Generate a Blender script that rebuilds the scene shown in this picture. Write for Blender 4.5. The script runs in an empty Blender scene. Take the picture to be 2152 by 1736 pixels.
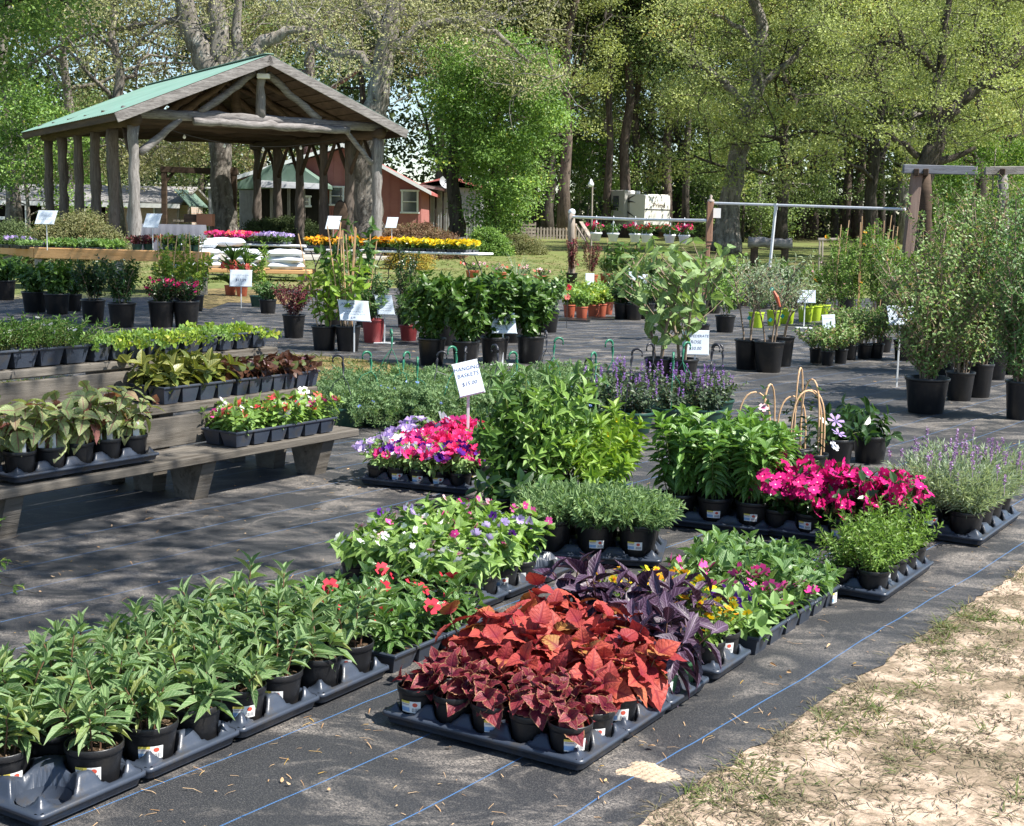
import bpy, math, random
import numpy as np
from mathutils import Matrix, Vector
C = bpy.context.scene
R_ = math.radians
# ------------------------------------------------------------------ camera, sky, sun, exposure
F_, CX_, CY_, HC = 2850.0, 1075.5, 868.0, 1.4
PITCH, ROLL = R_(7.95), R_(1.15)
_fw = np.array([0, math.cos(PITCH), -math.sin(PITCH)]); _u0 = np.array([0, math.sin(PITCH), math.cos(PITCH)]); _r0 = np.array([1., 0, 0])
_rt = _r0*math.cos(ROLL)+_u0*math.sin(ROLL); _up = -_r0*math.sin(ROLL)+_u0*math.cos(ROLL)
cam = bpy.data.objects.new('camera', bpy.data.cameras.new('camera')); C.collection.objects.link(cam)
cam.matrix_world = Matrix(((_rt[0], _up[0], -_fw[0], 0), (_rt[1], _up[1], -_fw[1], 0), (_rt[2], _up[2], -_fw[2], HC), (0, 0, 0, 1)))
cam.data.lens = 36*F_/2151; cam.data.sensor_width = 36; cam.data.clip_end = 2000; cam.data.clip_start = .1
C.camera = cam
SUN_AZ, SUN_EL = R_(112), R_(54)
w = bpy.data.worlds.new('World'); C.world = w; w.use_nodes = True
wn = w.node_tree; bg = wn.nodes['Background']
sky = wn.nodes.new('ShaderNodeTexSky'); sky.sky_type = 'NISHITA'; sky.sun_disc = False
sky.sun_elevation = SUN_EL; sky.sun_rotation = SUN_AZ; sky.air_density = 1.0; sky.dust_density = .2; sky.ozone_density = 2.5
wn.links.new(sky.outputs[0], bg.inputs[0]); bg.inputs[1].default_value = 0.088
sun = bpy.data.objects.new('sun', bpy.data.lights.new('sun', 'SUN')); C.collection.objects.link(sun)
sun.data.energy = 5.0; sun.data.angle = R_(.53); sun.data.color = (1, .955, .88)
SV = Vector((math.sin(SUN_AZ)*math.cos(SUN_EL), math.cos(SUN_AZ)*math.cos(SUN_EL), math.sin(SUN_EL)))
sun.rotation_mode = 'QUATERNION'; sun.rotation_quaternion = SV.to_track_quat('Z', 'Y')
C.view_settings.view_transform = 'Standard'; C.view_settings.look = 'None'; C.view_settings.gamma = 1
C.view_settings.use_curve_mapping = False; C.view_settings.exposure = 1.13
C.cycles.max_bounces = 7; C.cycles.diffuse_bounces = 3; C.cycles.transmission_bounces = 4; C.cycles.glossy_bounces = 3
C.cycles.use_denoising = True

# ------------------------------------------------------------------ helpers
def gz(x, y):                       # height of the ground
    t = min(max((y-38)/60., 0), 1); return .75*t*t*(3-2*t)
def ray(x, y): return _rt*((x-CX_)/F_)+_up*((CY_-y)/F_)+_fw
def G(x, y, z=0.):
    r = ray(x, y); t = (z-HC)/r[2]; return Vector((r[0]*t, r[1]*t, z))
def AT(x, y, Y):
    r = ray(x, y); t = Y/r[1]; return Vector((r[0]*t, Y, HC+r[2]*t))
def mpp(p): return float((np.array(p)-np.array((0, 0, HC)))@_fw)/F_      # metres per photo pixel at a point
def nd(nt, typ, ins={}, **props):
    n = nt.nodes.new(typ)
    for k, v in props.items(): setattr(n, k, v)
    for k, v in ins.items():
        s = n.inputs[k]
        if isinstance(v, bpy.types.NodeSocket): nt.links.new(v, s)
        elif isinstance(v, (tuple, list)) and len(v) == 3 and s.type == 'RGBA': s.default_value = (*v, 1)
        else: s.default_value = v
    return n
def mixc(nt, f, a, b, bt='MIX'):
    n = nd(nt, 'ShaderNodeMix', {0: f, 6: a, 7: b}, data_type='RGBA', blend_type=bt); return n.outputs[2]
def ramp(nt, f, stops):
    n = nd(nt, 'ShaderNodeValToRGB', {0: f}); e = n.color_ramp.elements
    while len(e) < len(stops): e.new(.5)
    for i, (p, c) in enumerate(stops):
        e[i].position = p; e[i].color = (*c, 1) if isinstance(c, (tuple, list)) else (c, c, c, 1)
    return n.outputs[0]
def math_(nt, op, a, b=0., c=0.):
    n = nd(nt, 'ShaderNodeMath', {0: a, 1: b, 2: c}, operation=op); return n.outputs[0]
def noise(nt, sc, vec=None, det=4, rough=.55, out=0, dist=0.):
    d = {'Scale': sc, 'Detail': det, 'Roughness': rough, 'Distortion': dist}
    if vec is not None: d['Vector'] = vec
    return nd(nt, 'ShaderNodeTexNoise', d).outputs[out]
def newmat(name):
    m = bpy.data.materials.new(name); m.use_nodes = True; nt = m.node_tree; nt.nodes.clear()
    return m, nt, nd(nt, 'ShaderNodeOutputMaterial')
def co(nt, kind='Object'): return nt_cache(nt, kind)
def nt_cache(nt, kind): return nd(nt, 'ShaderNodeTexCoord').outputs[kind]
def simple(name, c1, c2=None, sc=8, rough=.6, spec=.5, bump=0, bsc=60, metal=0., stretch=None, dirt=None):
    m, nt, out = newmat(name); v = co(nt)
    if stretch: v = nd(nt, 'ShaderNodeMapping', {0: v, 3: stretch}).outputs[0]
    col = mixc(nt, ramp(nt, noise(nt, sc, v, 6, .6), [(.3, 0.), (.7, 1.)]), c1, c2 or c1)
    if dirt:
        col = mixc(nt, ramp(nt, noise(nt, sc*2.7, v, 8, .7), [(.52, 0.), (.72, 1.)]), col, dirt)
    ins = {'Base Color': col, 'Roughness': rough, 'Specular IOR Level': spec, 'Metallic': metal}
    if bump:
        ins['Normal'] = nd(nt, 'ShaderNodeBump', {'Strength': bump, 'Distance': .01, 'Height': noise(nt, bsc, v, 6, .65)}).outputs[0]
    nt.links.new(nd(nt, 'ShaderNodeBsdfPrincipled', ins).outputs[0], out.inputs[0]); return m
def leafmat(name, c1, c2, vein=None, edge=None, rough=.45, trans=.3, spec=.4, obj=False, c3=None, mark=None, ew=.72, basec=None):
    m, nt, out = newmat(name)
    a = nd(nt, 'ShaderNodeAttribute', attribute_name='lf'); s = nd(nt, 'ShaderNodeSeparateXYZ', {0: a.outputs['Vector']})
    x, y, z = s.outputs; bmp = None
    if obj: z = nd(nt, 'ShaderNodeObjectInfo').outputs['Random']
    col = mixc(nt, z, c1, c2)
    if c3: col = mixc(nt, ramp(nt, z, [(.86, 0.), (.93, 1.)]), col, c3)
    if mark:
        f = math_(nt, 'MULTIPLY', ramp(nt, x, [(.45, 1.), (.75, 0.)]), ramp(nt, noise(nt, 30, co(nt), 3), [(.4, 0.), (.55, 1.)])); col = mixc(nt, f, col, mark)
    if vein:
        f = ramp(nt, x, [(.05, 1.), (.16, 0.)])
        sv = math_(nt, 'SINE', math_(nt, 'MULTIPLY', math_(nt, 'SUBTRACT', y, math_(nt, 'MULTIPLY', x, .28)), 44.))
        f = math_(nt, 'MAXIMUM', f, math_(nt, 'MULTIPLY', ramp(nt, sv, [(.55, 0.), (.95, 1.)]), .55))
        col = mixc(nt, math_(nt, 'MULTIPLY', f, .75), col, vein); bmp = nd(nt, 'ShaderNodeBump', {'Strength': .35, 'Distance': .004, 'Height': math_(nt, 'SUBTRACT', noise(nt, 3., a.outputs['Vector'], 2), f)}).outputs[0]
    if basec: col = mixc(nt, ramp(nt, math_(nt, 'ADD', y, math_(nt, 'MULTIPLY', x, .25)), [(.12, .85), (.5, 0.)]), col, basec)
    if edge:
        col = mixc(nt, ramp(nt, x, [(ew, 0.), (ew+.2, 1.)]), col, edge)
    pi_ = {'Base Color': col, 'Roughness': rough, 'Specular IOR Level': spec}
    if bmp is not None: pi_['Normal'] = bmp
    p = nd(nt, 'ShaderNodeBsdfPrincipled', pi_).outputs[0]
    tcol = mixc(nt, 1., col, (1.25, 1.3, .62) if not edge and c1[1] > c1[0]*1.0 else (1.15, .9, .8), 'MULTIPLY')
    t = nd(nt, 'ShaderNodeBsdfTranslucent', {0: tcol}).outputs[0]
    nt.links.new(nd(nt, 'ShaderNodeMixShader', {0: trans, 1: p, 2: t}).outputs[0], out.inputs[0]); return m

class MB:
    def __init__(s): s.V, s.Fc, s.A, s.MI, s.n, s.hasA = [], [], [], [], 0, False
    def add(s, V, F, A=None, mi=0):
        V = np.asarray(V, float); F = np.asarray(F, int)
        if len(V) == 0 or len(F) == 0: return s
        s.V.append(V); s.Fc.append(F+s.n); s.MI.append(np.full(len(F), mi)); s.n += len(V)
        if A is None: A = np.tile((0., .5, .5), (len(V), 1))
        else: s.hasA = True
        s.A.append(A); return s
    def mesh(s, name, mats, smooth=False):
        me = bpy.data.meshes.new(name)
        V = np.concatenate(s.V).astype(np.float32); me.vertices.add(len(V)); me.vertices.foreach_set('co', V.ravel())
        tot = np.concatenate([np.full(len(f), f.shape[1]) for f in s.Fc]); lo = np.concatenate([f.ravel() for f in s.Fc])
        me.loops.add(len(lo)); me.loops.foreach_set('vertex_index', lo.astype(np.int32))
        me.polygons.add(len(tot)); me.polygons.foreach_set('loop_start', (np.cumsum(tot)-tot).astype(np.int32))
        try: me.polygons.foreach_set('loop_total', tot.astype(np.int32))
        except Exception: pass
        me.polygons.foreach_set('material_index', np.concatenate(s.MI).astype(np.int32))
        me.polygons.foreach_set('use_smooth', np.full(len(tot), smooth))
        if s.hasA:
            at = me.attributes.new('lf', 'FLOAT_VECTOR', 'POINT'); at.data.foreach_set('vector', np.concatenate(s.A).astype(np.float32).ravel())
        me.update(calc_edges=True)
        for m in (mats if isinstance(mats, (list, tuple)) else [mats]): me.materials.append(m)
        return me
    def build(s, name, mats, parent=None, smooth=False, kind=None, loc=None):
        return put(name, s.mesh(name, mats, smooth), parent, kind, loc)
def put(name, me, parent=None, kind=None, loc=None, rotz=None, scale=None, M=None):
    o = bpy.data.objects.new(name, me); C.collection.objects.link(o)
    if parent is not None: o.parent = parent
    if kind: o['kind'] = kind
    if M is not None: o.matrix_basis = M
    if loc is not None: o.location = loc
    if rotz is not None: o.rotation_euler[2] = rotz
    if scale is not None: o.scale = scale if hasattr(scale, '__len__') else (scale,)*3
    return o
def thing(name, label, cat, loc=(0, 0, 0), rotz=0., group=None, me=None):
    o = put(name, me, loc=loc, rotz=rotz); o['label'] = label; o['category'] = cat
    if group: o['group'] = group
    return o
def clone(o, loc=None, rotz=None, label=None, scale=None):
    c = o.copy(); C.collection.objects.link(c)
    for ch in o.children:
        d = ch.copy(); C.collection.objects.link(d); d.parent = c
        for g in ch.children:
            e = g.copy(); C.collection.objects.link(e); e.parent = d
    if loc is not None: c.location = loc
    if rotz is not None: c.rotation_euler[2] = rotz
    if label: c['label'] = label
    if scale: c.scale = (scale,)*3
    return c
def cbox(sx, sy, sz, ch=.0, c=(0, 0, 0), M=None):      # box centred on c, with chamfered edges
    hx, hy, hz = sx/2, sy/2, sz/2
    if ch <= 0:
        V = np.array([(x, y, z) for z in (-hz, hz) for y in (-hy, hy) for x in (-hx, hx)]); F = [(0, 2, 3, 1), (4, 5, 7, 6), (0, 1, 5, 4), (2, 6, 7, 3), (0, 4, 6, 2), (1, 3, 7, 5)]
    else:
        V, idx, F = [], {}, []
        for sx_ in (-1, 1):
            for sy_ in (-1, 1):
                for sz_ in (-1, 1):
                    for a in range(3):
                        q = [hx-ch, hy-ch, hz-ch]; q[a] += ch
                        idx[(sx_, sy_, sz_, a)] = len(V); V.append((q[0]*sx_, q[1]*sy_, q[2]*sz_))
        V = np.array(V)
        for a in range(3):
            b, d = (a+1) % 3, (a+2) % 3
            for s in (-1, 1):
                k = []
                for tb, td in ((-1, -1), (1, -1), (1, 1), (-1, 1)):
                    q = [0]*3; q[a] = s; q[b] = tb; q[d] = td; k.append(idx[(*q, a)])
                F.append(k if s > 0 else k[::-1])
            for tb in (-1, 1):
                for td in (-1, 1):
                    q = [0]*3; q[b] = tb; q[d] = td; lo = q[:]; lo[a] = -1; hi = q[:]; hi[a] = 1
                    F.append([idx[(*lo, b)], idx[(*hi, b)], idx[(*hi, d)], idx[(*lo, d)]])
        F3 = [[idx[(x, y, z, 0)], idx[(x, y, z, 1)], idx[(x, y, z, 2)], idx[(x, y, z, 2)]] for x in (-1, 1) for y in (-1, 1) for z in (-1, 1)]
        F += [f[:3]+[f[2]] for f in F3][:0]
        T = [f[:3] for f in F3]
    V = V+np.array(c)
    if M is not None: V = xf(V, M)
    return (V, F) if ch <= 0 else (V, F, T)
def xf(V, M):
    A = np.array(M); return V@A[:3, :3].T+A[:3, 3]
def addbox(mb, sx, sy, sz, ch=0., c=(0, 0, 0), M=None, mi=0):
    r = cbox(sx, sy, sz, ch, c, M); n0 = mb.n
    mb.add(r[0], r[1], None, mi)
    if len(r) > 2:
        mb.Fc.append(np.array(r[2])+n0); mb.MI.append(np.full(len(r[2]), mi))
    return mb
def tube(pts, rad, n=6, cap=True):
    P = np.asarray(pts, float); k = len(P); rad = np.broadcast_to(np.asarray(rad, float), (k,))
    T = np.gradient(P, axis=0); T /= np.linalg.norm(T, axis=1)[:, None]+1e-9
    ref = np.array([0, 0, 1.]) if abs(T[:, 2]).mean() < .8 else np.array([1., 0, 0])
    U = np.cross(T, ref); U /= np.linalg.norm(U, axis=1)[:, None]+1e-9; W = np.cross(T, U)
    a = np.arange(n)*2*np.pi/n
    V = (P[:, None]+rad[:, None, None]*(np.cos(a)[None, :, None]*U[:, None]+np.sin(a)[None, :, None]*W[:, None])).reshape(-1, 3)
    i = np.arange(k-1)[:, None]*n; j = np.arange(n)[None]; j2 = (j+1) % n
    F = np.stack([i+j, i+j2, i+n+j2, i+n+j], -1).reshape(-1, 4)
    if cap and n >= 4:
        V = np.vstack([V, P[:1], P[-1:]]); c0 = k*n
        F = np.vstack([F, np.stack([j[0]*0+c0, j2[0], j[0], j[0]*0+c0], -1)[:0]])
        return V, F, [(c0, int(b), int(a_)) for a_, b in zip(j[0], j2[0])]+[(c0+1, int((k-1)*n+a_), int((k-1)*n+b)) for a_, b in zip(j[0], j2[0])]
    return V, F, []
def addtube(mb, pts, rad, n=6, cap=True, mi=0, A=None):
    V, F, T = tube(pts, rad, n, cap); n0 = mb.n; mb.add(V, F, None, mi)
    if T: mb.Fc.append(np.array(T)+n0); mb.MI.append(np.full(len(T), mi))
    return mb
def lathe(prof, n=24, c=(0, 0, 0), flute=0., nf=0):
    P = np.array(prof, float); k = len(P); a = np.arange(n)*2*np.pi/n
    rr = P[:, 0][:, None]*(1+flute*np.cos(a*nf)[None]*np.ones((k, 1))) if nf else P[:, 0][:, None]*np.ones((1, n))
    V = np.stack([rr*np.cos(a), rr*np.sin(a), P[:, 1][:, None]*np.ones((1, n))], -1).reshape(-1, 3)+np.array(c)
    i = np.arange(k-1)[:, None]*n; j = np.arange(n)[None]; j2 = (j+1) % n
    return V, np.stack([i+j, i+j2, i+n+j2, i+n+j], -1).reshape(-1, 4)
def look(p, q, w, t, roll=0.):          # matrix of a beam from p to q: local x along it, unit length box scaled outside
    p, q = Vector(p), Vector(q); d = (q-p); L = d.length; x = d.normalized()
    z = Vector((0, 0, 1)) if abs(x.z) < .95 else Vector((0, 1, 0)); y = z.cross(x).normalized(); z = x.cross(y)
    if roll: Rm = Matrix.Rotation(roll, 3, x); y = Rm@y; z = Rm@z
    c = (p+q)/2; return Matrix(((x.x, y.x, z.x, c.x), (x.y, y.y, z.y, c.y), (x.z, y.z, z.z, c.z), (0, 0, 0, 1))), L
def beam(name, p, q, w, t, m, parent=None, ch=.01, roll=0.):
    M, L = look(p, q, w, t, roll); mb = MB(); addbox(mb, L, w, t, ch, M=M); return mb.build(name, m, parent)
def log(name, p, q, r0, r1, m, parent=None, n=10, seg=10, wob=.12, seed=0, knots=4):
    rg = np.random.RandomState(seed); p, q = np.array(p, float), np.array(q, float); t = np.linspace(0, 1, seg)[:, None]
    L = np.linalg.norm(q-p); P = p+(q-p)*t+rg.randn(seg, 3)*r0*wob*np.sin(np.pi*t)
    V, F, T = tube(P, np.linspace(r0, r1, seg)*(1+rg.randn(seg)*.06), n); k = seg*n
    d = V[:k]-np.repeat(P, n, 0); V[:k] += d*rg.randn(k)[:, None]*.07
    for _ in range(knots):
        c = V[rg.randint(k)]; w_ = np.exp(-((V[:k]-c)**2).sum(1)/(r0*.45)**2); V[:k] += d*w_[:, None]*.3
    mb = MB().add(V, F); mb.Fc.append(np.array(T)); mb.MI.append(np.zeros(len(T), int)); return mb.build(name, m, parent, smooth=True)
# leaf templates: verts (x across, y along, z up), triangles, attribute (|across|, along, -)
def tmpl(rows, droop=.18, fold=.18, wave=0.):
    """rows: list of (y, halfwidth); first and last rows are points"""
    V, A, F = [], [], []; prev = None
    for i, (y, hw) in enumerate(rows):
        z = -droop*y*y; s = len(V)
        if hw == 0: V.append((0, y, z)); A.append((0, y, 0)); cur = (s,)
        else:
            zz = z+fold*hw+wave*(1 if i % 2 else -1)
            V += [(-hw, y-.02, zz), (0, y, z), (hw, y-.02, zz)]; A += [(1, y, 0), (0, y, 0), (1, y, 0)]; cur = (s, s+1, s+2)
        if prev is not None:
            if len(prev) == 1 and len(cur) == 3: F += [(prev[0], cur[1], cur[0]), (prev[0], cur[2], cur[1])]
            elif len(prev) == 3 and len(cur) == 3:
                F += [(prev[0], prev[1], cur[1]), (prev[0], cur[1], cur[0]), (prev[1], prev[2], cur[2]), (prev[1], cur[2], cur[1])]
            else: F += [(prev[0], prev[1], cur[0]), (prev[1], prev[2], cur[0])]
        prev = cur
    return np.array(V, float), np.array(F), np.array(A, float)
T_LANCE = tmpl([(0, 0), (.25, .38), (.55, .5), (.8, .28), (1, 0)], .25, .3)
T_OVAL = tmpl([(0, 0), (.18, .34), (.45, .5), (.75, .36), (1, 0)], .15, .25)
T_HEART = tmpl([(0, 0), (.06, .34), (.3, .5), (.6, .34), (1, 0)], .28, .22)
T_COLEUS = tmpl([(0, 0), (.05, .26), (.16, .42), (.22, .4), (.34, .5), (.4, .46), (.52, .44), (.58, .38), (.7, .3), (.76, .25), (.88, .12), (1, 0)], .34, .22, .022)
T_SMALL = (np.array([(0, 0, 0), (-.5, .45, .12), (0, 1, -.05), (.5, .45, .12)], float), np.array([(0, 2, 1), (0, 3, 2)]), np.array([(0, 0, 0), (1, .5, 0), (0, 1, 0), (1, .5, 0)], float))
T_BLADE = tmpl([(0, .5), (.4, .42), (.75, .26), (1, 0)], .35, .2) if False else (np.array([(-.5, 0, 0), (.5, 0, 0), (-.4, .5, -.05), (.4, .5, -.05), (0, 1, -.3)], float), np.array([(0, 1, 3), (0, 3, 2), (2, 3, 4)]), np.array([(1, 0, 0), (1, 0, 0), (1, .5, 0), (1, .5, 0), (0, 1, 0)], float))
def flower_t(n, w, cup=.25, z0=0., ruff=0., seed=0):
    rg = np.random.RandomState(seed); V, F, A = [(0, 0, z0)], [], [(0, 0, 0)]
    for i in range(n):
        a = 2*math.pi*i/n; b = w*math.pi/n
        for aa, r, z in ((a-b, .62, cup*.6), (a-b*.55, 1., cup+ruff*rg.randn()*.1), (a+b*.55, .97, cup+ruff*rg.randn()*.1), (a+b, .62, cup*.6)):
            V.append((r*math.cos(aa), r*math.sin(aa), z)); A.append((r, .5, 0))
        s = 1+4*i; F += [(0, s, s+1), (0, s+1, s+2), (0, s+2, s+3)]
    return np.array(V, float), np.array(F), np.array(A, float)
T_FLOWER = flower_t(5, .98, .12); T_PETUNIA = flower_t(5, 1.12, .3, -.35, .8); T_STAR = flower_t(6, .55, .15); T_PANSY = flower_t(5, 1.05, .1, 0, .3)
def frames(Dv, Nv):
    Dv = Dv/(np.linalg.norm(Dv, axis=1)[:, None]+1e-9); X = np.cross(Dv, Nv); X /= np.linalg.norm(X, axis=1)[:, None]+1e-9
    return X, Dv, np.cross(X, Dv)
def addleaves(mb, T, P, D, N, L, W, rg, mi=0, tint=None):
    P, D, N = (np.asarray(a, float).reshape(-1, 3) for a in (P, D, N)); k = len(P)
    if not k: return mb
    L = np.broadcast_to(L, (k,)); W = np.broadcast_to(W, (k,)); X, Y, Z = frames(D, N); V, F, A = T
    S = V[None]*np.stack([W, L, L], -1)[:, None]
    VV = P[:, None]+S[..., 0:1]*X[:, None]+S[..., 1:2]*Y[:, None]+S[..., 2:3]*Z[:, None]
    AA = np.tile(A[None], (k, 1, 1)); AA[..., 2] = (rg.rand(k) if tint is None else tint)[:, None]
    FF = F[None]+(np.arange(k)*len(V))[:, None, None]
    return mb.add(VV.reshape(-1, 3), FF.reshape(-1, 3), AA.reshape(-1, 3), mi)
def leafM(P, D, N, L, W):
    X, Y, Z = frames(np.array([D], float), np.array([N], float)); X, Y, Z = X[0], Y[0], Z[0]
    return Matrix(((X[0]*W, Y[0]*L, Z[0]*L, P[0]), (X[1]*W, Y[1]*L, Z[1]*L, P[1]), (X[2]*W, Y[2]*L, Z[2]*L, P[2]), (0, 0, 0, 1)))
def unit(v): v = np.asarray(v, float); return v/(np.linalg.norm(v)+1e-9)
ORD = ['first', 'second', 'third', 'fourth', 'fifth', 'sixth', 'seventh', 'eighth', 'ninth', 'tenth']
# ------------------------------------------------------------------ ground, mat, lawn
UA = R_(32); U = Vector((math.sin(UA), math.cos(UA), 0)); VR = Vector((math.cos(UA), -math.sin(UA), 0))   # along a row / to its right
def ground_mat():
    m, nt, out = newmat('ground'); v = co(nt)
    sp = nd(nt, 'ShaderNodeSeparateXYZ', {0: v}); 
    sand = mixc(nt, noise(nt, 5, v, 8, .7), (.45, .335, .25), (.62, .49, .38))
    sand = mixc(nt, ramp(nt, noise(nt, 3.1, v, 9, .75), [(.44, 0.), (.55, .88)]), sand, (.20, .155, .105))
    sand = mixc(nt, ramp(nt, noise(nt, 26, v, 5, .7), [(.56, 0.), (.70, 1.)]), sand, (.15, .125, .085))
    grass = mixc(nt, noise(nt, 1.1, v, 6, .7), (.13, .165, .05), (.23, .25, .095))
    grass = mixc(nt, ramp(nt, noise(nt, .33, v, 5, .65), [(.5, 0.), (.68, 1.)]), grass, (.26, .215, .11))
    grass = mixc(nt, math_(nt, 'MULTIPLY', noise(nt, 30, v, 4, .8), .5), grass, (.03, .05, .012))
    far = nd(nt, 'ShaderNodeMapRange', {0: math_(nt, 'ADD', sp.outputs[1], math_(nt, 'MULTIPLY', noise(nt, .5, v, 5), 5.)), 1: 23., 2: 27.}).outputs[0]
    lf = nd(nt, 'ShaderNodeMapRange', {0: sp.outputs[1], 1: 78., 2: 92.}).outputs[0]
    col = mixc(nt, far, sand, grass); col = mixc(nt, lf, col, mixc(nt, noise(nt, .8, v, 6), (.10, .07, .04), (.05, .055, .02)))
    b = nd(nt, 'ShaderNodeBump', {'Strength': .8, 'Distance': .02, 'Height': noise(nt, 18, v, 9, .7)}).outputs[0]
    nt.links.new(nd(nt, 'ShaderNodeBsdfPrincipled', {'Base Color': col, 'Roughness': .95, 'Specular IOR Level': .1, 'Normal': b}).outputs[0], out.inputs[0]); return m
xs = np.concatenate([[-600, -300, -150], np.linspace(-90, 90, 46), [150, 300, 600]]); ys = np.concatenate([[-60, -10], np.linspace(0, 140, 57), [200, 400, 900]])
gv = np.array([(x, y, gz(x, y)) for y in ys for x in xs]); nx = len(xs)
gf = np.array([(j*nx+i, j*nx+i+1, (j+1)*nx+i+1, (j+1)*nx+i) for j in range(len(ys)-1) for i in range(nx-1)])
MB().add(gv, gf).build('ground', ground_mat(), kind='structure', smooth=True)
def cloth_mat():
    m, nt, out = newmat('weed_cloth'); v = co(nt)
    th = R_(36.3)
    mp = nd(nt, 'ShaderNodeMapping', {0: v, 2: (0, 0, th)}).outputs[0]        # local x = across the stripes
    sp = nd(nt, 'ShaderNodeSeparateXYZ', {0: mp}); xx = math_(nt, 'ADD', sp.outputs[0], math_(nt, 'MULTIPLY', noise(nt, .9, v, 3), .055)); yy = sp.outputs[1]
    st = math_(nt, 'ABSOLUTE', math_(nt, 'SUBTRACT', math_(nt, 'FRACT', math_(nt, 'DIVIDE', math_(nt, 'ADD', xx, 50.112), .30)), .5))
    line = ramp(nt, st, [(.0050, 1.), (.0085, 0.)])
    dash = ramp(nt, math_(nt, 'SINE', math_(nt, 'MULTIPLY', yy, 900.)), [(.0, .5), (.6, 1.)])
    wv = math_(nt, 'MULTIPLY', math_(nt, 'SINE', math_(nt, 'MULTIPLY', sp.outputs[0], 1500.)), math_(nt, 'SINE', math_(nt, 'MULTIPLY', yy, 1500.)))
    base = mixc(nt, noise(nt, 3, v, 6, .7), (.011, .012, .0150), (.024, .0255, .030))
    sc = nd(nt, 'ShaderNodeMapping', {0: mp, 3: (1., 1.6, 1.)}).outputs[0]
    sp2 = noise(nt, 210, sc, 4, .8)
    base = mixc(nt, ramp(nt, sp2, [(.50, 0.), (.68, .9)]), base, (.13, .125, .118))
    # dust: blotches, smears and drying rings
    st2 = nd(nt, 'ShaderNodeMapping', {0: v, 3: (1., 1.5, 1.), 2: (0, 0, .3)}).outputs[0]
    du = ramp(nt, noise(nt, 2.3, st2, 9, .72, dist=.7), [(.47, 0.), (.62, 1.)])
    du = math_(nt, 'MULTIPLY', du, ramp(nt, noise(nt, .55, v, 4), [(.30, .15), (.55, 1.)]))
    vo = nd(nt, 'ShaderNodeTexVoronoi', {0: v, 'Scale': 1.5, 'Randomness': 1.}, feature='F1')
    dd = math_(nt, 'ADD', vo.outputs['Distance'], math_(nt, 'MULTIPLY', noise(nt, 6, v, 4), .08))
    ring = math_(nt, 'MULTIPLY', ramp(nt, dd, [(.235, 0.), (.25, 1.), (.258, 1.), (.28, 0.)]), ramp(nt, noise(nt, 1.3, v, 3), [(.54, 0.), (.62, .5)]))
    fine = ramp(nt, noise(nt, 150, sc, 5, .85), [(.44, .0), (.60, 1.)])
    f = math_(nt, 'MULTIPLY', math_(nt, 'MAXIMUM', math_(nt, 'MULTIPLY', du, 1.), ring), fine)
    col = mixc(nt, math_(nt, 'MINIMUM', math_(nt, 'MULTIPLY', f, 1.05), 1.), base, (.34, .30, .26))
    col = mixc(nt, math_(nt, 'MULTIPLY', line, math_(nt, 'MULTIPLY', dash, math_(nt, 'SUBTRACT', 1., math_(nt, 'MULTIPLY', f, .8)))), col, (.06, .19, .43))
    hb = math_(nt, 'ADD', math_(nt, 'MULTIPLY', wv, .15), math_(nt, 'ADD', math_(nt, 'MULTIPLY', noise(nt, 2.4, sc, 3), 4.), math_(nt, 'MULTIPLY', sp2, .6)))
    b = nd(nt, 'ShaderNodeBump', {'Strength': .35, 'Distance': .006, 'Height': hb}).outputs[0]
    nt.links.new(nd(nt, 'ShaderNodeBsdfPrincipled', {'Base Color': col, 'Roughness': math_(nt, 'ADD', math_(nt, 'MULTIPLY', f, .35), .58), 'Specular IOR Level': .5, 'Normal': b}).outputs[0], out.inputs[0]); return m
M_CLOTH = cloth_mat()
EDGE = [(1330, 1745), (1421, 1674), (1533, 1608), (1573, 1575), (1625, 1548), (1673, 1511), (1710, 1481), (1762, 1448), (1825, 1415), (1873, 1378), (1903, 1356), (1966, 1319), (2029, 1274), (2073, 1245), (2152, 1197)]
er = random.Random(4); ep = []
for (a, b) in zip(EDGE, EDGE[1:]):
    p, q = G(*a), G(*b); k = max(2, int((q-p).length/.05))
    for i in range(k): ep.append(p.lerp(q, i/k)+Vector((er.uniform(-1, 1), er.uniform(-1, 1), 0))*.013)
d0 = (ep[-1]-ep[-12]).normalized()
ep = [ep[0]-U*3.5]+ep+[ep[-1]+U*2, ep[-1]+U*9+VR*3, ep[-1]+U*16+VR*9]
farp = [(24, 28), (10, 28.3), (3, 28.6), (-2, 29), (-4.2, 27.5), (-6.5, 23.5), (-9.5, 21.5), (-14, 20)]
poly = [(p.x, p.y) for p in ep]+farp+[(-14, 15.0), (-14, -1), (0, -1.)]
import bmesh
def flat(name, poly, z, mat, kind='structure', thick=0.):
    bm = bmesh.new(); vs = [bm.verts.new((p[0], p[1], z)) for p in poly]; f = bm.faces.new(vs)
    if f.normal.z < 0: f.normal_flip()
    bmesh.ops.triangulate(bm, faces=[f]); me = bpy.data.meshes.new(name); bm.to_mesh(me); bm.free(); me.materials.append(mat)
    return put(name, me, kind=kind)
flat('ground_cloth', poly, .004, M_CLOTH)
M_STRAW = simple('straw_soil', (.30, .21, .11), (.17, .15, .06), 3, .95, .1, .8, 60, dirt=(.07, .05, .03))
isl = [G(x, y) for x, y in ((-60, 812), (60, 800), (200, 790), (420, 760), (560, 752), (610, 745), (760, 757), (880, 775), (905, 800), (860, 822), (740, 815), (600, 835), (300, 860), (-60, 900))]
flat('dry_grass_strip', [(p.x, p.y) for p in isl], .008, M_STRAW)
isl2 = [G(x, y) for x, y in ((-80, 690), (60, 684), (150, 700), (230, 716), (190, 745), (60, 775), (-80, 790))]
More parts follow.
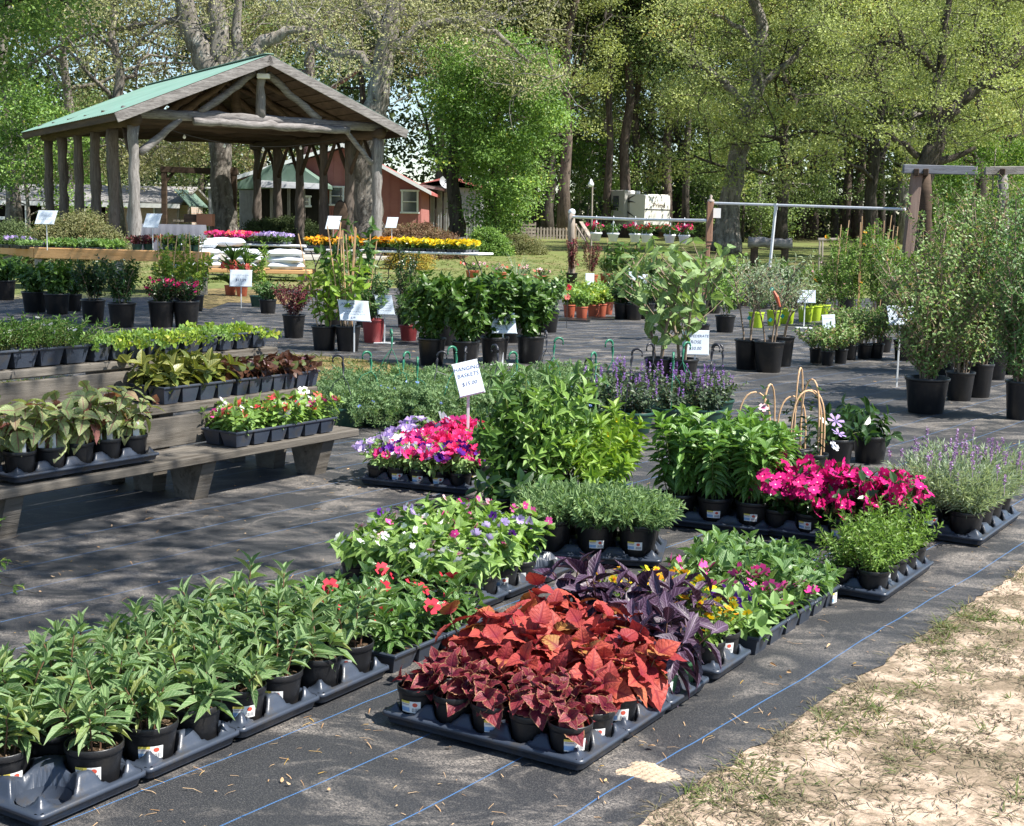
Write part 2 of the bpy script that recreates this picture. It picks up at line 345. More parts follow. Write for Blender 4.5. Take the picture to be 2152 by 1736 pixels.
flat('dry_grass_strip', [(p.x, p.y) for p in isl2], .009, M_STRAW)
flat('straw_patch', [tuple(G(x, y))[:2] for x, y in ((395, 612), (470, 606), (560, 612), (650, 625), (600, 640), (480, 636), (440, 650), (380, 640))], .007, M_STRAW)
sc_ = G(1366, 1627); n_ = 46; V = []
for j in range(n_):
    for i in range(n_):
        a, b = i/(n_-1)*2-1, j/(n_-1)*2-1; r = math.hypot(a*(1+.25*math.sin(b*5)), b+.25*math.sin(a*4)); V.append((sc_.x+a*.082+b*.02, sc_.y+b*.058-a*.02, .004+.010*(1-(r*1.12)**2)+.0035*math.sin(a*17+b*9)*math.sin(b*21-a*5)+.002*math.sin(a*41)*math.cos(b*37)))
MB().add(V, [(j*n_+i, j*n_+i+1, (j+1)*n_+i+1, (j+1)*n_+i) for j in range(n_-1) for i in range(n_-1)]).build('sand_spill', simple('spilt_sand', (.40, .31, .22), (.52, .41, .30), 60, .95, .1, .5, 300), kind='structure', smooth=True)
# ------------------------------------------------------------------ grass, leaves on the ground
rg = np.random.RandomState(7)
M_BLADE = leafmat('dry_blade', (.17, .13, .08), (.085, .09, .045), rough=.8, trans=.1, c3=(.30, .25, .17))
M_BLADE2 = leafmat('grass_blade', (.07, .11, .02), (.13, .16, .04), rough=.6, trans=.3, c3=(.26, .2, .1))
def tufts(name, pts, nb, L, W, m, lab=None, flatf=.5):
    P, D, N, LL = [], [], [], []
    for (x, y, s) in pts:
        k = max(2, int(nb*s*(.5+rg.rand()))); a = rg.rand(k)*6.283; e = rg.rand(k)**1.5*1.4*flatf+.05; r = rg.rand(k)*.03*s
        P.append(np.stack([x+np.cos(a)*r, y+np.sin(a)*r, np.full(k, gz(x, y)+.003)], 1)); D.append(np.stack([np.cos(a)*np.cos(e), np.sin(a)*np.cos(e), np.sin(e)], 1))
        LL.append(L*s*(.4+rg.rand(k)*.9))
    P, D, LL = np.concatenate(P), np.concatenate(D), np.concatenate(LL); N = np.tile((0, 0, 1.), (len(P), 1))+rg.randn(len(P), 3)*.3
    return addleaves(MB(), T_BLADE, P, D, N, LL, W, rg).build(name, m, kind='stuff')
ed = [(p.x, p.y) for p in ep]
def right_of_edge(x, y):
    for (a, b), (c, d) in zip(ed, ed[1:]):
        if min(b, d) <= y <= max(b, d): return x-(a+(c-a)*(y-b)/(d-b+1e-9))
    return -1
def n2(x, y, s=1.): return math.sin(x*5.1*s+1.3*math.sin(y*3.7*s))+math.sin(y*4.3*s+2.1*math.cos(x*2.9*s)+1)
pts, pts2 = [], []
while len(pts) < 9500:
    y = 2.7+rg.rand()**1.2*6.5; x = rg.rand()*5.2-.1
    e = right_of_edge(x, y)
    if e < -.015 or e > 4: continue
    wgt = n2(x, y)*.5+n2(x*2.7, y*2.7)*.3+(.9 if e < .12 else .1)
    if rg.rand() < .16+.4*max(0, wgt): pts.append((x, y, .5+rg.rand()*.9))
tufts('dry_grass', pts, 7, .036, .0030, M_BLADE, flatf=.38)
for k in range(420):
    p = ep[5+rg.randint(len(ep)-9)]; e = abs(rg.randn())*.12 if rg.rand() < .6 else rg.rand()*1.6
    if n2(p.x+e, p.y) > -.2: pts2.append((p.x+e+.005, p.y-e*.2, .7+rg.rand()*.7))
tufts('green_grass', pts2, 9, .042, .0034, M_BLADE2, flatf=.6)
pts = []
def inpoly(x, y, pl):
    c = False; j = len(pl)-1
    for i in range(len(pl)):
        if (pl[i].y > y) != (pl[j].y > y) and x < (pl[j].x-pl[i].x)*(y-pl[i].y)/(pl[j].y-pl[i].y)+pl[i].x: c = not c
        j = i
    return c
while len(pts) < 2600:
    x, y = -6.5+rg.rand()*7, 6+rg.rand()*11
    if inpoly(x, y, isl) or inpoly(x, y, isl2): pts.append((x, y, .6+rg.rand()))
tufts('weedy_grass', pts, 8, .075, .007, M_BLADE2, flatf=.6)
pts = [(x, y, 1+rg.rand()) for x, y in zip(rg.rand(9000)*40-18, 29.5+rg.rand(9000)**1.6*26) if not (-5.8 < x < -3 and y < 30)]
tufts('lawn_grass', pts, 6, .07, .016, M_BLADE2, flatf=.7)
M_DEB = leafmat('fallen_leaf', (.40, .22, .09), (.55, .40, .24), rough=.8, trans=.1, c3=(.6, .36, .04))
k = 330; P = []
while len(P) < k:
    y = 2.6+rg.rand()**1.5*22; x = (rg.rand()-.5)*y*.8
    if right_of_edge(x, y) < -.05 or y > 9: P.append((x, y, .010+rg.rand()*.004))
a = rg.rand(k)*6.283
addleaves(MB(), T_OVAL, P, np.stack([np.cos(a), np.sin(a), rg.randn(k)*.2], 1), np.stack([rg.randn(k)*.5, rg.randn(k)*.5, np.ones(k)], 1), .008+rg.rand(k)**3*.04, .004+rg.rand(k)**2*.016, rg).build('fallen_leaves', M_DEB, kind='stuff')
k = 1500; P = []
while len(P) < k:
    y = 2.6+rg.rand()**1.4*12; x = (rg.rand()-.5)*y*.8
    if right_of_edge(x, y) < -.03 and n2(x*1.3, y*1.3) > -.4: P.append((x, y, .007+rg.rand()*.004))
a = rg.rand(k)*6.283
addleaves(MB(), T_BLADE, P, np.stack([np.cos(a), np.sin(a), np.abs(rg.randn(k))*.06], 1), np.tile((0, 0, 1.), (k, 1)), .012+rg.rand(k)**2*.05, .0012+rg.rand(k)*.002, rg).build('straw_litter', M_DEB, kind='stuff')
# ------------------------------------------------------------------ trees
def bark(name, c1, c2, c3=None, sc=6):
    m, nt, out = newmat(name); v = co(nt); mp = nd(nt, 'ShaderNodeMapping', {0: v, 3: (1, 1, .22)}).outputs[0]
    n1 = noise(nt, sc, mp, 8, .75); col = mixc(nt, ramp(nt, n1, [(.35, 0.), (.62, 1.)]), c1, c2)
    if c3: col = mixc(nt, ramp(nt, noise(nt, sc*.45, v, 6, .7), [(.55, 0.), (.68, 1.)]), col, c3)
    b = nd(nt, 'ShaderNodeBump', {'Strength': 1., 'Distance': .06, 'Height': noise(nt, sc*2, mp, 8, .75)}).outputs[0]
    nt.links.new(nd(nt, 'ShaderNodeBsdfPrincipled', {'Base Color': col, 'Roughness': .95, 'Specular IOR Level': .15, 'Normal': b}).outputs[0], out.inputs[0]); return m
B_OAK = bark('oak_bark', (.06, .052, .045), (.27, .245, .215), (.40, .385, .35)); B_PINE = bark('pine_bark', (.045, .035, .03), (.18, .14, .115), (.12, .10, .085), 5); B_DARK = bark('dark_bark', (.025, .021, .018), (.11, .095, .08), None, 5)
B_PALE = bark('pale_bark', (.13, .11, .09), (.34, .31, .27), (.4, .39, .36), 5)
L_SPRING = leafmat('spring_leaf', (.12, .155, .06), (.52, .58, .23), rough=.6, trans=.3, spec=.15, c3=(.30, .22, .08))
L_GREEN = leafmat('green_leaf', (.055, .10, .035), (.28, .37, .13), rough=.6, trans=.28, spec=.2, c3=(.2, .22, .05))
L_BRIGHT = leafmat('bright_leaf', (.035, .095, .02), (.28, .44, .10), rough=.5, trans=.3, spec=.3, c3=(.38, .42, .08))
L_BUFF = leafmat('budding_leaf', (.12, .125, .06), (.46, .46, .24), rough=.7, trans=.22, spec=.1, c3=(.42, .36, .27))
L_UND = leafmat('underbrush_leaf', (.08, .095, .04), (.19, .21, .09), rough=.7, trans=.3, spec=.1, c3=(.2, .15, .09)); L_DARK = leafmat('dark_leaf', (.045, .07, .028), (.14, .185, .07), rough=.55, trans=.25, spec=.2)
def growtree(seed, H, r, crown, lean=(0, 0), n1=8, n2=5, n3=4, t0=.35, lsz=.17, nl=46, cl=.75, up=.35, flat_=1., reach=None, trunk_wob=.02, fork=False, twig=True):
    """trunk mesh builder, list of clump centres; crown = half width of the crown"""
    rg = np.random.RandomState(seed); tb = MB(); tips = []
    t = np.linspace(0, 1, 9); P = np.stack([lean[0]*t**1.5+rg.randn(9)*H*trunk_wob*t, lean[1]*t+rg.randn(9)*H*trunk_wob*t, H*t*(.8 if not fork else .5)], 1); P[0, 2] = -.3
    R = r*(1-.75*t**.9); R[0] *= 1.35; addtube(tb, P, R, 9, True)
    def at(Pl, s):
        x = s*(len(Pl)-1); i = min(int(x), len(Pl)-2); return Pl[i]+(Pl[i+1]-Pl[i])*(x-i)
    def br(p, d, L, rr, lev):
        k = 6; Q = [p]; d = unit(d)
        for i in range(k-1):
            d = unit(d+rg.randn(3)*.22+np.array([0, 0, .06*(1 if lev < 3 else -.4)])); Q.append(Q[-1]+d*L/(k-1))
        Q = np.array(Q); addtube(tb, Q, np.linspace(rr, rr*.35, k), 5 if lev == 1 else 4 if lev == 2 else 3, False)
        if lev == 3: tips.append(Q[-1]); tips.append(Q[3]); return
        for j in range(n2 if lev == 1 else n3):
            s = .3+.7*(j+rg.rand()*.6)/(n2 if lev == 1 else n3); s = min(s, .98)
            dd = unit((Q[-1]-Q[0])); o = unit(np.cross(dd, rg.randn(3))); br(at(Q, s), dd*.55+o*.9+np.array([0, 0, up*.5]), L*(.62 if lev == 1 else .55)*(.7+rg.rand()*.5), rr*.45, lev+1)
    for j in range(n1):
        s = t0+(1-t0)*(j+.4*rg.rand())/n1; s = min(s, .99); a = j*2.4+rg.rand()*.8
        prof = math.sin(math.pi*min(1, (s-t0)/(1-t0)*.75+.22)); e = up+.9*max(0, s-.75)*3
        br(at(P, s), (math.cos(a), math.sin(a), e*flat_), crown*prof*(.8+rg.rand()*.35), r*(.42-.2*s), 1)
    return tb, np.array(tips)
def clumps(mb, C0, nl, cl, lsz, rg, aspect=.62, down=.0, mi=0):
    k = len(C0); n = k*nl; o = rg.randn(n, 3)*np.array([1, 1, .55])*cl*.5; P = np.repeat(C0, nl, 0)+o; D = rg.randn(n, 3)+o/cl+np.array([0, 0, -down]); N = rg.randn(n, 3)*.55+np.array([.35, -.45, .8])+o*.5/cl
    base = np.repeat(rg.rand(k), nl)*.62+rg.rand(n)*.38
    return addleaves(mb, T_SMALL, P, D, N, lsz*(.6+rg.rand(n)*.8), lsz*aspect*(.6+rg.rand(n)*.8), rg, mi, base)
def tree_proto(seed, H, r, crown, leaf, barkm, nl=46, cl=.9, lsz=.17, **kw):
    tb, tips = growtree(seed, H, r, crown, **kw); rg = np.random.RandomState(seed+100)
    return tb.mesh('trunk', barkm, True), clumps(MB(), tips, nl, cl, lsz, rg).mesh('crown', leaf)
def tree(proto, name, label, loc, rz, sc, cat='tree', group=None):
    t = thing(name, label, cat, loc, rz, group); t.scale = (sc,)*3 if not hasattr(sc, '__len__') else sc
    put('trunk', proto[0], t); put('crown', proto[1], t, kind='stuff'); return t
OAK1 = tree_proto(1, 17, .42, 8.5, L_SPRING, B_DARK, nl=150, n1=9, n2=4, n3=2, t0=.28, cl=1.05, lsz=.17)
OAK2 = tree_proto(2, 19, .38, 8, L_BUFF, B_OAK, nl=85, n1=9, n2=4, n3=3, t0=.33, cl=.9, lsz=.15)
OAK3 = tree_proto(3, 16, .32, 7, L_GREEN, B_OAK, nl=150, n1=9, n2=4, n3=2, t0=.25, cl=1.05, lsz=.18)
PINE1 = tree_proto(4, 27, .34, 4.2, L_DARK, B_PINE, nl=60, n1=13, n2=5, n3=3, t0=.55, cl=1.1, lsz=.2, up=.15)
PINE2 = tree_proto(5, 25, .27, 3.6, L_GREEN, B_DARK, nl=50, n1=11, n2=5, n3=3, t0=.42, cl=1.1, lsz=.18, up=.1)
UND1 = tree_proto(6, 7.5, .10, 3.0, L_BRIGHT, B_PALE, nl=40, n1=9, n2=5, n3=3, t0=.15, cl=.8, lsz=.15)
UND2 = tree_proto(7, 8.5, .12, 3.2, L_GREEN, B_DARK, nl=52, n1=9, n2=5, n3=3, t0=.08, cl=.95, lsz=.17)
def onground(x, y, Y):              # ground point under pixel column x at distance Y
    p = AT(x, y, Y); p.z = gz(p.x, Y); return p
tr = np.random.RandomState(11)
kind_lab = {0: (OAK1, 'oak_tree', 'oak'), 1: (OAK2, 'oak_tree', 'oak'), 2: (OAK3, 'broadleaf_tree', 'tree'), 3: (PINE1, 'pine_tree', 'pine'), 4: (PINE2, 'pine_tree', 'pine'), 5: (UND1, 'understory_tree', 'tree'), 6: (UND2, 'understory_tree', 'tree')}
desc = {0: 'dark-limbed oak with yellow-green spring leaves', 1: 'grey oak with sparse buff-green buds', 2: 'bushy mid-green broadleaf tree', 3: 'tall reddish pine trunk with dark needles', 4: 'slim dark pine with green crown', 5: 'low bright-green young tree', 6: 'low dark-green bushy tree'}
# (kind, photo column, distance, scale, turn, where)
TREES = [(1, 30, 66, 1.0, .3, 'behind the grey-roofed house at far left'), (1, 150, 74, 1.0, 1.2, 'behind the house roof, left of the pavilion'), (1, 245, 62, .95, 2.2, 'rising behind the green pavilion roof'),
 (5, 60, 58, 1.0, .4, 'at the far left beside the grey-roofed house'), (6, 190, 90, 1.1, 1.1, 'behind the brick house'), (1, 640, 70, 1.1, 3.6, 'behind the pavilion peak'), (2, 560, 96, 1.0, .2, 'far behind the pavilion'),
 (1, 1045, 90, 1.0, 5.1, 'above the red house'), (0, 1150, 84, .95, 1.9, 'behind the vine-covered tree'), (3, 1185, 80, 1.1, 2.1, 'right of the vine-covered tree'), (3, 1330, 92, 1.0, 3.0, 'behind the travel trailer roof'),
 (2, 1262, 98, .8, 1.4, 'left of the travel trailer'), (5, 1235, 90, 1.05, 2.6, 'above the hanging basket rail'), (0, 1420, 95, .9, .6, 'behind the travel trailer'), (5, 1490, 92, 1.0, 4.0, 'right of the travel trailer'),
 (0, 1640, 68, .85, 2.8, 'over the pipe rail in mid forest'), (2, 1590, 90, 1.0, 5.5, 'deep behind the leaning oak'), (0, 1830, 60, .8, 4.1, 'left of the timber arbor'), (0, 2050, 56, .78, .9, 'right of the timber arbor'), (0, 2160, 66, .95, 2.3, 'at the right edge behind the arbor'),
 (1, 1900, 82, 1., 1.0, 'deep behind the timber arbor'), (2, 2010, 88, 1.0, 3.2, 'far behind the rose shrubs'), (2, 2140, 84, .9, 4.4, 'far right behind the rose shrubs'),
 (6, 1560, 80, .9, .1, 'behind the leaning oak trunk'), (5, 2080, 52, .75, 1.3, 'behind the rose shrubs'),
 (6, 430, 80, .8, 2.2, 'seen through the pavilion posts'), (5, 130, 84, 1.0, 3.8, 'above the brick house roof'), (4, 760, 84, 1.0, 2.5, 'behind the red house gable')]
for k, x, Y, s, rz, where in TREES:
    pr, nm, cat = kind_lab[k]; tree(pr, nm, desc[k]+' '+where, onground(x, 480, Y), rz, s, cat)
# the pines of the wood: trunks one can tell apart
px_list = [1118, 1150, 1215, 1262, 1275, 1310, 1362, 1398, 1440, 1472, 1585, 1612, 1632, 1660, 1682, 1705, 1728, 1752, 1775, 1800, 1822, 1850, 1872, 1935, 1960, 1998, 2030, 2062, 2095, 2130, 2148, 425, 20, 925, 965, 600, 520]
def landmark(x):
    for a_, t_ in ((100, 'at the far left edge'), (430, 'seen behind the left pavilion posts'), (620, 'seen through the middle of the pavilion'), (930, 'right of the red house'), (1100, 'behind the vine-covered tree'), (1230, 'above the picket fence'), (1290, 'left of the travel trailer'), (1405, 'behind the travel trailer'), (1500, 'right of the travel trailer'), (1600, 'right of the leaning oak'), (1700, 'behind the log bench'), (1790, 'right of the log bench'), (1890, 'left of the arbor post'), (1990, 'behind the arbor post'), (2070, 'under the arbor beam')):
        if x < a_: return t_
    return 'right end of the arbor'
px_list.sort(); lm_n = {}
for i, x in enumerate(px_list):
    Y = 84+tr.rand()*38; k = 3 if tr.rand() < .6 else 4; pr = kind_lab[k][0]; s = .8+tr.rand()*.45; lm_ = landmark(x); lm_n[lm_] = lm_n.get(lm_, -1)+1
    tree(pr, 'pine_tree', ('reddish' if k == 3 else 'dark')+' pine trunk %s, %s from left there' % (lm_, ORD[lm_n[lm_]]), onground(x, 480, Y), tr.rand()*6.28, (s, s, 1.05), 'pine', 'pine trunks of the wood beyond the lawn')
# far wood that reads as one mass
mb = MB(); k = 2900; a = tr.rand(k); Cc = np.stack([(tr.rand(k)-.5)*130, 112+tr.rand(k)*30, tr.rand(k)**1.35*27], 1)
gap = np.array([((-35 < c[0] < -25) and (10 < c[2] < 22)) or ((-11 < c[0] < -7) and (4 < c[2] < 15)) or (16 < c[0] < 19 and c[2] > 17) or (33 < c[0] < 37 and c[2] > 15) for c in Cc])
Cc = Cc[~gap | (tr.rand(len(Cc)) < .12)]
clumps(mb, Cc, 60, 3.6, .55, tr).build('far_woods', L_DARK, kind='stuff')
mb = MB(); k = 520; Cc = np.stack([(tr.rand(k)-.5)*120, 86+tr.rand(k)*26, .3+tr.rand(k)**2.5*3.2], 1); Cc = Cc[~((np.abs(Cc[:, 0]-8.5) < 6) & (Cc[:, 1] < 92))]
clumps(mb, Cc, 60, 1.6, .2, tr).build('undergrowth', L_UND, kind='stuff')
# particular trees
def polytrunk(pts, radii, barkm, seed=0, n=10, branches=()):
    mb = MB()
    for P, Rr in [(pts, radii)]+list(branches):
        P = np.array([tuple(p) for p in P]); rg = np.random.RandomState(seed); k = len(P)
        t = np.linspace(0, k-1, (k-1)*4+1); Q = np.stack([np.interp(t, range(k), P[:, i]) for i in range(3)], 1); Q[1:-1] += rg.randn(len(Q)-2, 3)*.04
        addtube(mb, Q, np.interp(t, range(k), Rr)*(1+rg.randn(len(t))*.04), n)
    return mb
def at_list(l, Y): return [AT(x, y, Y) for x, y in l]
# big forked oak behind the pavilion
Y = 60.
o = thing('oak_tree', 'big forked grey oak with pale broken limb behind the pavilion roof', 'oak', onground(470, 480, Y)); bp = o.location
mb = polytrunk([AT(472, 500, Y), AT(470, 430, Y), AT(462, 330, Y), AT(455, 210, Y), AT(445, 130, Y)], [.6, .5, .48, .58, .66], B_OAK, 1, 12, [
    ([AT(445, 150, Y), AT(415, 90, Y), AT(392, 40, Y), AT(385, -30, Y), AT(350, -120, Y)], [.6, .5, .46, .34, .2]), ([AT(455, 140, Y), AT(462, 60, Y), AT(452, 0, Y), AT(470, -100, Y)], [.5, .42, .38, .2]),
    ([AT(470, 160, Y), AT(500, 100, Y), AT(495, 40, Y), AT(510, -60, Y)], [.3, .24, .2, .12]), ([AT(392, 45, Y), AT(360, 40, Y), AT(320, 60, Y), AT(290, 95, Y)], [.2, .14, .1, .05])])
for V in mb.V: V -= np.array(bp)
mb.build('trunk', B_OAK, o, True)
mb = polytrunk([AT(460, 150, Y), AT(520, 125, Y), AT(545, 95, Y), AT(590, 70, Y), AT(640, 60, Y)], [.35, .33, .3, .25, .12], B_PALE, 3, 9)
for V in mb.V: V -= np.array(bp)
mb.build('limb', B_PALE, o, True)['label'] = 'pale barkless limb reaching to the right'
def crownat(o, tips, leaf, nl, cl, lsz, seed, name='crown'):
    rg = np.random.RandomState(seed); T = np.array([tuple(t) for t in tips])-np.array(o.location)
    return clumps(MB(), T, nl, cl, lsz, rg).build(name, leaf, o, kind='stuff')
def scatter_px(seed, n, x0, x1, y0, y1, Y0, Y1, dens=None):
    rg = np.random.RandomState(seed); out = []
    while len(out) < n:
        x, y = x0+rg.rand()*(x1-x0), y0+rg.rand()*(y1-y0)
        if dens is None or rg.rand() < dens(x, y): out.append(AT(x, y, Y0+rg.rand()*(Y1-Y0)))
    return out
def twigs(o, centers, n, L, r, m, seed):
    rg = np.random.RandomState(seed); mb = MB()
    for _ in range(n):
        p = np.array(tuple(centers[rg.randint(len(centers))]))-np.array(o.location); d = unit(rg.randn(3)*np.array([1, 1, .6])); Q = [p]
        for i in range(4): d = unit(d+rg.randn(3)*.35); Q.append(Q[-1]+d*L/4*(.6+rg.rand()*.8))
        addtube(mb, Q, [r, r*.8, r*.6, r*.4, r*.2], 3, False)
    return mb.build('twigs', m, o, kind='stuff')
cen = scatter_px(3, 95, 180, 760, -150, 175, 57, 66, lambda x, y: .75 if y < 150-.0*x else .3); cen = [c for c in cen if c.z > 5]
crownat(o, cen, L_BUFF, 120, 1.0, .125, 5); twigs(o, cen, 260, 2.4, .03, B_OAK, 6)
# oak with the thick trunk right of the pavilion
Y = 52.
o = thing('oak_tree', 'thick-trunked grey oak standing at the right side of the pavilion', 'oak', onground(772, 480, Y)); bp = np.array(o.location)
mb = polytrunk([AT(775, 520, Y), AT(772, 470, Y), AT(768, 380, Y), AT(775, 300, Y), AT(795, 210, Y), AT(805, 120, Y), AT(830, 20, Y), AT(850, -120, Y)], [.85, .62, .58, .55, .42, .38, .33, .2], B_OAK, 2, 12, [
    ([AT(800, 170, Y), AT(760, 120, Y), AT(700, 110, Y), AT(655, 90, Y), AT(640, 140, Y)], [.2, .17, .14, .1, .05]), ([AT(812, 110, Y), AT(880, 60, Y), AT(960, 40, Y), AT(1040, 70, Y), AT(1110, 130, Y)], [.22, .18, .15, .11, .05]),
    ([AT(820, 60, Y), AT(760, 10, Y), AT(700, -40, Y)], [.2, .16, .1])])
for V in mb.V: V -= bp
mb.build('trunk', B_OAK, o, True)
cen = scatter_px(8, 120, 600, 1180, -120, 200, 49, 56, lambda x, y: 1. if y < 95 or (x > 1000 and y < 190) else .18)
crownat(o, cen, L_BUFF, 120, .95, .115, 9); twigs(o, cen, 260, 2.2, .026, B_OAK, 10)
# vine-covered tree
Y = 58.
o = thing('vine_covered_tree', 'dense bright-green vine-covered tree with dark trunk right of the red house', 'tree', onground(958, 480, Y)); bp = np.array(o.location)
mb = polytrunk([AT(960, 500, Y), AT(957, 440, Y), AT(950, 370, Y), AT(965, 250, Y), AT(1010, 120, Y)], [.42, .3, .27, .22, .1], B_DARK, 2, 9, [([AT(1040, 500, Y), AT(1035, 430, Y), AT(1042, 330, Y), AT(1050, 200, Y)], [.2, .17, .14, .08]), ([AT(945, 380, Y), AT(910, 320, Y), AT(895, 250, Y), AT(870, 190, Y)], [.1, .08, .06, .03])])
for V in mb.V: V -= bp
mb.build('trunk', B_DARK, o, True)
def vine(x, y):
    l = 905+max(0, (y-120))*.12 if y < 370 else 1000; r = 1172 if y < 300 else 1172-(y-300)*.42; t = 75+abs(x-1010)**1.6*.012
    q = n2(x/26, y/22)*10; return 1. if (x > l+q and x < r+q and y > t-q) and n2(x/17+3, y/19) > -.7 else 0.
cen = scatter_px(12, 250, 880, 1180, 70, 490, 55.5, 60, vine)
crownat(o, cen, L_BRIGHT, 130, .8, .13, 13)
cen = scatter_px(14, 70, 900, 1180, 90, 400, 54.8, 56, vine); crownat(o, cen, L_BRIGHT, 110, .6, .14, 15, 'vine')
# leaning oak by the post
Y = 62.
o = thing('oak_tree', 'grey oak trunk leaning right behind the tall wooden post', 'oak', onground(1530, 480, Y)); bp = np.array(o.location)
mb = polytrunk([AT(1522, 530, Y), AT(1528, 470, Y), AT(1538, 400, Y), AT(1548, 330, Y), AT(1562, 280, Y), AT(1590, 180, Y), AT(1600, 60, Y), AT(1570, -60, Y)], [.78, .55, .46, .42, .38, .32, .26, .18], B_OAK, 5, 11, [
    ([AT(1575, 240, Y), AT(1520, 170, Y), AT(1450, 120, Y), AT(1400, 90, Y)], [.22, .18, .12, .05]), ([AT(1590, 190, Y), AT(1660, 130, Y), AT(1720, 60, Y)], [.2, .15, .08]), ([AT(1604, 130, Y), AT(1560, 60, Y), AT(1480, 20, Y)], [.18, .12, .06])])
for V in mb.V: V -= bp
mb.build('trunk', B_OAK, o, True)
cen = scatter_px(16, 95, 1380, 1760, -100, 320, 58.5, 66, lambda x, y: .9 if n2(x/42, y/42) > -.35 and y < 320-abs(x-1560)*.35 else .03)
crownat(o, cen, L_SPRING, 260, .92, .125, 17); twigs(o, cen, 300, 2., .03, B_DARK, 18)
# oak with the long limb at the right
Y = 46.
o = thing('oak_tree', 'dark spreading oak whose long limb reaches the right edge above the arbor', 'oak', onground(1925, 480, Y)); bp = np.array(o.location)
mb = polytrunk([AT(1925, 560, Y), AT(1928, 450, Y), AT(1935, 370, Y), AT(1968, 300, Y), AT(1975, 255, Y)], [.5, .36, .33, .3, .27], B_DARK, 6, 10, [
    ([AT(1975, 262, Y), AT(2010, 225, Y), AT(2060, 175, Y), AT(2110, 145, Y), AT(2160, 100, Y), AT(2250, 60, Y)], [.24, .2, .18, .17, .14, .08]), ([AT(1972, 262, Y), AT(1962, 210, Y), AT(1972, 140, Y), AT(1985, 70, Y), AT(2000, -30, Y)], [.2, .17, .15, .12, .08]),
    ([AT(1965, 150, Y), AT(1925, 110, Y), AT(1880, 90, Y), AT(1840, 95, Y), AT(1800, 105, Y)], [.14, .12, .1, .07, .04]), ([AT(1945, 350, Y), AT(2000, 335, Y), AT(2050, 310, Y)], [.16, .12, .06]), ([AT(1930, 330, Y), AT(1890, 300, Y), AT(1860, 280, Y)], [.12, .09, .05]),
    ([AT(1900, 95, Y), AT(1880, 40, Y), AT(1850, -20, Y)], [.09, .07, .04]), ([AT(2060, 180, Y), AT(2110, 195, Y), AT(2160, 180, Y)], [.08, .06, .04])])
for V in mb.V: V -= bp
mb.build('trunk', B_DARK, o, True)
cen = scatter_px(20, 150, 1720, 2260, -110, 330, 43, 51, lambda x, y: .9 if n2(x/46, y/40, .9) > -.3 and y < 330-abs(x-1950)*.3 else .02)
crownat(o, cen, L_SPRING, 230, .72, .10, 21); twigs(o, cen, 380, 1.6, .022, B_DARK, 22)
# near green branch, top left
Y = 15.
o = thing('cedar_tree', 'bright feathery green tree hanging into the top left corner', 'tree', (-7.6, 14.5, 0)); bp = np.array(o.location)
mb = polytrunk([(-7.6, 14.5, -.2), (-7.55, 14.5, 2.4), (-7.2, 14.8, 4.2), (-7.0, 15, 6)], [.22, .17, .12, .05], B_DARK, 6, 9, [([(-7.4, 14.6, 3.6), AT(-40, 20, Y), AT(60, -10, Y), AT(150, 10, Y)], [.07, .05, .03, .01]), ([(-7.4, 14.6, 2.9), AT(-60, 130, Y), AT(10, 110, Y)], [.05, .03, .01])])
for V in mb.V: V -= bp
mb.build('trunk', B_DARK, o, True)
cen = scatter_px(24, 70, -120, 175, -90, 100, 14.2, 16, lambda x, y: 1. if y < 95-max(0, x-90)*.6 and not (x < 40 and y > 60) else .0)+scatter_px(25, 22, -140, 45, 125, 170, 14.4, 15.6)
crownat(o, cen, L_BRIGHT, 110, .36, .05, 26)
# shade tree whose branches hang over the left side, outside the picture
o = thing('shade_oak', 'oak beside the plant benches whose overhead branches dapple the left side with shade', 'oak', (-5.2, 1.5, 0)); bp = np.array(o.location)
limbs = []; sh = []
hS = 6.3; off = np.array([SV.x, SV.y])/SV.z*hS
rgs = np.random.RandomState(5)
SHADE = [(350, 640, 150, 60, 2.2), (150, 640, 170, 65, 2.4), (230, 590, 220, 30, 2.), (90, 720, 160, 45, 1.), (330, 730, 170, 40, .9), (560, 760, 130, 26, .55), (300, 800, 330, 30, 1.2), (100, 860, 150, 45, 1.4), (350, 860, 220, 30, 1.2), (120, 860, 140, 40, .4), (150, 1150, 220, 26, .8), (420, 1190, 120, 22, .5), (40, 1060, 100, 30, .6), (800, 720, 120, 20, .5), (520, 900, 100, 22, .3), (80, 1240, 90, 18, .5)]
for (x, y, wx, wy, dn) in SHADE:
    a_ = (G(x-wx, y)-G(x+wx, y)).length/2; b_ = (G(x, y-wy)-G(x, y+wy)).length/2
    for _ in range(int(9.0*a_*b_*dn)+4):
        g = G(x, y); sh.append((g.x+rgs.randn()*a_*.6+off[0], g.y+rgs.randn()*b_*.6+off[1], hS+rgs.randn()*.35))
T = np.array(sh)
T = T[np.array([T[i, 2] > 1.4+T[i, 1]*.19+.5 for i in range(len(T))])]
trunk_top = np.array((-4.6, 3.0, 4.2)); br_ = []
cl_c = [T[rgs.randint(len(T))] for _ in range(9)]
for c in cl_c: br_.append(([trunk_top, (trunk_top*.6+c*.4)+(0, 0, .7), (trunk_top*.2+c*.8)+(0, 0, .4), c], [.16, .12, .08, .03]))
mb = polytrunk([(-5.2, 1.5, -.2), (-5.0, 1.9, 2.), trunk_top], [.36, .28, .22], B_OAK, 4, 10, br_)
for V in mb.V: V -= bp
mb.build('trunk', B_OAK, o, True)
clumps(MB(), T-bp, 120, .8, .085, rgs).build('crown', L_SPRING, o, kind='stuff')

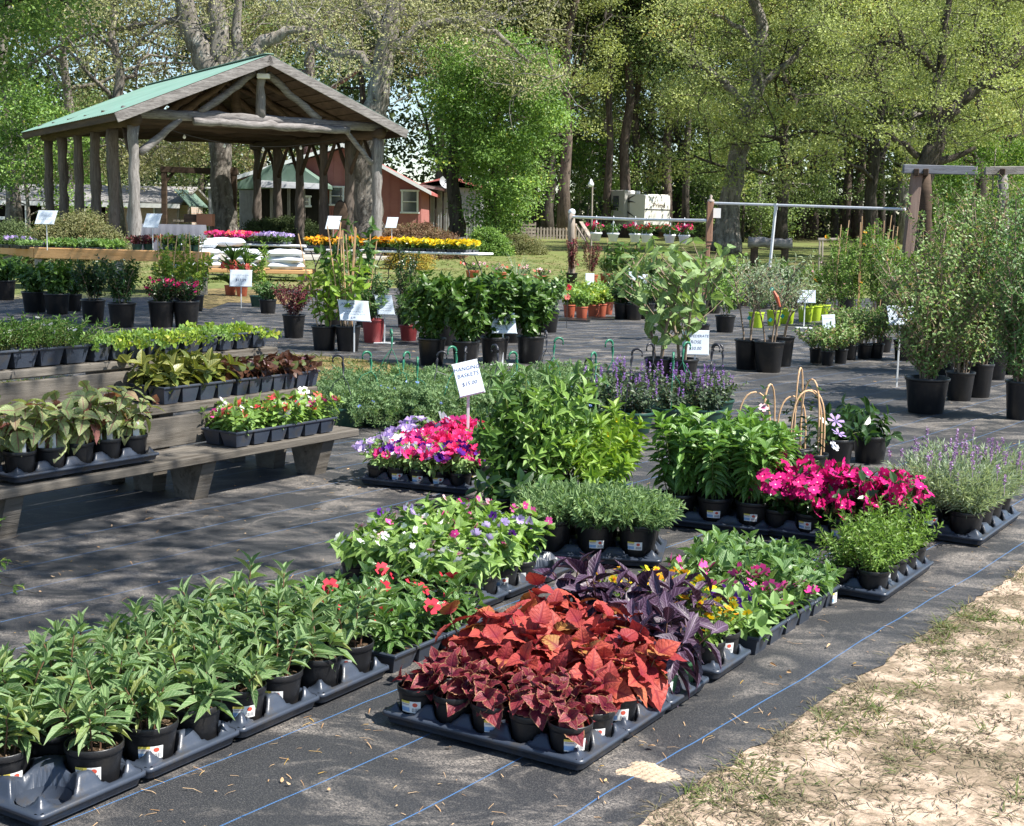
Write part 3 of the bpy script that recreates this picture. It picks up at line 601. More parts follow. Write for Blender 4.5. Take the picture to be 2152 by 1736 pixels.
o = thing('feathery_plant', 'feathery bright green fronds entering from the left edge over the cloth', 'plant', (-2.75, 4.4, 0)); bp = np.array(o.location); mb = MB(); fb = MB(); rgf = np.random.RandomState(3)
for tx, ty, Yd in ((36, 1100, 4.6), (78, 1248, 4.5), (50, 1190, 4.55), (10, 1150, 4.7), (20, 1215, 4.4)):
    e_ = np.array(AT(tx, ty, Yd)); s_ = bp+np.array((0, 0, .05)); md = (s_+e_)/2+np.array((0, 0, .22)); t_ = np.linspace(0, 1, 15)[:, None]; Q = (1-t_)**2*s_+2*t_*(1-t_)*md+t_**2*e_-bp; addtube(mb, Q, np.linspace(.004, .001, 15), 4, False)
    P, D = [], []
    for q, qn in zip(Q[3:-1], Q[4:]):
        ax = unit(qn-q)
        for sd in (-1, 1):
            sidev = unit(np.cross(ax, (0, 0, 1)))*sd
            for u_ in range(10): f_ = u_/10.; base = q+sidev*f_*.05+ax*f_*.02; P.append(base); D.append(unit(ax*.8+sidev*(.5 if u_ % 2 else 1.)+rgf.randn(3)*.35))
    addleaves(fb, T_SMALL, P, D, rgf.randn(len(P), 3)*.4+np.array((0, 0, 1.)), .022, .006, rgf)
mb.build('stems', B_DARK, o); fb.build('fronds', L_BRIGHT, o, kind='stuff')
# ------------------------------------------------------------------ wood, metal, paint
def wood(name, c1, c2, sc=3., axis=(.08, 1, 1), rough=.85, dark=(.04, .03, .02)):
    m, nt, out = newmat(name); v = nd(nt, 'ShaderNodeMapping', {0: co(nt), 3: axis}).outputs[0]
    n1 = noise(nt, sc*6, v, 9, .72, dist=.6); col = mixc(nt, ramp(nt, n1, [(.32, 0.), (.66, 1.)]), c1, c2)
    col = mixc(nt, ramp(nt, noise(nt, sc*16, v, 8, .75), [(.54, 0.), (.68, .9)]), col, dark)
    col = mixc(nt, math_(nt, 'MULTIPLY', nd(nt, 'ShaderNodeObjectInfo').outputs['Random'], .3), col, c1)
    b = nd(nt, 'ShaderNodeBump', {'Strength': .8, 'Distance': .012, 'Height': noise(nt, sc*14, v, 9, .75)}).outputs[0]
    nt.links.new(nd(nt, 'ShaderNodeBsdfPrincipled', {'Base Color': col, 'Roughness': rough, 'Specular IOR Level': .2, 'Normal': b}).outputs[0], out.inputs[0]); return m
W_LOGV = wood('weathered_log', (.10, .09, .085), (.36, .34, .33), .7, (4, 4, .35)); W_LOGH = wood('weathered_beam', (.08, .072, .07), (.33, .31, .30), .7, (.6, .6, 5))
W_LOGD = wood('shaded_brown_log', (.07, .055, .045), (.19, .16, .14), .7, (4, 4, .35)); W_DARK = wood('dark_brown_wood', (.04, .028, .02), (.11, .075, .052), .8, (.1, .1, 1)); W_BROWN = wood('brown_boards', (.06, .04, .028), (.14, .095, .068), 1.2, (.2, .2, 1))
W_ORANGE = wood('fresh_lumber', (.50, .27, .11), (.66, .40, .20), 1., (.1, .1, 1), dark=(.36, .18, .07)); W_GREY = wood('grey_bench_wood', (.16, .15, .135), (.34, .32, .29), 1.2, (.35, .35, 1))
W_POST = wood('brown_post', (.26, .14, .09), (.40, .24, .17), 1., (1, 1, .1)); W_FENCE = wood('pale_fence_wood', (.22, .18, .15), (.46, .40, .35), 1, (1, 1, .2))
P_GREEN = simple('green_metal_roof', (.145, .25, .20), (.20, .31, .26), .6, .5, .4, dirt=(.16, .33, .26)); P_PATINA = simple('dull_green_metal', (.10, .17, .13), (.17, .24, .20), 2, .6, .4); P_RED = simple('red_wall_paint', (.33, .125, .115), (.39, .165, .15), 1.5, .8, .2)
P_WHITE = simple('white_paint', (.72, .73, .74), (.80, .80, .79), 3, .5); P_WHITEP = simple('white_plastic', (.78, .80, .84), (.84, .85, .86), 3, .45, .5)
P_GREY = simple('galvanised_metal', (.30, .31, .33), (.46, .47, .48), 3, .5, .5, metal=.4); P_PIPE = simple('galvanised_pipe', (.62, .64, .67), (.78, .80, .82), 8, .4, .5, metal=.25)
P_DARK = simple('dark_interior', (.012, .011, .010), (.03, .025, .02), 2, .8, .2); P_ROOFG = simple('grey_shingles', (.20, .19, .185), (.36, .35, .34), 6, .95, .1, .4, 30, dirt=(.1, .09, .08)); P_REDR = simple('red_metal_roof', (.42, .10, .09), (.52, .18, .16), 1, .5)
P_BLACKM = simple('black_metal', (.02, .02, .022), (.035, .035, .035), 5, .45); P_CONC = simple('concrete', (.33, .31, .28), (.46, .43, .39), 2, .9, .2, .3, 40); P_GLASS = simple('window_glass', (.05, .06, .07), (.12, .14, .15), 1.5, .08, .8)
P_CREAM = simple('cream_panel', (.80, .78, .71), (.83, .81, .75), .7, .35, .5); P_TAN = simple('grey_tan_panel', (.40, .39, .36), (.45, .44, .41), .7, .35, .5); P_CLOTHG = simple('grey_table_cover', (.09, .095, .115), (.125, .13, .155), 2, .8, .2)
def brick_mat():
    m, nt, out = newmat('pale_brick'); v = nd(nt, 'ShaderNodeMapping', {0: co(nt), 2: (math.pi/2, 0, 0)}).outputs[0]
    b = nd(nt, 'ShaderNodeTexBrick', {0: v, 1: (.42, .28, .22), 2: (.50, .36, .29), 3: (.42, .38, .34), 4: 4., 5: .012})
    nt.links.new(nd(nt, 'ShaderNodeBsdfPrincipled', {'Base Color': b.outputs[0], 'Roughness': .9}).outputs[0], out.inputs[0]); return m
P_BRICK = brick_mat()
def rel(o, p): return Vector(p)-o.location
# ------------------------------------------------------------------ pavilion
FDv = Vector((math.sin(R_(58.5)), math.cos(R_(58.5)), 0)); SDv = Vector((-FDv.y, FDv.x, 0)); PW, PL, PZ = 8.6, 11.7, 4.35
pv = thing('pavilion', 'open log pavilion with green metal gable roof and grey peeled-log posts', 'pavilion', (-12.25, 44, 0))
def pp(a, b, z): return FDv*a+SDv*b+Vector((0, 0, z))
Z3 = Vector((0, 0, 1))
for s in (0, 1):
    for k in range(6):
        r = .165 if k == 0 else .155
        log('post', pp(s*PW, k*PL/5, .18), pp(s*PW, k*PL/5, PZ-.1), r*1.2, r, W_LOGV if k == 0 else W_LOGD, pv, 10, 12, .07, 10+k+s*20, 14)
        if s == 1 or k == 0:
            for q in (-1, 1):
                if 0 <= k*PL/5+q*1.1 <= PL+1: log('brace', pp(s*PW, k*PL/5+q*.1, PZ-1.25), pp(s*PW, k*PL/5+q*1.1, PZ-.05), .075, .065, W_DARK, pv, 7, 5, .1, k+q+3, 1)
    log('plate_beam', pp(s*PW, -.4, PZ+.08), pp(s*PW, PL+.4, PZ+.08), .2, .2, W_DARK, pv, 9, 12, .05, s+5, 2)
for k in range(6):
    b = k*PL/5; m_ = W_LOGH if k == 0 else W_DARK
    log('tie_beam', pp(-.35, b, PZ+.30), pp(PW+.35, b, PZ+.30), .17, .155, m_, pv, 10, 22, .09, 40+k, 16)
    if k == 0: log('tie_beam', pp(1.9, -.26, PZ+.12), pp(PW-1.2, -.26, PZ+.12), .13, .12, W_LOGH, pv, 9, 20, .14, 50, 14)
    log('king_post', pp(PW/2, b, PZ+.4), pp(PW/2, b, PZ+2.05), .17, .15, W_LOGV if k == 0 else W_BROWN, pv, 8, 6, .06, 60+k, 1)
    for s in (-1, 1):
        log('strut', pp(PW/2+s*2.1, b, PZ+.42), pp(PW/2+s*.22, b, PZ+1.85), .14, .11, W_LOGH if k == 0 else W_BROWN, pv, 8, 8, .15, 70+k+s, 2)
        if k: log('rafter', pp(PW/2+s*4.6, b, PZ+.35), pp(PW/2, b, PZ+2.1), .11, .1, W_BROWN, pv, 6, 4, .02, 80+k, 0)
log('brace', pp(.2, 0, PZ-.95), pp(1.55, 0, PZ+.2), .13, .1, W_LOGH, pv, 8, 7, .12, 91, 3); log('brace', pp(PW-.2, 0, PZ-.95), pp(PW-1.3, 0, PZ+.2), .1, .08, W_LOGH, pv, 8, 7, .12, 92, 2)
EZ, AZ, OH, RH = PZ+.18, PZ+2.32, .78, .8                 # eave height, apex height, side overhang, front overhang
hw = PW/2+OH
for s in (-1, 1):
    e0, e1, a0, a1 = pp(PW/2+s*hw, -RH, EZ), pp(PW/2+s*hw, PL+RH, EZ), pp(PW/2, -RH, AZ), pp(PW/2, PL+RH, AZ)
    n_ = (a0-e0).cross(e1-e0).normalized(); n_ = n_ if n_.z > 0 else -n_
    for k in range(11):                                # ceiling boards under the metal
        f0, f1 = k/11+.004, (k+1)/11-.004; q = [e0.lerp(a0, f0), e0.lerp(a0, f1), e1.lerp(a1, f1), e1.lerp(a1, f0)]; q = q+[x+n_*.035 for x in q]
        MB().add([tuple(x) for x in q], [(0, 1, 2, 3), (4, 7, 6, 5), (0, 4, 5, 1), (3, 2, 6, 7), (0, 3, 7, 4), (1, 5, 6, 2)]).build('ceiling_board', W_BROWN, pv)
    mb = MB(); nr = 62; prof = []
    for k in range(nr*4+1):
        f = k/(nr*4); h = .02 if k % 4 == 1 else 0.; prof.append((f, h))
    V = []; 
    for f, h in prof: V += [tuple(e0.lerp(e1, f)+n_*(.042+h)-(a0-e0).normalized()*.06), tuple(a0.lerp(a1, f)+n_*(.042+h))]
    mb.add(V, [(2*i, 2*i+2, 2*i+3, 2*i+1) for i in range(len(prof)-1)]); mb.build('metal_roof', P_GREEN, pv)
    for (x0, x1, nm, lab) in ((0, 0, 'rake_board', None), (PL+2*RH, 0, 'rake_board', None)):
        sh = SDv*(x0-.03 if x0 == 0 else x0+.03)
        M, L = look(e0+sh-n_*.13, a0+sh-n_*.13, .05, .3); mb = MB(); addbox(mb, L+.05, .05, .30, .008, M=M); mb.build(nm, W_LOGH, pv)
    beam('fascia', e0-n_*.1, e1-n_*.1, .05, .24, W_DARK, pv)
beam('ridge_cap', pp(PW/2, -RH-.02, AZ+.07), pp(PW/2, PL+RH, AZ+.07), .3, .03, P_GREEN, pv)
M, L = look(pp(PW/2, -.2, PZ+1.75), pp(PW/2+.01, -.2, PZ+1.75), 1, 1); mb = MB(); addbox(mb, .42, .22, .16, .02, tuple(pp(PW/2, -.25, PZ+1.72))); mb.build('flood_light', P_WHITE, pv)
mb = MB(); V, F = lathe([(.0, .0), (.5, .02), (.55, .08), (.5, .14), (0, .16)], 20); V = V@np.array([[1, 0, 0], [0, 0, 1], [0, 1, 0]]).T
mb.add(V+np.array(tuple(pp(PW-.25, PL/5, 1.9))), F); 
hang = thing('wall_disc', 'round dark disc hanging on the second right-hand pavilion post', 'disc', pv.location+pp(PW-.35, PL/5, 1.55)-FDv*.0)
mb = MB(); V, F = lathe([(.0, -.03), (.42, -.02), (.5, .0), (.42, .05), (.0, .03)], 22); V = V[:, [0, 2, 1]]*np.array([.55, 1, 1.15]); mb.add(V, F); mb.build('disc_face', W_DARK, hang, True)
mb = MB(); addtube(mb, [(0, 0, .55), (0, 0, .95)], .02, 5); mb.build('hanger', P_BLACKM, hang)
bs = thing('bulb_string', 'string of round bulbs sagging under the pavilion tie beam', 'string lights', pv.location)
Q = [tuple(pp(1.6+6*t, 1.2, PZ-.1-1.6*t*(1-t))) for t in np.linspace(0, 1, 14)]
mb = MB(); addtube(mb, Q, .012, 4); mb.build('cord', P_BLACKM, bs)
me = MB().add(*lathe([(.0, -.09), (.05, -.06), (.055, -.02), (.03, .03), (.02, .05), (.0, .05)], 10)).mesh('bulb', P_WHITE, True)
for q in Q[1:-1:3]: put('bulb', me, bs, loc=(q[0], q[1], q[2]-.07))
slab = [pv.location+pp(a, b, 0) for a, b in ((-1, -1.2), (PW+1, -1.2), (PW+1, PL+1), (-1, PL+1))]
mb = MB(); V = [(p.x, p.y, z) for z in (-.1, .16) for p in slab]; mb.add(V, [(3, 2, 1, 0), (4, 5, 6, 7), (0, 1, 5, 4), (1, 2, 6, 5), (2, 3, 7, 6), (3, 0, 4, 7)]).build('pavilion_slab', P_CONC, kind='structure')
# ------------------------------------------------------------------ things inside the pavilion
def drape_table(loc, rz, L, D, H, label):
    t = thing('table', label, 'table', loc, rz); mb = MB(); addbox(mb, L, D, .04, .005, (0, 0, H-.02)); mb.build('tabletop', W_BROWN, t)
    for sx in (-1, 1):
        for sy in (-1, 1): mb = MB(); addbox(mb, .05, .05, H-.04, .004, (sx*(L/2-.1), sy*(D/2-.1), (H-.04)/2)); mb.build('leg', P_BLACKM, t)
    c = thing('tablecloth', 'grey pleated cloth draped to the floor over the pavilion table', 'tablecloth', loc, rz)
    ring = []; n = 90
    per = [(x, -D/2) for x in np.linspace(-L/2, L/2, 30)]+[(L/2, y) for y in np.linspace(-D/2, D/2, 14)[1:]]+[(x, D/2) for x in np.linspace(L/2, -L/2, 30)[1:]]+[(-L/2, y) for y in np.linspace(D/2, -D/2, 14)[1:-1]]
    n = len(per); V = []
    for z, s in ((H+.006, 0), (H+.004, .012), (H*.5, .05), (.03, .09)):
        for i, (x, y) in enumerate(per):
            w_ = s*(1+.5*math.sin(i*1.9)); V.append((x*(1+w_/L*2), y*(1+w_/D*2), z))
    F = [(k*n+i, k*n+(i+1) % n, (k+1)*n+(i+1) % n, (k+1)*n+i) for k in range(3) for i in range(n)]
    mb = MB().add(V, F); V2 = [(-L/2, -D/2, H+.006), (L/2, -D/2, H+.006), (L/2, D/2, H+.006), (-L/2, D/2, H+.006)]; mb.add(V2, [(0, 1, 2, 3)]); mb.build('cloth', P_CLOTHG, c, True)
p = AT(362, 470, 46.); drape_table((p.x, p.y, .16), R_(4), 2.1, .8, .98, 'folding table hidden under the grey cloth inside the pavilion')
p = AT(432, 455, 48.5)
cr = thing('wooden_box', 'reddish brown wooden chest on legs behind the grey cloth table', 'chest', (p.x, p.y, .16)); mb = MB(); addbox(mb, .55, .5, .42, .01, (0, 0, 1.15)); mb.build('chest_body', simple('red_brown_wood', (.26, .11, .06), (.34, .15, .08), 3, .6), cr)
mb = MB(); addbox(mb, .5, .45, .28, .01, (-.5, .1, 1.2)); mb.build('side_box', W_BROWN, cr)
for sx in (-1, 1):
    for sy in (-1, 1): mb = MB(); addbox(mb, .06, .06, .94, .0, (sx*.22, sy*.2, .47)); mb.build('leg', W_BROWN, cr)
# dark timber frame beyond
fr = thing('timber_frame', 'dark braced timber frame standing behind the pavilion posts', 'frame', onground(345, 480, 60))
for x in (345, 492):
    a, b = rel(fr, AT(x, 500, 60.)), rel(fr, AT(x, 352, 60.)); beam('frame_post', (a.x, a.y, -.6), b, .22, .22, W_DARK, fr)
a, b = rel(fr, AT(338, 356, 60.)), rel(fr, AT(500, 362, 60.)); beam('frame_beam', a, b, .25, .25, W_DARK, fr)
for x0, y0, x1, y1 in ((347, 385, 366, 360), (490, 392, 470, 366)): beam('frame_brace', rel(fr, AT(x0, y0, 60.)), rel(fr, AT(x1, y1, 60.)), .12, .12, W_DARK, fr)
# ------------------------------------------------------------------ houses
def poly3(mb, pts, d, mi=0):                       # prism of a polygon pushed back by vector d
    n = len(pts); V = [tuple(p) for p in pts]+[tuple(Vector(p)+d) for p in pts]; n0 = mb.n
    mb.add(V, [(i, (i+1) % n, n+(i+1) % n, n+i) for i in range(n)], None, mi)
    for off, rev in ((0, 0), (n, 1)):
        t = [(n0+off, n0+off+i, n0+off+i+1) for i in range(1, n-1)]; mb.Fc.append(np.array(t)); mb.MI.append(np.full(len(t), mi))
    return mb
def window(parent, p, w_, h_, n=(0, -1, 0), shade=P_GLASS, rows=1):      # p = centre on the wall, facing -Y
    x, y, z = p
    mb = MB(); f = .09
    for dx, dz, sx, sz in ((0, h_/2, w_+f*2, f), (0, -h_/2, w_+f*2, f), (-w_/2, 0, f, h_-f), (w_/2, 0, f, h_-f), (0, 0, w_-f, .045)): addbox(mb, sx, .07, sz, .008, (x+dx, y-.035, z+dz))
    fr_ = mb.build('window', P_WHITE, parent); mb = MB(); addbox(mb, w_-.02, .02, h_-.02, 0, (x, y-.012, z)); mb.build('pane', shade, fr_); return fr_
Yh = 72.
h1 = thing('brick_house', 'low pale brick house with grey shingle roof and shaded porch at far left', 'house', onground(200, 480, Yh)); z0 = -.2
A_, B_ = rel(h1, AT(-90, 480, Yh)), rel(h1, AT(372, 480, Yh)); He = rel(h1, AT(200, 427, Yh)).z; Hr = rel(h1, AT(200, 391, Yh)).z
xm = rel(h1, AT(222, 480, Yh)).x
mb = MB(); addbox(mb, B_.x-xm, 6, He+.2, 0, ((B_.x+xm)/2, 3, He/2-.1)); mb.build('wall', P_BRICK, h1)
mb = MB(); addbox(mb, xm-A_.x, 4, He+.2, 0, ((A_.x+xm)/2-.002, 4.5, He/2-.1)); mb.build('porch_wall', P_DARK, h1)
mb = MB(); poly3(mb, [(A_.x-.4, -1., He-.02), (B_.x+.4, -.6, He-.02), (B_.x+.4, 3, Hr), (A_.x-.4, 3, Hr)], Vector((0, 0, .12))); poly3(mb, [(A_.x-.4, 7, He), (A_.x-.4, 3.01, Hr), (B_.x+.4, 3.01, Hr), (B_.x+.4, 7, He)], Vector((0, 0, .12))); mb.build('roof', P_ROOFG, h1)
mb = MB(); addbox(mb, B_.x-A_.x+.8, .05, .22, .0, ((A_.x+B_.x)/2, -1.03, He-.08)); mb.build('gutter', P_WHITE, h1)
for x in (5, 42, 70, 105, 150, 185, 214):
    q = rel(h1, AT(x, 480, Yh)); mb = MB(); addbox(mb, .22 if x != 42 else .5, .16, He+.1, .01, (q.x, -.8, He/2-.12)); mb.build('porch_post', P_WHITE, h1)
mb = MB(); q0, q1 = rel(h1, AT(-60, 457, Yh)), rel(h1, AT(60, 457, Yh)); addbox(mb, q1.x-q0.x, .08, .16, 0, ((q0.x+q1.x)/2, -.9, q0.z)); mb.build('porch_rail', P_WHITE, h1)
q = rel(h1, AT(336, 425, Yh)); window(h1, (q.x, 0, rel(h1, AT(336, 453, Yh)).z), .38*1.6, 1.3)
mb = MB(); q0 = rel(h1, AT(380, 400, Yh)); q1 = rel(h1, AT(406, 430, Yh)); poly3(mb, [(B_.x+.1, -1, He+.75), (B_.x+.95, -1.2, He-.1), (B_.x+.95, 3, He-.1), (B_.x+.1, 3, He+.75)], Vector((0, 0, .06))); mb.build('porch_roof', P_PATINA, h1)
for dx in (.3, .85): mb = MB(); addbox(mb, .1, .1, He, 0, (B_.x+dx, -.9, He/2-.1)); mb.build('porch_post', W_FENCE, h1)
mb = MB(); addbox(mb, .9, .06, .1, 0, (B_.x+.5, -.95, .75)); mb.build('porch_rail', W_FENCE, h1)
# red house
Yr = 66.
h2 = thing('red_house', 'red board-sided house with white trim and green-roofed dark porch', 'house', onground(740, 480, Yr))
def rp(x, y, dy=0.): return rel(h2, AT(x, y, Yr))+Vector((0, dy, 0))
g = [rp(588, 520), rp(885, 520), rp(885, 398), rp(722, 312), rp(588, 352)]; g[0].z = g[1].z = -.3
mb = MB(); poly3(mb, g, Vector((0, 7, 0))); mb.build('wall', P_RED, h2)
for k in range(15):
    x = g[0].x+.25+k*(g[1].x-g[0].x-.4)/14.; zt = g[3].z-.15-abs(x-g[3].x)*(.47 if x > g[3].x else .28); mb = MB(); addbox(mb, .05, .03, zt+.3, 0, (x, -.018, zt/2-.16)); mb.build('batten', P_RED, h2)
mb = MB(); poly3(mb, [rp(905, 404, -.7), rp(722, 304, -.7), rp(722, 308, -.7), rp(905, 410, -.7)], Vector((0, 9, 0))); poly3(mb, [rp(500, 372, -.7), rp(722, 304, -.71), rp(722, 308, -.71), rp(500, 377, -.7)], Vector((0, 9, 0))); mb.build('roof', P_REDR, h2)
for a, b, hh in (((722, 302), (908, 403), 8), ((498, 372), (722, 303), 8)):
    mb = MB(); poly3(mb, [rp(a[0], a[1], -.75), rp(b[0], b[1], -.75), rp(b[0], b[1]+hh, -.75), rp(a[0], a[1]+hh, -.75)], Vector((0, .04, 0))); mb.build('white_fascia', P_WHITE, h2)
q = rp(708, 412); window(h2, (q.x, q.y-.02, q.z), .62, .86); q = rp(861, 424); window(h2, (q.x, q.y-.02, q.z), .75, 1.05)
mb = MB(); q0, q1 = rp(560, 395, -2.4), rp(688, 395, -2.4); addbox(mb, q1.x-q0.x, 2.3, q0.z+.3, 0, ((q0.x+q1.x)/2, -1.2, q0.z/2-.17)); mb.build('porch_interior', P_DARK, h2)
for x in (562, 590, 625, 655, 690):
    q = rp(x, 395, -2.5); mb = MB(); addbox(mb, .14, .14, q.z+.3, .01, (q.x, -2.5, q.z/2-.15)); mb.build('porch_post', W_LOGV, h2)
mb = MB(); poly3(mb, [rp(505, 396, -2.6), rp(590, 352, -2.6), rp(640, 350, -2.6), rp(700, 392, -2.6), rp(700, 399, -2.6), rp(510, 400, -2.6)], Vector((0, 2.5, 0))); mb.build('porch_roof', P_PATINA, h2)
mb = MB(); poly3(mb, [rp(560, 384, -2.9), rp(702, 392, -2.9), rp(700, 401, -3.0), rp(560, 397, -3.0)], Vector((0, .3, .05))); mb.build('porch_awning', P_GREY, h2)
q = rp(655, 425, -2.42); window(h2, (q.x, q.y-.06, q.z), .55, .45)
for x0, x1, lab in ((438, 458, 'pale blue-grey metal shed left of the pavilion oak trunk'), (503, 545, 'pale blue-grey metal shed beside the red house porch')):
    s = thing('metal_shed', lab, 'shed', onground((x0+x1)/2, 480, 70)); a, b, t_ = rel(s, AT(x0, 470, 70.)), rel(s, AT(x1, 470, 70.)), rel(s, AT(x0, 397, 70.)).z; mb = MB(); addbox(mb, b.x-a.x, 1.6, t_+.3, 0, ((a.x+b.x)/2, .8, t_/2-.15)); mb.build('wall', P_GREY, s)
    mb = MB(); addbox(mb, b.x-a.x+.3, 1.9, .08, .01, ((a.x+b.x)/2, .8, t_+.042)); mb.build('roof', P_WHITE, s)
    n_ = int((b.x-a.x)/.16)
    for k in range(n_): mb = MB(); addbox(mb, .03, .03, t_, 0, (a.x+.08+k*.16, -.017, t_/2)); mb.build('rib', P_GREY, s)
s = thing('metal_barn', 'grey ribbed metal barn with red roof behind the dark tree trunk', 'barn', onground(950, 480, 74))
def sp_(x, y, dy=0.): return rel(s, AT(x, y, 74.))+Vector((0, dy, 0))
g = [sp_(890, 500), sp_(1012, 500), sp_(1012, 397), sp_(945, 376), sp_(890, 390)]; g[0].z = g[1].z = -.3
mb = MB(); poly3(mb, g, Vector((0, 6, 0))); mb.build('wall', P_GREY, s)
for k in range(22):
    x = g[0].x+.08+k*.14; zt = g[3].z-.1-abs(x-g[3].x)*.36
    if x < g[1].x: mb = MB(); addbox(mb, .03, .035, zt+.2, 0, (x, -.02, zt/2-.1)); mb.build('rib', P_GREY, s)
mb = MB(); poly3(mb, [sp_(880, 388, -.4), sp_(945, 370, -.4), sp_(1020, 394, -.4), sp_(1020, 399, -.4), sp_(945, 376, -.4), sp_(880, 394, -.4)], Vector((0, 7, 0))); mb.build('roof', P_REDR, s)
mb = MB(); poly3(mb, [sp_(815, 383, -2), sp_(905, 392, -2), sp_(952, 402, -2), sp_(952, 407, -2), (sp_(905, 398, -2)), sp_(815, 390, -2)], Vector((0, 3, 0))); mb.build('lean_to_roof', P_ROOFG, s)
for x in (893, 906, 920, 935): a = sp_(x, 404, -1.9); mb = MB(); addbox(mb, .1, .1, a.z+.3, 0, (a.x, a.y, a.z/2-.15)); mb.build('lean_to_post', P_DARK, s)
dsh = thing('satellite_dish', 'grey satellite dish on the barn roof', 'dish', AT(935, 385, 71.9)); mb = MB(); V, F = lathe([(0, 0), (.2, .03), (.36, .12)], 14); Mx = Matrix.Rotation(R_(65), 4, 'X')@Matrix.Rotation(R_(25), 4, 'Y'); mb.add(xf(V, Mx), F); mb.build('reflector', P_GREY, dsh, True); mb = MB(); addtube(mb, [(0, .05, -.5), (0, 0, 0), (.1, -.3, .1)], .03, 5); mb.build('mast', P_BLACKM, dsh)
# ------------------------------------------------------------------ travel trailer
Yt = 84.
rv = thing('travel_trailer', 'cream and grey travel trailer parked in the trees beyond the fence', 'trailer', onground(1345, 480, Yt), R_(30))
q = mpp(AT(1345, 450, Yt)); HH = 3.15; rz = rv.location.z
HH = AT(1345, 408, Yt).z-rz; Wd = 56*q/math.cos(R_(30)); Ld = 62*q/math.sin(R_(30))*.95; FL_ = .75
# local frame: front cap faces -Y (turned right), side faces -X
mb = MB(); prof = [(0, FL_), (-.36, FL_+.1), (-.42, FL_+1.1), (-.42, FL_+1.5), (-.38, HH-.12), (-.25, HH), (1.2, HH), (1.2, FL_)]
poly3(mb, [(0, y, z) for y, z in prof], Vector((Wd, 0, 0))); mb.build('front_cap', P_CREAM, rv)
mb = MB(); addbox(mb, Wd-.02, Ld, HH-FL_, .04, (Wd/2, Ld/2+1.0, (HH+FL_)/2)); mb.build('body', P_TAN, rv)
mb = MB(); addbox(mb, .28, 2.0, 1.9, .03, (-.15, 2.4, FL_+1.25)); mb.build('slide_out', P_TAN, rv)
mb = MB(); addbox(mb, .02, .62, .7, .005, (-.30, 2.3, FL_+1.5)); fr2 = mb.build('window', P_BLACKM, rv); mb = MB(); addbox(mb, .012, .5, .58, 0, (-.315, 2.3, FL_+1.5)); mb.build('pane', P_GLASS, fr2)
mb = MB(); addbox(mb, .02, .5, .8, 0, (-.012, 4.4, FL_+1.1)); mb.build('side_door', P_BLACKM, rv)
for a in range(3):
    Q = [(-.015-(.29 if t > .45 and t < .9 else 0), .5+t*3.4, FL_+.5+a*.45+.55*math.sin(t*2.6+a)) for t in np.linspace(0, 1, 12)]
    V = []; 
    for i, (x, y, z) in enumerate(Q): w_ = .09*math.sin(math.pi*i/11); V += [(x-.012, y, z+w_), (x-.012, y, z-w_)]
    MB().add(V, [(2*i, 2*i+2, 2*i+3, 2*i+1) for i in range(11)]).build('swoosh_stripe', P_BLACKM, rv)
mb = MB(); addbox(mb, .75, .8, .24, .05, (Wd*.4, 2.1, HH+.12)); mb.build('air_conditioner', P_WHITE, rv)
mb = MB(); addbox(mb, Wd, .012, .05, 0, (Wd/2, -.425, FL_+1.02)); mb.build('trim_strip', P_BLACKM, rv)
me = MB().add(*(lambda VF: (VF[0][:, [2, 0, 1]], VF[1]))(lathe([(.0, -.1), (.3, -.1), (.34, -.06), (.34, .06), (.3, .1), (0, .1)], 16))).mesh('wheel', P_BLACKM, True)
for y in (3.2, 4.1):
    for x in (.1, Wd-.1): put('wheel', me, rv, loc=(x, y, .34))
mb = MB(); addbox(mb, .1, 1.6, .12, .01, (Wd/2, -.7, .5)); addbox(mb, .08, .08, .5, 0, (Wd/2, -1.3, .25)); mb.build('hitch', P_BLACKM, rv)
def text(parent, s, size, M, mat, name='lettering', shear=0., ext=0.):
    cu = bpy.data.curves.new(name, 'FONT'); cu.body = s; cu.size = size; cu.align_x = 'CENTER'; cu.align_y = 'CENTER'; cu.shear = shear; cu.extrude = ext; cu.resolution_u = 2; cu.materials.append(mat)
    o = bpy.data.objects.new('tmp_text', cu); me = bpy.data.meshes.new_from_object(o); me.name = name; bpy.data.objects.remove(o); bpy.data.curves.remove(cu)
    return put(name, me, parent, M=M)
INK = simple('ink', (.02, .03, .09), (.03, .04, .12), 5, .7)
text(rv, 'Prime', .40, Matrix.Translation((Wd*.56, -.437, FL_+1.28))@Matrix.Rotation(R_(90), 4, 'X'), simple('brown_ink', (.12, .08, .05)), ext=.004)
# ------------------------------------------------------------------ picket fence, boards, pole
Yf = 78.
pf = thing('picket_fence', 'weathered picket fence at the far edge of the lawn', 'fence', onground(1165, 480, Yf))
x0, x1 = rel(pf, AT(1097, 480, Yf)).x, rel(pf, AT(1250, 480, Yf)).x; n_ = 24; ztop = rel(pf, AT(1165, 476, Yf)).z
for k in range(n_):
    x = x0+(x1-x0)*k/(n_-1); h = ztop*(.96+.06*tr.rand()); z = gz(0, Yf)-pf.location.z
    MB().add([(x-.05, 0, z), (x+.05, 0, z), (x+.05, 0, h-.06), (x, 0, h), (x-.05, 0, h-.06), (x-.05, .025, z), (x+.05, .025, z), (x+.05, .025, h-.06), (x, .025, h), (x-.05, .025, h-.06)], [(0, 1, 2, 4), (5, 9, 7, 6), (0, 5, 6, 1), (1, 6, 7, 2), (4, 9, 5, 0), (2, 7, 8, 3), (3, 8, 9, 4), (2, 3, 4, 4)[:4]][:7]).build('picket', W_FENCE, pf)
for z in (ztop*.3, ztop*.75): mb = MB(); addbox(mb, x1-x0, .04, .09, 0, ((x0+x1)/2, .047, z)); mb.build('rail', W_FENCE, pf)
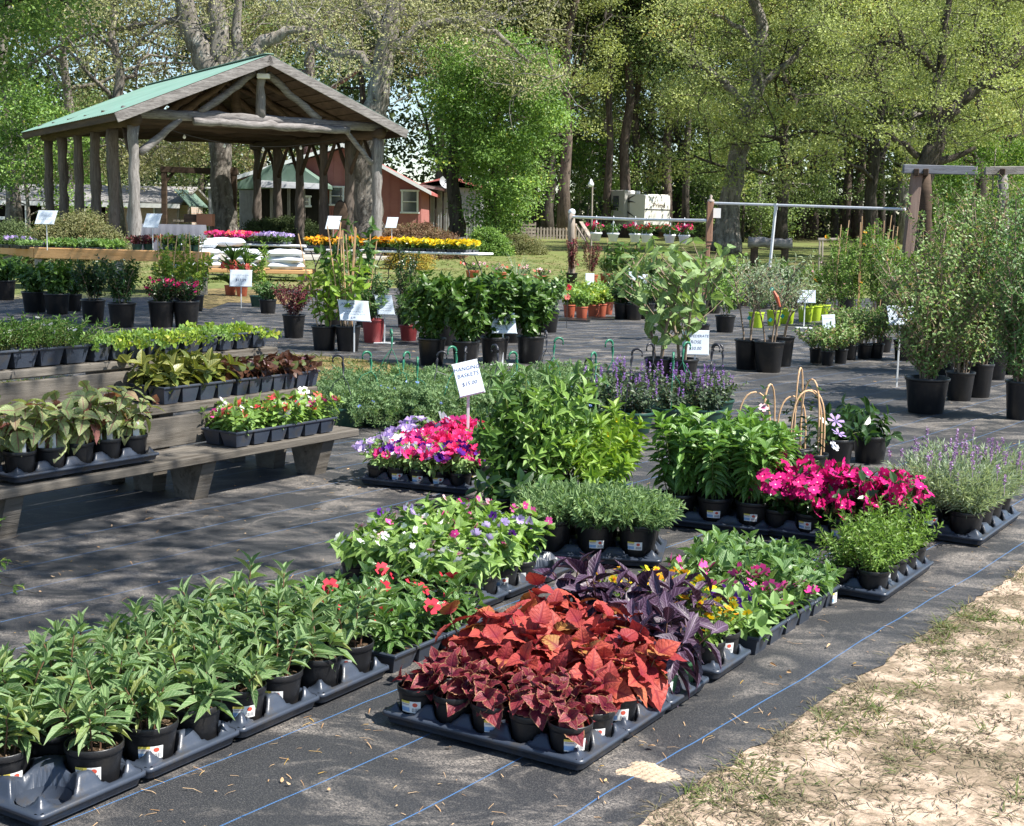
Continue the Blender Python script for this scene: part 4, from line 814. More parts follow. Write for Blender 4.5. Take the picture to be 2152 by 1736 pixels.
pl = thing('pallet', 'small wooden pallet leaning on the left end of the picket fence', 'pallet', onground(1112, 480, 77.)+Vector((0, 0, .1)))
for k in range(4): mb = MB(); addbox(mb, .75, .03, .12, 0, (0, 0, .12+k*.2)); mb.build('slat', W_FENCE, pl)
for x in (-.33, 0, .33): mb = MB(); addbox(mb, .08, .08, .85, 0, (x, .058, .43)); mb.build('stringer', W_FENCE, pl)
for (xa, ya, xb, yb, wd, lab) in ((1232, 508, 1208, 470, .2, 'left board of two pinkish planks leaning at the fence end'), (1243, 504, 1220, 466, .3, 'right wider board of two pinkish planks leaning at the fence end')):
    a, b = AT(xa, ya, 74.), AT(xb, yb, 74.6); t = thing('plank', lab, 'plank', a); beam('board', (0, 0, 0), b-a, wd, .05, W_FENCE, t)
pole = thing('birdhouse_pole', 'slim pole with a white gourd birdhouse at its top', 'birdhouse', onground(1243, 480, 52)); h = rel(pole, AT(1237, 390, 52.)).z
mb = MB(); addtube(mb, [(0, 0, -.1), (-.02, 0, h)], [.045, .035], 6); mb.build('pole', W_FENCE, pole); mb = MB(); mb.add(*lathe([(0, h+.25), (.03, h+.23), (.05, h+.17), (.11, h+.07), (.11, h+.01), (.07, h-.05), (0, h-.06)], 12, (-.08, -.05, 0))); mb.build('gourd', P_WHITE, pole, True)
mb = MB(); addtube(mb, [(-.3, 0, h-.1), (.1, 0, h-.1)], .02, 4); mb.build('crossbar', P_BLACKM, pole)
# ------------------------------------------------------------------ posts, pipe rails, arbor
def post_at(x, Y): p = onground(x, 480, Y); return p
pA = thing('rail_post', 'slim weathered post with round cap at the left end of the basket rail', 'post', post_at(1203, 33.)); hA = rel(pA, AT(1199, 447, 33.)).z
log('shaft', (0, 0, -.1), (-.03, 0, hA), .085, .075, W_FENCE, pA, 8, 6, .05, 1, 1); mb = MB(); mb.add(*lathe([(0, hA+.1), (.07, hA+.07), (.09, hA+.02), (.08, hA-.03)], 10, (-.03, 0, 0))); mb.build('cap', P_PIPE, pA, True)
pB = thing('rail_post', 'tall brown turned wooden post carrying both pipe rails', 'post', post_at(1487, 27.)); hB = rel(pB, AT(1493, 424, 27.)).z; xB = rel(pB, AT(1493, 424, 27.)).x
for z0_, z1_, w_ in ((-.1, .62, .13), (.62, 1.05, .075), (1.05, 1.12, .1), (1.12, hB, .12)):
    mb = MB(); f = lambda z: xB*z/hB; addbox(mb, w_, w_, z1_-z0_-.003, .008, (f((z0_+z1_)/2), 0, (z0_+z1_)/2)); mb.build('shaft_section', W_POST, pB)
mb = MB(); mb.add(*lathe([(0, hB+.14), (.035, hB+.11), (.02, hB+.06), (.07, hB+.03), (.07, hB)], 8, (xB, 0, 0))); mb.build('finial', W_FENCE, pB, True)
sg = thing('notice', 'white paper notice fixed to the tall brown post', 'notice', AT(1505, 448, 27.08)); mb = MB(); addbox(mb, .17, .008, .19, 0); mb.build('sheet', P_WHITE, sg)
ra, rb = AT(1201, 456, 33.), AT(1489, 464, 27.)
r1 = thing('pipe_rail', 'galvanised pipe rail holding the white hanging baskets', 'rail', ra); mb = MB(); addtube(mb, [(0, 0, 0), tuple((rb-ra)*.5+Vector((0, 0, -.02))), tuple(rb-ra)], .032, 8); mb.build('pipe', P_PIPE, r1)
rc, rd = AT(1497, 427, 27.), AT(1902, 440, 24.4)
r2 = thing('pipe_rail', 'long upper pipe rail from the brown post to the timber arbor', 'rail', rc); mb = MB(); addtube(mb, [(0, 0, 0), tuple(rd-rc)], .024, 8); mb.build('pipe', P_PIPE, r2)
tt = (1645-1497)/(1902-1497); tp = rc.lerp(rd, tt*.96); p_ = thing('pipe_post', 'thin galvanised pipe post under the long upper rail', 'post', (tp.x-.1, tp.y, 0)); mb = MB(); addtube(mb, [(0, 0, 0), (.1, 0, tp.z-.03)], .028, 8); mb.build('pipe', P_PIPE, p_); mb = MB(); addtube(mb, [(.1, 0, tp.z-.09), (.1, 0, tp.z+.03)], .036, 8); mb.build('tee_joint', P_PIPE, p_)
ab = thing('arbor', 'grey timber arbor with leaning brown post and heavy top beam', 'arbor', onground(1897, 480, 24.))
a = rel(ab, AT(1893, 640, 24.)); b = rel(ab, AT(1926, 362, 24.)); beam('arbor_post', (a.x, 0, -.05), b, .17, .17, wood('brown_grey_post', (.15, .10, .08), (.27, .20, .165), .8, (1, 1, .1)), ab)
a = rel(ab, AT(1945, 640, 25.6)); b = rel(ab, AT(1943, 366, 25.6)); log('arbor_post', (a.x, a.y, -.05), b, .13, .12, W_DARK, ab, 9, 7, .08, 3)
a = rel(ab, AT(2110, 640, 25.)); b = rel(ab, AT(2106, 366, 25.)); log('arbor_post', (a.x, a.y, -.05), b, .11, .09, W_LOGV, ab, 9, 7, .1, 4)
beam('top_beam', rel(ab, AT(1897, 355, 23.9)), rel(ab, AT(2052, 359, 23.9)), .1, .15, wood('slate_beam', (.12, .13, .15), (.23, .24, .27), 1, (.1, .1, 1)), ab); beam('top_beam', rel(ab, AT(2068, 359, 24.1)), rel(ab, AT(2170, 358, 24.1)), .1, .14, W_GREY, ab)
for x in (1925, 1945, 2106): beam('cross_beam', rel(ab, AT(x, 362, 23.8)), rel(ab, AT(x, 362, 25.8)), .09, .12, W_DARK, ab)
lb = thing('log_bench', 'grey split-log bench standing in the wood edge behind the pipe rail', 'bench', onground(1618, 480, 46)); a, b = rel(lb, AT(1572, 510, 46.)), rel(lb, AT(1664, 512, 46.)); log('log_seat', a, b, .17, .16, W_LOGH, lb, 10, 12, .1, 9)
for t in (.15, .85): p = a.lerp(b, t); mb = MB(); addtube(mb, [(p.x, .05, -.1), (p.x, .05, p.z-.1)], .13, 8); mb.build('leg', W_DARK, lb)
sf = thing('sawhorse', 'small pale wooden frame right of the log bench', 'frame', onground(1742, 480, 40)); 
for x in (1722, 1728, 1765): a, b = rel(sf, AT(x, 545, 40.)), rel(sf, AT(x, 502, 40.)); beam('leg', (a.x, 0, 0), b, .05, .05, W_FENCE, sf)
beam('top_rail', rel(sf, AT(1718, 503, 40.)), rel(sf, AT(1770, 503, 40.)), .07, .07, W_FENCE, sf)
# planter with a striped flag panel
Yp = 24.5
fp = thing('flag_planter', 'dark wooden planter box with a striped flag panel on its front', 'planter', onground(1622, 480, Yp)); a, b = rel(fp, AT(1565, 566, Yp)), rel(fp, AT(1685, 568, Yp)); zt = a.z
mb = MB(); addbox(mb, b.x-a.x, .5, .36, .01, ((a.x+b.x)/2, .3, zt-.22)); mb.build('box', P_DARK, fp); mb = MB(); addbox(mb, b.x-a.x+.06, .62, .06, .01, ((a.x+b.x)/2, .28, zt)); mb.build('top_board', W_DARK, fp)
for x in (a.x+.05, b.x-.05): mb = MB(); addbox(mb, .09, .5, zt-.4, 0, (x, .3, (zt-.4)/2)); mb.build('leg', W_DARK, fp)
pt = simple('flag_stripe', (.38, .42, .50), (.55, .58, .62), 3, .8)
for k in range(4): mb = MB(); addbox(mb, (b.x-a.x)*.86, .012, .034, 0, ((a.x+b.x)/2-.02, .043, zt-.1-k*.075)); mb.build('stripe', pt, fp)
mb = MB(); mb.add(*(lambda VF: (VF[0][:, [0, 2, 1]]+np.array(((b.x-.28), .03, zt-.2)), VF[1]))(lathe([(0, -.008), (.045, -.006), (.05, .0)], 12))); mb.build('red_spot', simple('red_dye', (.6, .02, .05)), fp)
# ------------------------------------------------------------------ pots, trays, labels
PL_BLACK = simple('black_pot_plastic', (.010, .0105, .012), (.016, .016, .018), 6, .34, .45, .15, 90, dirt=(.03, .027, .024)); PL_TRAY = simple('slate_tray_plastic', (.028, .037, .056), (.045, .056, .078), 5, .34, .5, .1, 60, dirt=(.055, .05, .045))
PL_GREENP = simple('green_pot_plastic', (.035, .11, .05), (.05, .15, .07), 4, .45); PL_DGREEN = simple('dark_green_plastic', (.012, .05, .035), (.02, .07, .05), 4, .4); PL_TERRA = simple('terracotta_plastic', (.40, .09, .045), (.48, .13, .07), 4, .5); PL_RED = simple('dull_red_plastic', (.24, .03, .035), (.30, .05, .05), 4, .5)
PL_LIME = simple('lime_plastic', (.42, .60, .02), (.50, .66, .04), 4, .5); PL_HOOKG = simple('green_hook_plastic', (.015, .13, .07), (.03, .19, .11), 9, .4); PL_HOOKB = simple('dark_hook_plastic', (.02, .022, .03), (.03, .03, .04), 9, .4)
M_SOIL = simple('potting_soil', (.035, .022, .014), (.10, .065, .04), 60, .95, .1, 1., 150, dirt=(.34, .26, .18)); M_STEM = simple('green_stem', (.10, .15, .04), (.16, .17, .05), 20, .6); M_STEMR = simple('red_brown_stem', (.10, .05, .03), (.17, .09, .05), 20, .6); M_CANE = simple('bamboo_cane', (.55, .33, .17), (.66, .44, .25), 15, .6)
M_TWIG = simple('woody_stem', (.16, .11, .075), (.30, .23, .17), 20, .8); M_TIE = simple('green_tie', (.02, .35, .3))
def sticker_mat():
    m, nt, out = newmat('price_sticker'); v = co(nt, 'UV'); s = nd(nt, 'ShaderNodeSeparateXYZ', {0: v}); x, y = s.outputs[0], s.outputs[1]
    def box_(x0, x1, y0, y1):
        a = math_(nt, 'MULTIPLY', math_(nt, 'GREATER_THAN', x, x0), math_(nt, 'LESS_THAN', x, x1)); b = math_(nt, 'MULTIPLY', math_(nt, 'GREATER_THAN', y, y0), math_(nt, 'LESS_THAN', y, y1)); return math_(nt, 'MULTIPLY', a, b)
    c = (.80, .80, .78)
    c = mixc(nt, box_(.0, .48, .80, 1.), c, (.75, .62, .12)); c = mixc(nt, box_(.04, .44, .64, .76), c, (.45, .40, .42)); c = mixc(nt, box_(.0, .46, .10, .46), c, (.25, .42, .68))
    d = math_(nt, 'ADD', math_(nt, 'POWER', math_(nt, 'MULTIPLY', math_(nt, 'SUBTRACT', x, .73), 1.5), 2.), math_(nt, 'POWER', math_(nt, 'SUBTRACT', y, .70), 2.)); c = mixc(nt, math_(nt, 'LESS_THAN', d, .033), c, (.62, .10, .06))
    bars = math_(nt, 'MULTIPLY', box_(.56, .94, .10, .42), math_(nt, 'GREATER_THAN', math_(nt, 'SINE', math_(nt, 'MULTIPLY', x, 95.)), -.1)); c = mixc(nt, bars, c, (.10, .10, .12))
    nt.links.new(nd(nt, 'ShaderNodeBsdfPrincipled', {'Base Color': c, 'Roughness': .4}).outputs[0], out.inputs[0]); return m
M_STICK = sticker_mat()
def sticker_mesh(r, z, wd, h, taper):
    k = 7; V, uv = [], []
    for j in (0, 1):
        for i in range(k):
            a = (i/(k-1)-.5)*wd/r; zz = z+(j-.5)*h; rr = r+.0022+taper*(zz-z); V.append((rr*math.sin(a), -rr*math.cos(a), zz)); uv.append((i/(k-1), j))
    F = [(i, i+1, k+i+1, k+i) for i in range(k-1)]
    me = bpy.data.meshes.new('price_label'); me.from_pydata(V, [], F); me.materials.append(M_STICK); l = me.uv_layers.new(name='uv')
    for lp in me.loops: l.data[lp.index].uv = uv[lp.vertex_index]
    return me
_pots = {}
def pot_kit(mat, r, h, kind='round'):
    key = (mat.name, round(r, 3), round(h, 3), kind)
    if key not in _pots:
        lip = min(.008+r*.03, .02); rb = r*.76
        n = 32 if r < .12 else 40
        prof = [(0, .001), (rb*.96, .001), (rb, .006), (r*.935, h-lip*2.2), (r*.945, h-lip*1.9), (r*.985, h-lip*1.8), (r, h-lip*1.2), (r, h-.002), (r*.985, h), (r*.955, h), (r*.94, h-.004), (r*.90, h*.80)]
        V, F = lathe(prof, n)
        if kind == 'ribbed':
            a = np.arctan2(V[:, 1], V[:, 0]); q = (V[:, 2] < h-lip*2.4)*(.012*np.cos(a*16)); V[:, :2] *= (1+q)[:, None]
        pot = MB().add(V, F).mesh('pot', mat, True)
        rg = np.random.RandomState(3); ks = 8; V = [(0, 0, h*.86)]; F = []
        for i in range(1, ks):
            for j in range(20): a = j*math.pi/10; q = r*.935*i/(ks-1); V.append((q*math.cos(a), q*math.sin(a), h*.86-(i/(ks-1))**2*h*.03+rg.randn()*.0022*(i < ks-1)))
        for j in range(20): F.append((0, 1+j, 1+(j+1) % 20, 1+(j+1) % 20))
        F4 = [(1+i*20+j, 1+(i+1)*20+j, 1+(i+1)*20+(j+1) % 20, 1+i*20+(j+1) % 20) for i in range(ks-2) for j in range(20)]
        mb = MB().add(V, F4); mb.Fc.append(np.array([f[:3] for f in F])); mb.MI.append(np.zeros(len(F), int)); soil = mb.mesh('soil', M_SOIL)
        st = sticker_mesh(r*.875, h*.50, min(.06, r*.95), min(.034, h*.36), (r*.18)/h)
        _pots[key] = (pot, soil, st)
    return _pots[key]
def tray_mesh(nu, nv, pitch, rc, lip=.048, peak=.082, m=.013, zf=.012, res=.0058):
    """shuttle tray, near-right corner at the origin; x to the left (nv cells), y along the row (nu cells)"""
    W, Dp = nv*pitch+2*m, nu*pitch+2*m; X = np.arange(0, W+res/2, res); Y = np.arange(0, Dp+res/2, res); X[-1] = W; Y[-1] = Dp
    x, y = np.meshgrid(X, Y); e = np.minimum(np.minimum(x, W-x), np.minimum(y, Dp-y))
    cr = .02; qx = np.maximum(cr-np.minimum(x, W-x), 0); qy = np.maximum(cr-np.minimum(y, Dp-y), 0); e = np.where((qx > 0) & (qy > 0), cr-np.hypot(qx, qy), e)
    cx = (np.clip(np.floor((x-m)/pitch), 0, nv-1)+.5)*pitch+m; cy = (np.clip(np.floor((y-m)/pitch), 0, nu-1)+.5)*pitch+m; r = np.hypot(x-cx, y-cy)
    s = np.clip((e-.010)/.034, 0, 1); s = s*s*(3-2*s)
    saddle = np.clip(1-np.minimum(np.abs(x-cx), np.abs(y-cy))/(pitch*.5), 0, 1); z = lip+(peak-lip)*s*(1-.45*saddle**2)
    g = np.clip((r-rc)/.006, 0, 1); z = np.where(r < rc+.006, zf+(z-zf)*g**.6, z)
    z = np.where(e < .004, lip-.002, z)
    ok = e > -.0005
    idx = np.full(x.shape, -1); idx[ok] = np.arange(ok.sum()); V = np.stack([-x[ok], y[ok], z[ok]], 1)
    a, b, c, d = idx[:-1, :-1], idx[:-1, 1:], idx[1:, 1:], idx[1:, :-1]; q = (a >= 0) & (b >= 0) & (c >= 0) & (d >= 0); F = np.stack([a[q], d[q], c[q], b[q]], 1)
    mb = MB().add(V, F)
    # rolled rim and the cups seen below it
    per = []
    for (qx, qy, a0) in ((W-cr, Dp-cr, 0), (cr, Dp-cr, 90), (cr, cr, 180), (W-cr, cr, 270)):
        for t in range(5): a_ = R_(a0+t*22.5); per.append((-(qx+cr*math.cos(a_)), qy+cr*math.sin(a_)))
    n = len(per); V = []
    for off, zz in ((-.002, lip-.001), (.003, lip-.003), (.004, lip-.013), (.001, lip-.013), (-.004, lip-.014), (-.010, lip-.034)):
        for (px_, py_) in per:
            cxx, cyy = -W/2, Dp/2; V.append((px_+off*np.sign(px_-cxx), py_+off*np.sign(py_-cyy), zz))
    mb.add(V, [(k*n+i, k*n+(i+1) % n, (k+1)*n+(i+1) % n, (k+1)*n+i) for k in range(5) for i in range(n)])
    for i in range(nu):
        for j in range(nv): mb.add(*lathe([(0, .001), (rc*.80, .001), (rc*.86, .006), (rc*.96, lip-.006)], 20, (-(m+(j+.5)*pitch), m+(i+.5)*pitch, 0)))
    return mb.mesh('shuttle_tray', PL_TRAY, True), [(i, j, -(m+(j+.5)*pitch), m+(i+.5)*pitch) for i in range(nu) for j in range(nv)], W, Dp
TR10 = tray_mesh(2, 5, .1225, .0525); TR10L = tray_mesh(5, 2, .1225, .0525); TR8 = tray_mesh(2, 4, .153, .0665, m=.010, peak=.092, res=.0062); TR6 = tray_mesh(2, 3, .180, .08, res=.008); TR8L = tray_mesh(4, 2, .18, .078, res=.008)
def flat_mesh(nu, nv, W, Dp, h=.062):
    """bedding flat of cell packs: tapered square cells hanging under one rim"""
    mb = MB(); px_, py_ = W/nv, Dp/nu
    for i in range(nu):
        for j in range(nv):
            cx, cy = -(j+.5)*px_, (i+.5)*py_; a, b = px_*.47, py_*.47; t = .74; V = [(cx+sx*a*s, cy+sy*b*s, z) for s, z in ((1, h), (t, .003)) for sx, sy in ((-1, -1), (1, -1), (1, 1), (-1, 1))]; mb.add(V, [(0, 1, 5, 4), (1, 2, 6, 5), (2, 3, 7, 6), (3, 0, 4, 7), (7, 6, 5, 4)])
            V = [(cx+sx*q*.92, cy+sy*w_*.92, h-.006) for q, w_ in ((a, b),) for sx, sy in ((-1, -1), (1, -1), (1, 1), (-1, 1))]
    for c, sx, sy in (((-W/2, .004), W+.01, .012), ((-W/2, Dp-.004), W+.01, .012), ((-.004, Dp/2), .012, Dp-.02), ((-W+.004, Dp/2), .012, Dp-.02)): addbox(mb, sx, sy, .012, .003, (c[0], c[1], h+.002))
    for j in range(1, nv): addbox(mb, .006, Dp-.02, .006, 0, (-j*px_, Dp/2, h))
    for i in range(1, nu): addbox(mb, W-.02, .006, .006, 0, (-W/2, i*py_, h+.0005))
    V = [(-.008, .008, h-.008), (-W+.008, .008, h-.008), (-W+.008, Dp-.008, h-.008), (-.008, Dp-.008, h-.008)]
    return mb.mesh('cell_tray', PL_TRAY), MB().add(V, [(3, 2, 1, 0)]).mesh('soil', M_SOIL), [(i, j, -(j+.5)*px_, (i+.5)*py_) for i in range(nu) for j in range(nv)]
# ------------------------------------------------------------------ plants
def stemlines(rg, n, h, sp, br, hv=.15, bend=.5, arch=0.):
    out = []
    for i in range(n):
        a = i*2.4+rg.rand()*.9; u = math.sqrt((i+.5)/n); hh = h*(1-hv*rg.rand()*1.6-.12*u); b = np.array([math.cos(a)*br*u, math.sin(a)*br*u, 0]); o = np.array([math.cos(a), math.sin(a), 0])*sp*u*(.7+.5*rg.rand())
        t = np.linspace(0, 1, 7)[:, None]; P = b+o*(t**(1+bend))+np.array([0, 0, 1])*hh*(t-arch*t**3)+rg.randn(7, 3)*h*.012*t; out.append(P)
    return out
def lerpP(P, s): x = min(max(s, 0), 1)*(len(P)-1); i = min(int(x), len(P)-2); return P[i]+(P[i+1]-P[i])*(x-i), unit(P[i+1]-P[i])
def leafy(rg, lines, nodes, per, L, W, t0=.25, tilt=(-.1, .9), prof=None, jit=.25, dec=False):
    D, Pp, N, LL = [], [], [], []
    for ln in lines:
        ph = rg.rand()*6.3
        for k in range(nodes):
            s = t0+(1-t0)*(k+.2*rg.rand())/(max(nodes-1, 1)); s = min(s, 1.); p, ax = lerpP(ln, s); f = k/(max(nodes-1, 1)); e = tilt[0]+(tilt[1]-tilt[0])*f**1.6
            x = unit(np.cross(ax, (.3, .8, .1))); y = np.cross(ax, x); l = (prof(f) if prof else 1.)
            for j in range(per):
                a = ph+(k*1.57 if dec else k*2.1)+j*2*math.pi/per+rg.randn()*jit*.6; o = x*math.cos(a)+y*math.sin(a); ee = e+rg.randn()*jit*.6
                d = o*math.cos(ee)+ax*math.sin(ee); D.append(d); N.append(ax*math.cos(ee)-o*math.sin(ee)+rg.randn(3)*.12); Pp.append(p); LL.append(l*(.82+.36*rg.rand()))
    LL = np.array(LL); return np.array(Pp), np.array(D), np.array(N), L*LL, W*LL
def make(seed, lines, Lf, T, mat, stemm=None, sr=.0018, sep=False, flowers=None, lname='leaf'):
    """variant dict: merged foliage or single leaves, stems, flowers"""
    rg = np.random.RandomState(seed+50); v = {'parts': [], 'leaves': [], 'flowers': []}
    if stemm is not None:
        mb = MB()
        for ln in lines: addtube(mb, ln, np.linspace(sr, sr*.6, len(ln)), 5, False)
        v['parts'].append(('stems', mb.mesh('stems', stemm, True), None))
    if sep:
        me = MB().add(*T, mi=0) if False else None
        lm = MB(); lm.add(T[0], T[1], T[2]); lm = lm.mesh(lname, mat, True)
        v['lm'] = lm; v['leaves'] = [leafM(*q) for q in zip(*Lf)]
    else:
        mb = MB()
        for (T_, mt, A) in (Lf if isinstance(Lf, list) else [(T, 0, Lf)]): addleaves(mb, T_, *A, rg, mi=mt)
        v['parts'].append(('foliage', mb.mesh('foliage', mat), 'stuff'))
    v['flowers'] = flowers or []
    return v
FM = {}
def fl_mesh(name, T, mat):
    if name not in FM: mb = MB(); mb.add(T[0], T[1], T[2]); FM[name] = mb.mesh('flower', mat, False)
    return FM[name]
def fmat(name, c1, c2, eye=None, c3=None, edge=None): return leafmat(name, c1, c2, edge=None, rough=.6, trans=.3, spec=.2, obj=True, c3=c3, mark=None) if eye is None else flower_eye(name, c1, c2, eye)
def flower_eye(name, c1, c2, eye, r0=.22, r1=.4):
    m, nt, out = newmat(name); a = nd(nt, 'ShaderNodeAttribute', attribute_name='lf'); s = nd(nt, 'ShaderNodeSeparateXYZ', {0: a.outputs['Vector']})
    col = mixc(nt, nd(nt, 'ShaderNodeObjectInfo').outputs['Random'], c1, c2); col = mixc(nt, ramp(nt, s.outputs[0], [(r0, 1.), (r1, 0.)]), col, eye)
    p = nd(nt, 'ShaderNodeBsdfPrincipled', {'Base Color': col, 'Roughness': .6, 'Specular IOR Level': .2}).outputs[0]; t = nd(nt, 'ShaderNodeBsdfTranslucent', {0: col}).outputs[0]
    nt.links.new(nd(nt, 'ShaderNodeMixShader', {0: .3, 1: p, 2: t}).outputs[0], out.inputs[0]); return m
F_RED = flower_eye('red_petals', (.62, .02, .05), (.75, .06, .09), (.3, .0, .02)); F_PINK = flower_eye('hot_pink_petals', (.75, .05, .30), (.85, .13, .42), (.9, .75, .7), .08, .2); F_WHITE = flower_eye('white_petals', (.78, .78, .80), (.86, .86, .84), (.7, .7, .4), .08, .2)
F_PURP = flower_eye('deep_purple_petals', (.07, .01, .20), (.14, .02, .32), (.02, .0, .05)); F_ORANGE = flower_eye('orange_yellow_petals', (.85, .36, .02), (.88, .62, .03), (.75, .12, .02), .3, .55); F_MAG = flower_eye('magenta_petals', (.55, .008, .14), (.70, .02, .23), (.8, .6, .6), .08, .16)
F_ROSE = flower_eye('rose_red_petals', (.78, .03, .13), (.82, .05, .24), (.45, .0, .08)); F_LAV = flower_eye('lavender_petals', (.42, .30, .62), (.60, .48, .78), (.3, .2, .45)); F_YEL = flower_eye('yellow_petals', (.85, .58, .01), (.88, .70, .04), (.8, .4, .0)); F_CORAL = flower_eye('coral_petals', (.82, .12, .09), (.85, .25, .20), (.6, .05, .05))
F_PALEP = flower_eye('pale_pink_petals', (.80, .42, .50), (.85, .62, .66), (.75, .15, .3), .25, .5); F_BLUE = flower_eye('blue_petals', (.15, .24, .65), (.25, .35, .75), (.6, .6, .7)); F_ORG = flower_eye('orange_petals', (.85, .33, .02), (.88, .48, .03), (.5, .1, .01))
def fl(kind, P, Nn, r, rg):
    """one flower: matrix with its face along Nn"""
    z = unit(Nn); x = unit(np.cross(z, rg.randn(3))); y = np.cross(z, x); return (kind, Matrix(((x[0]*r, y[0]*r, z[0]*r, P[0]), (x[1]*r, y[1]*r, z[1]*r, P[1]), (x[2]*r, y[2]*r, z[2]*r, P[2]), (0, 0, 0, 1))))
FK = {}
for nm, T_, mt in (('red', T_FLOWER, F_RED), ('pink', T_FLOWER, F_PINK), ('white', T_FLOWER, F_WHITE), ('purple', T_PETUNIA, F_PURP), ('orange', T_PANSY, F_ORANGE), ('magenta', T_PANSY, F_MAG), ('rose', T_PETUNIA, F_ROSE), ('lilac', T_PETUNIA, F_LAV), ('yellow', T_PANSY, F_YEL), ('coral', T_FLOWER, F_CORAL), ('palepink', T_FLOWER, F_PALEP), ('blue', T_FLOWER, F_BLUE), ('org', T_PANSY, F_ORG), ('hotpet', T_PETUNIA, F_PINK), ('star', T_STAR, F_LAV), ('whitepet', T_PETUNIA, F_WHITE), ('violet', T_FLOWER, F_PURP)): FK[nm] = fl_mesh(nm, T_, mt)
SUNV = np.array((.35, -.6, .75))
def topflowers(rg, lines, kinds, prob, r, up=.012):
    out = []
    for ln in lines:
        if rg.rand() < prob: out.append(fl(kinds[rg.randint(len(kinds))], ln[-1]+np.array([0, 0, up])+rg.randn(3)*.004, SUNV+rg.randn(3)*.45, r*(.8+.35*rg.rand()), rg))
    return out
def spray(rg, n, rx, rz, z0, kinds, r, ymin=-1.):
    out = []
    for _ in range(n):
        d = unit(rg.randn(3)); d[2] = abs(d[2]); out.append(fl(kinds[rg.randint(len(kinds))], np.array((d[0]*rx, d[1]*rx, z0+d[2]*rz)), d*.7+SUNV*.6+rg.randn(3)*.25, r*(.8+.4*rg.rand()), rg))
    return out
G_SUN = leafmat('patience_leaf', (.07, .15, .05), (.21, .33, .125), vein=(.42, .50, .30), rough=.48, spec=.4, c3=(.25, .29, .09)); G_VINCA = leafmat('glossy_leaf', (.05, .13, .025), (.11, .22, .05), vein=(.32, .42, .22), rough=.3, spec=.5); G_TOR = leafmat('fresh_leaf', (.12, .23, .04), (.26, .41, .09), vein=(.36, .50, .20), rough=.45, spec=.4)
G_PALE = leafmat('pale_petunia_leaf', (.17, .28, .09), (.28, .42, .16), rough=.55, spec=.3); G_CORAL = leafmat('coral_coleus_leaf', (.30, .038, .042), (.50, .105, .065), basec=(.22, .02, .04), vein=(.20, .02, .03), rough=.55, spec=.25, obj=True, trans=.2, c3=(.34, .17, .05)); G_WINE = leafmat('wine_coleus_leaf', (.16, .02, .033), (.27, .045, .055), basec=(.09, .005, .03), vein=(.07, .006, .016), edge=(.42, .24, .12), rough=.5, spec=.3, obj=True, trans=.25, ew=.80)
G_PERS = leafmat('purple_silver_leaf', (.028, .012, .028), (.065, .028, .06), vein=(.19, .13, .20), rough=.45, spec=.5, obj=True, trans=.12); G_DIAN = leafmat('narrow_blue_green_leaf', (.10, .18, .075), (.27, .38, .17), rough=.5, spec=.3); G_CUPH = leafmat('small_light_leaf', (.08, .16, .025), (.20, .32, .06), rough=.5)
G_MID = leafmat('mid_green_leaf', (.04, .095, .018), (.10, .19, .035), rough=.4, spec=.4); G_DEEP = leafmat('deep_green_leaf', (.018, .05, .014), (.05, .11, .025), rough=.3, spec=.5); G_SILV = leafmat('silver_leaf', (.24, .32, .22), (.44, .50, .37), rough=.6, spec=.2); G_SAGE = leafmat('sage_leaf', (.09, .17, .07), (.25, .36, .17), rough=.6, spec=.3)
G_LIMEL = leafmat('lime_leaf', (.16, .26, .03), (.32, .42, .06), rough=.45, c3=(.5, .5, .08)); G_YG = leafmat('yellow_green_leaf', (.10, .22, .02), (.24, .37, .04), vein=(.36, .46, .12), rough=.4, spec=.4); G_PLECT = leafmat('dusky_leaf', (.025, .05, .028), (.10, .15, .075), rough=.45, spec=.4)
G_BCOL = leafmat('pale_coleus_leaf', (.24, .33, .12), (.36, .42, .19), vein=(.25, .07, .09), rough=.5, obj=True, c3=(.35, .15, .12)); G_CROT = leafmat('yellow_bronze_leaf', (.17, .19, .045), (.10, .13, .035), vein=(.42, .38, .08), rough=.35, c3=(.10, .16, .04)); G_BRONZE = leafmat('bronze_leaf', (.06, .028, .018), (.11, .05, .03), rough=.3, spec=.5, c3=(.10, .13, .04))
G_REDL = leafmat('dark_red_leaf', (.10, .02, .03), (.20, .05, .05), rough=.45, c3=(.12, .12, .05)); G_ROSEB = leafmat('rose_bush_leaf', (.08, .15, .04), (.26, .38, .12), rough=.45, c3=(.33, .24, .14))
V_ = {}
G_VIN2 = leafmat('veined_vinca_leaf', (.07, .16, .04), (.15, .27, .08), vein=(.40, .52, .30), rough=.35, spec=.45)
G_PENTA = leafmat('penta_leaf', (.06, .15, .025), (.17, .32, .06), vein=(.25, .38, .15), rough=.35, spec=.45)
def variants(name, n, fn): V_[name] = [fn(s) for s in range(n)]
def ubell(f): return .45+.75*math.sin(math.pi*min(1, f*.9+.08))**.8*(1-.35*f)
def k_sun(s):
    rg = np.random.RandomState(s); ln = stemlines(rg, 4+s % 3, .19*(.8+.35*rg.rand()), .05, .035, .4); A = leafy(rg, ln, 6, 3, .080, .0215, .26, (.05, 1.05), lambda f: .62+.6*math.sin(math.pi*f**.8)*.7, .3); return make(s, ln, A, T_LANCE, G_SUN, M_STEMR, .0032)
def k_wine(s):
    rg = np.random.RandomState(s+9); ln = stemlines(rg, 4, .085, .045, .02, .4); A = leafy(rg, ln, 4, 2, .050, .045, .3, (0., .85), lambda f: 1.15-.45*f, .35, True); return make(s, ln, A, T_COLEUS, G_WINE, M_STEMR, .002, True)
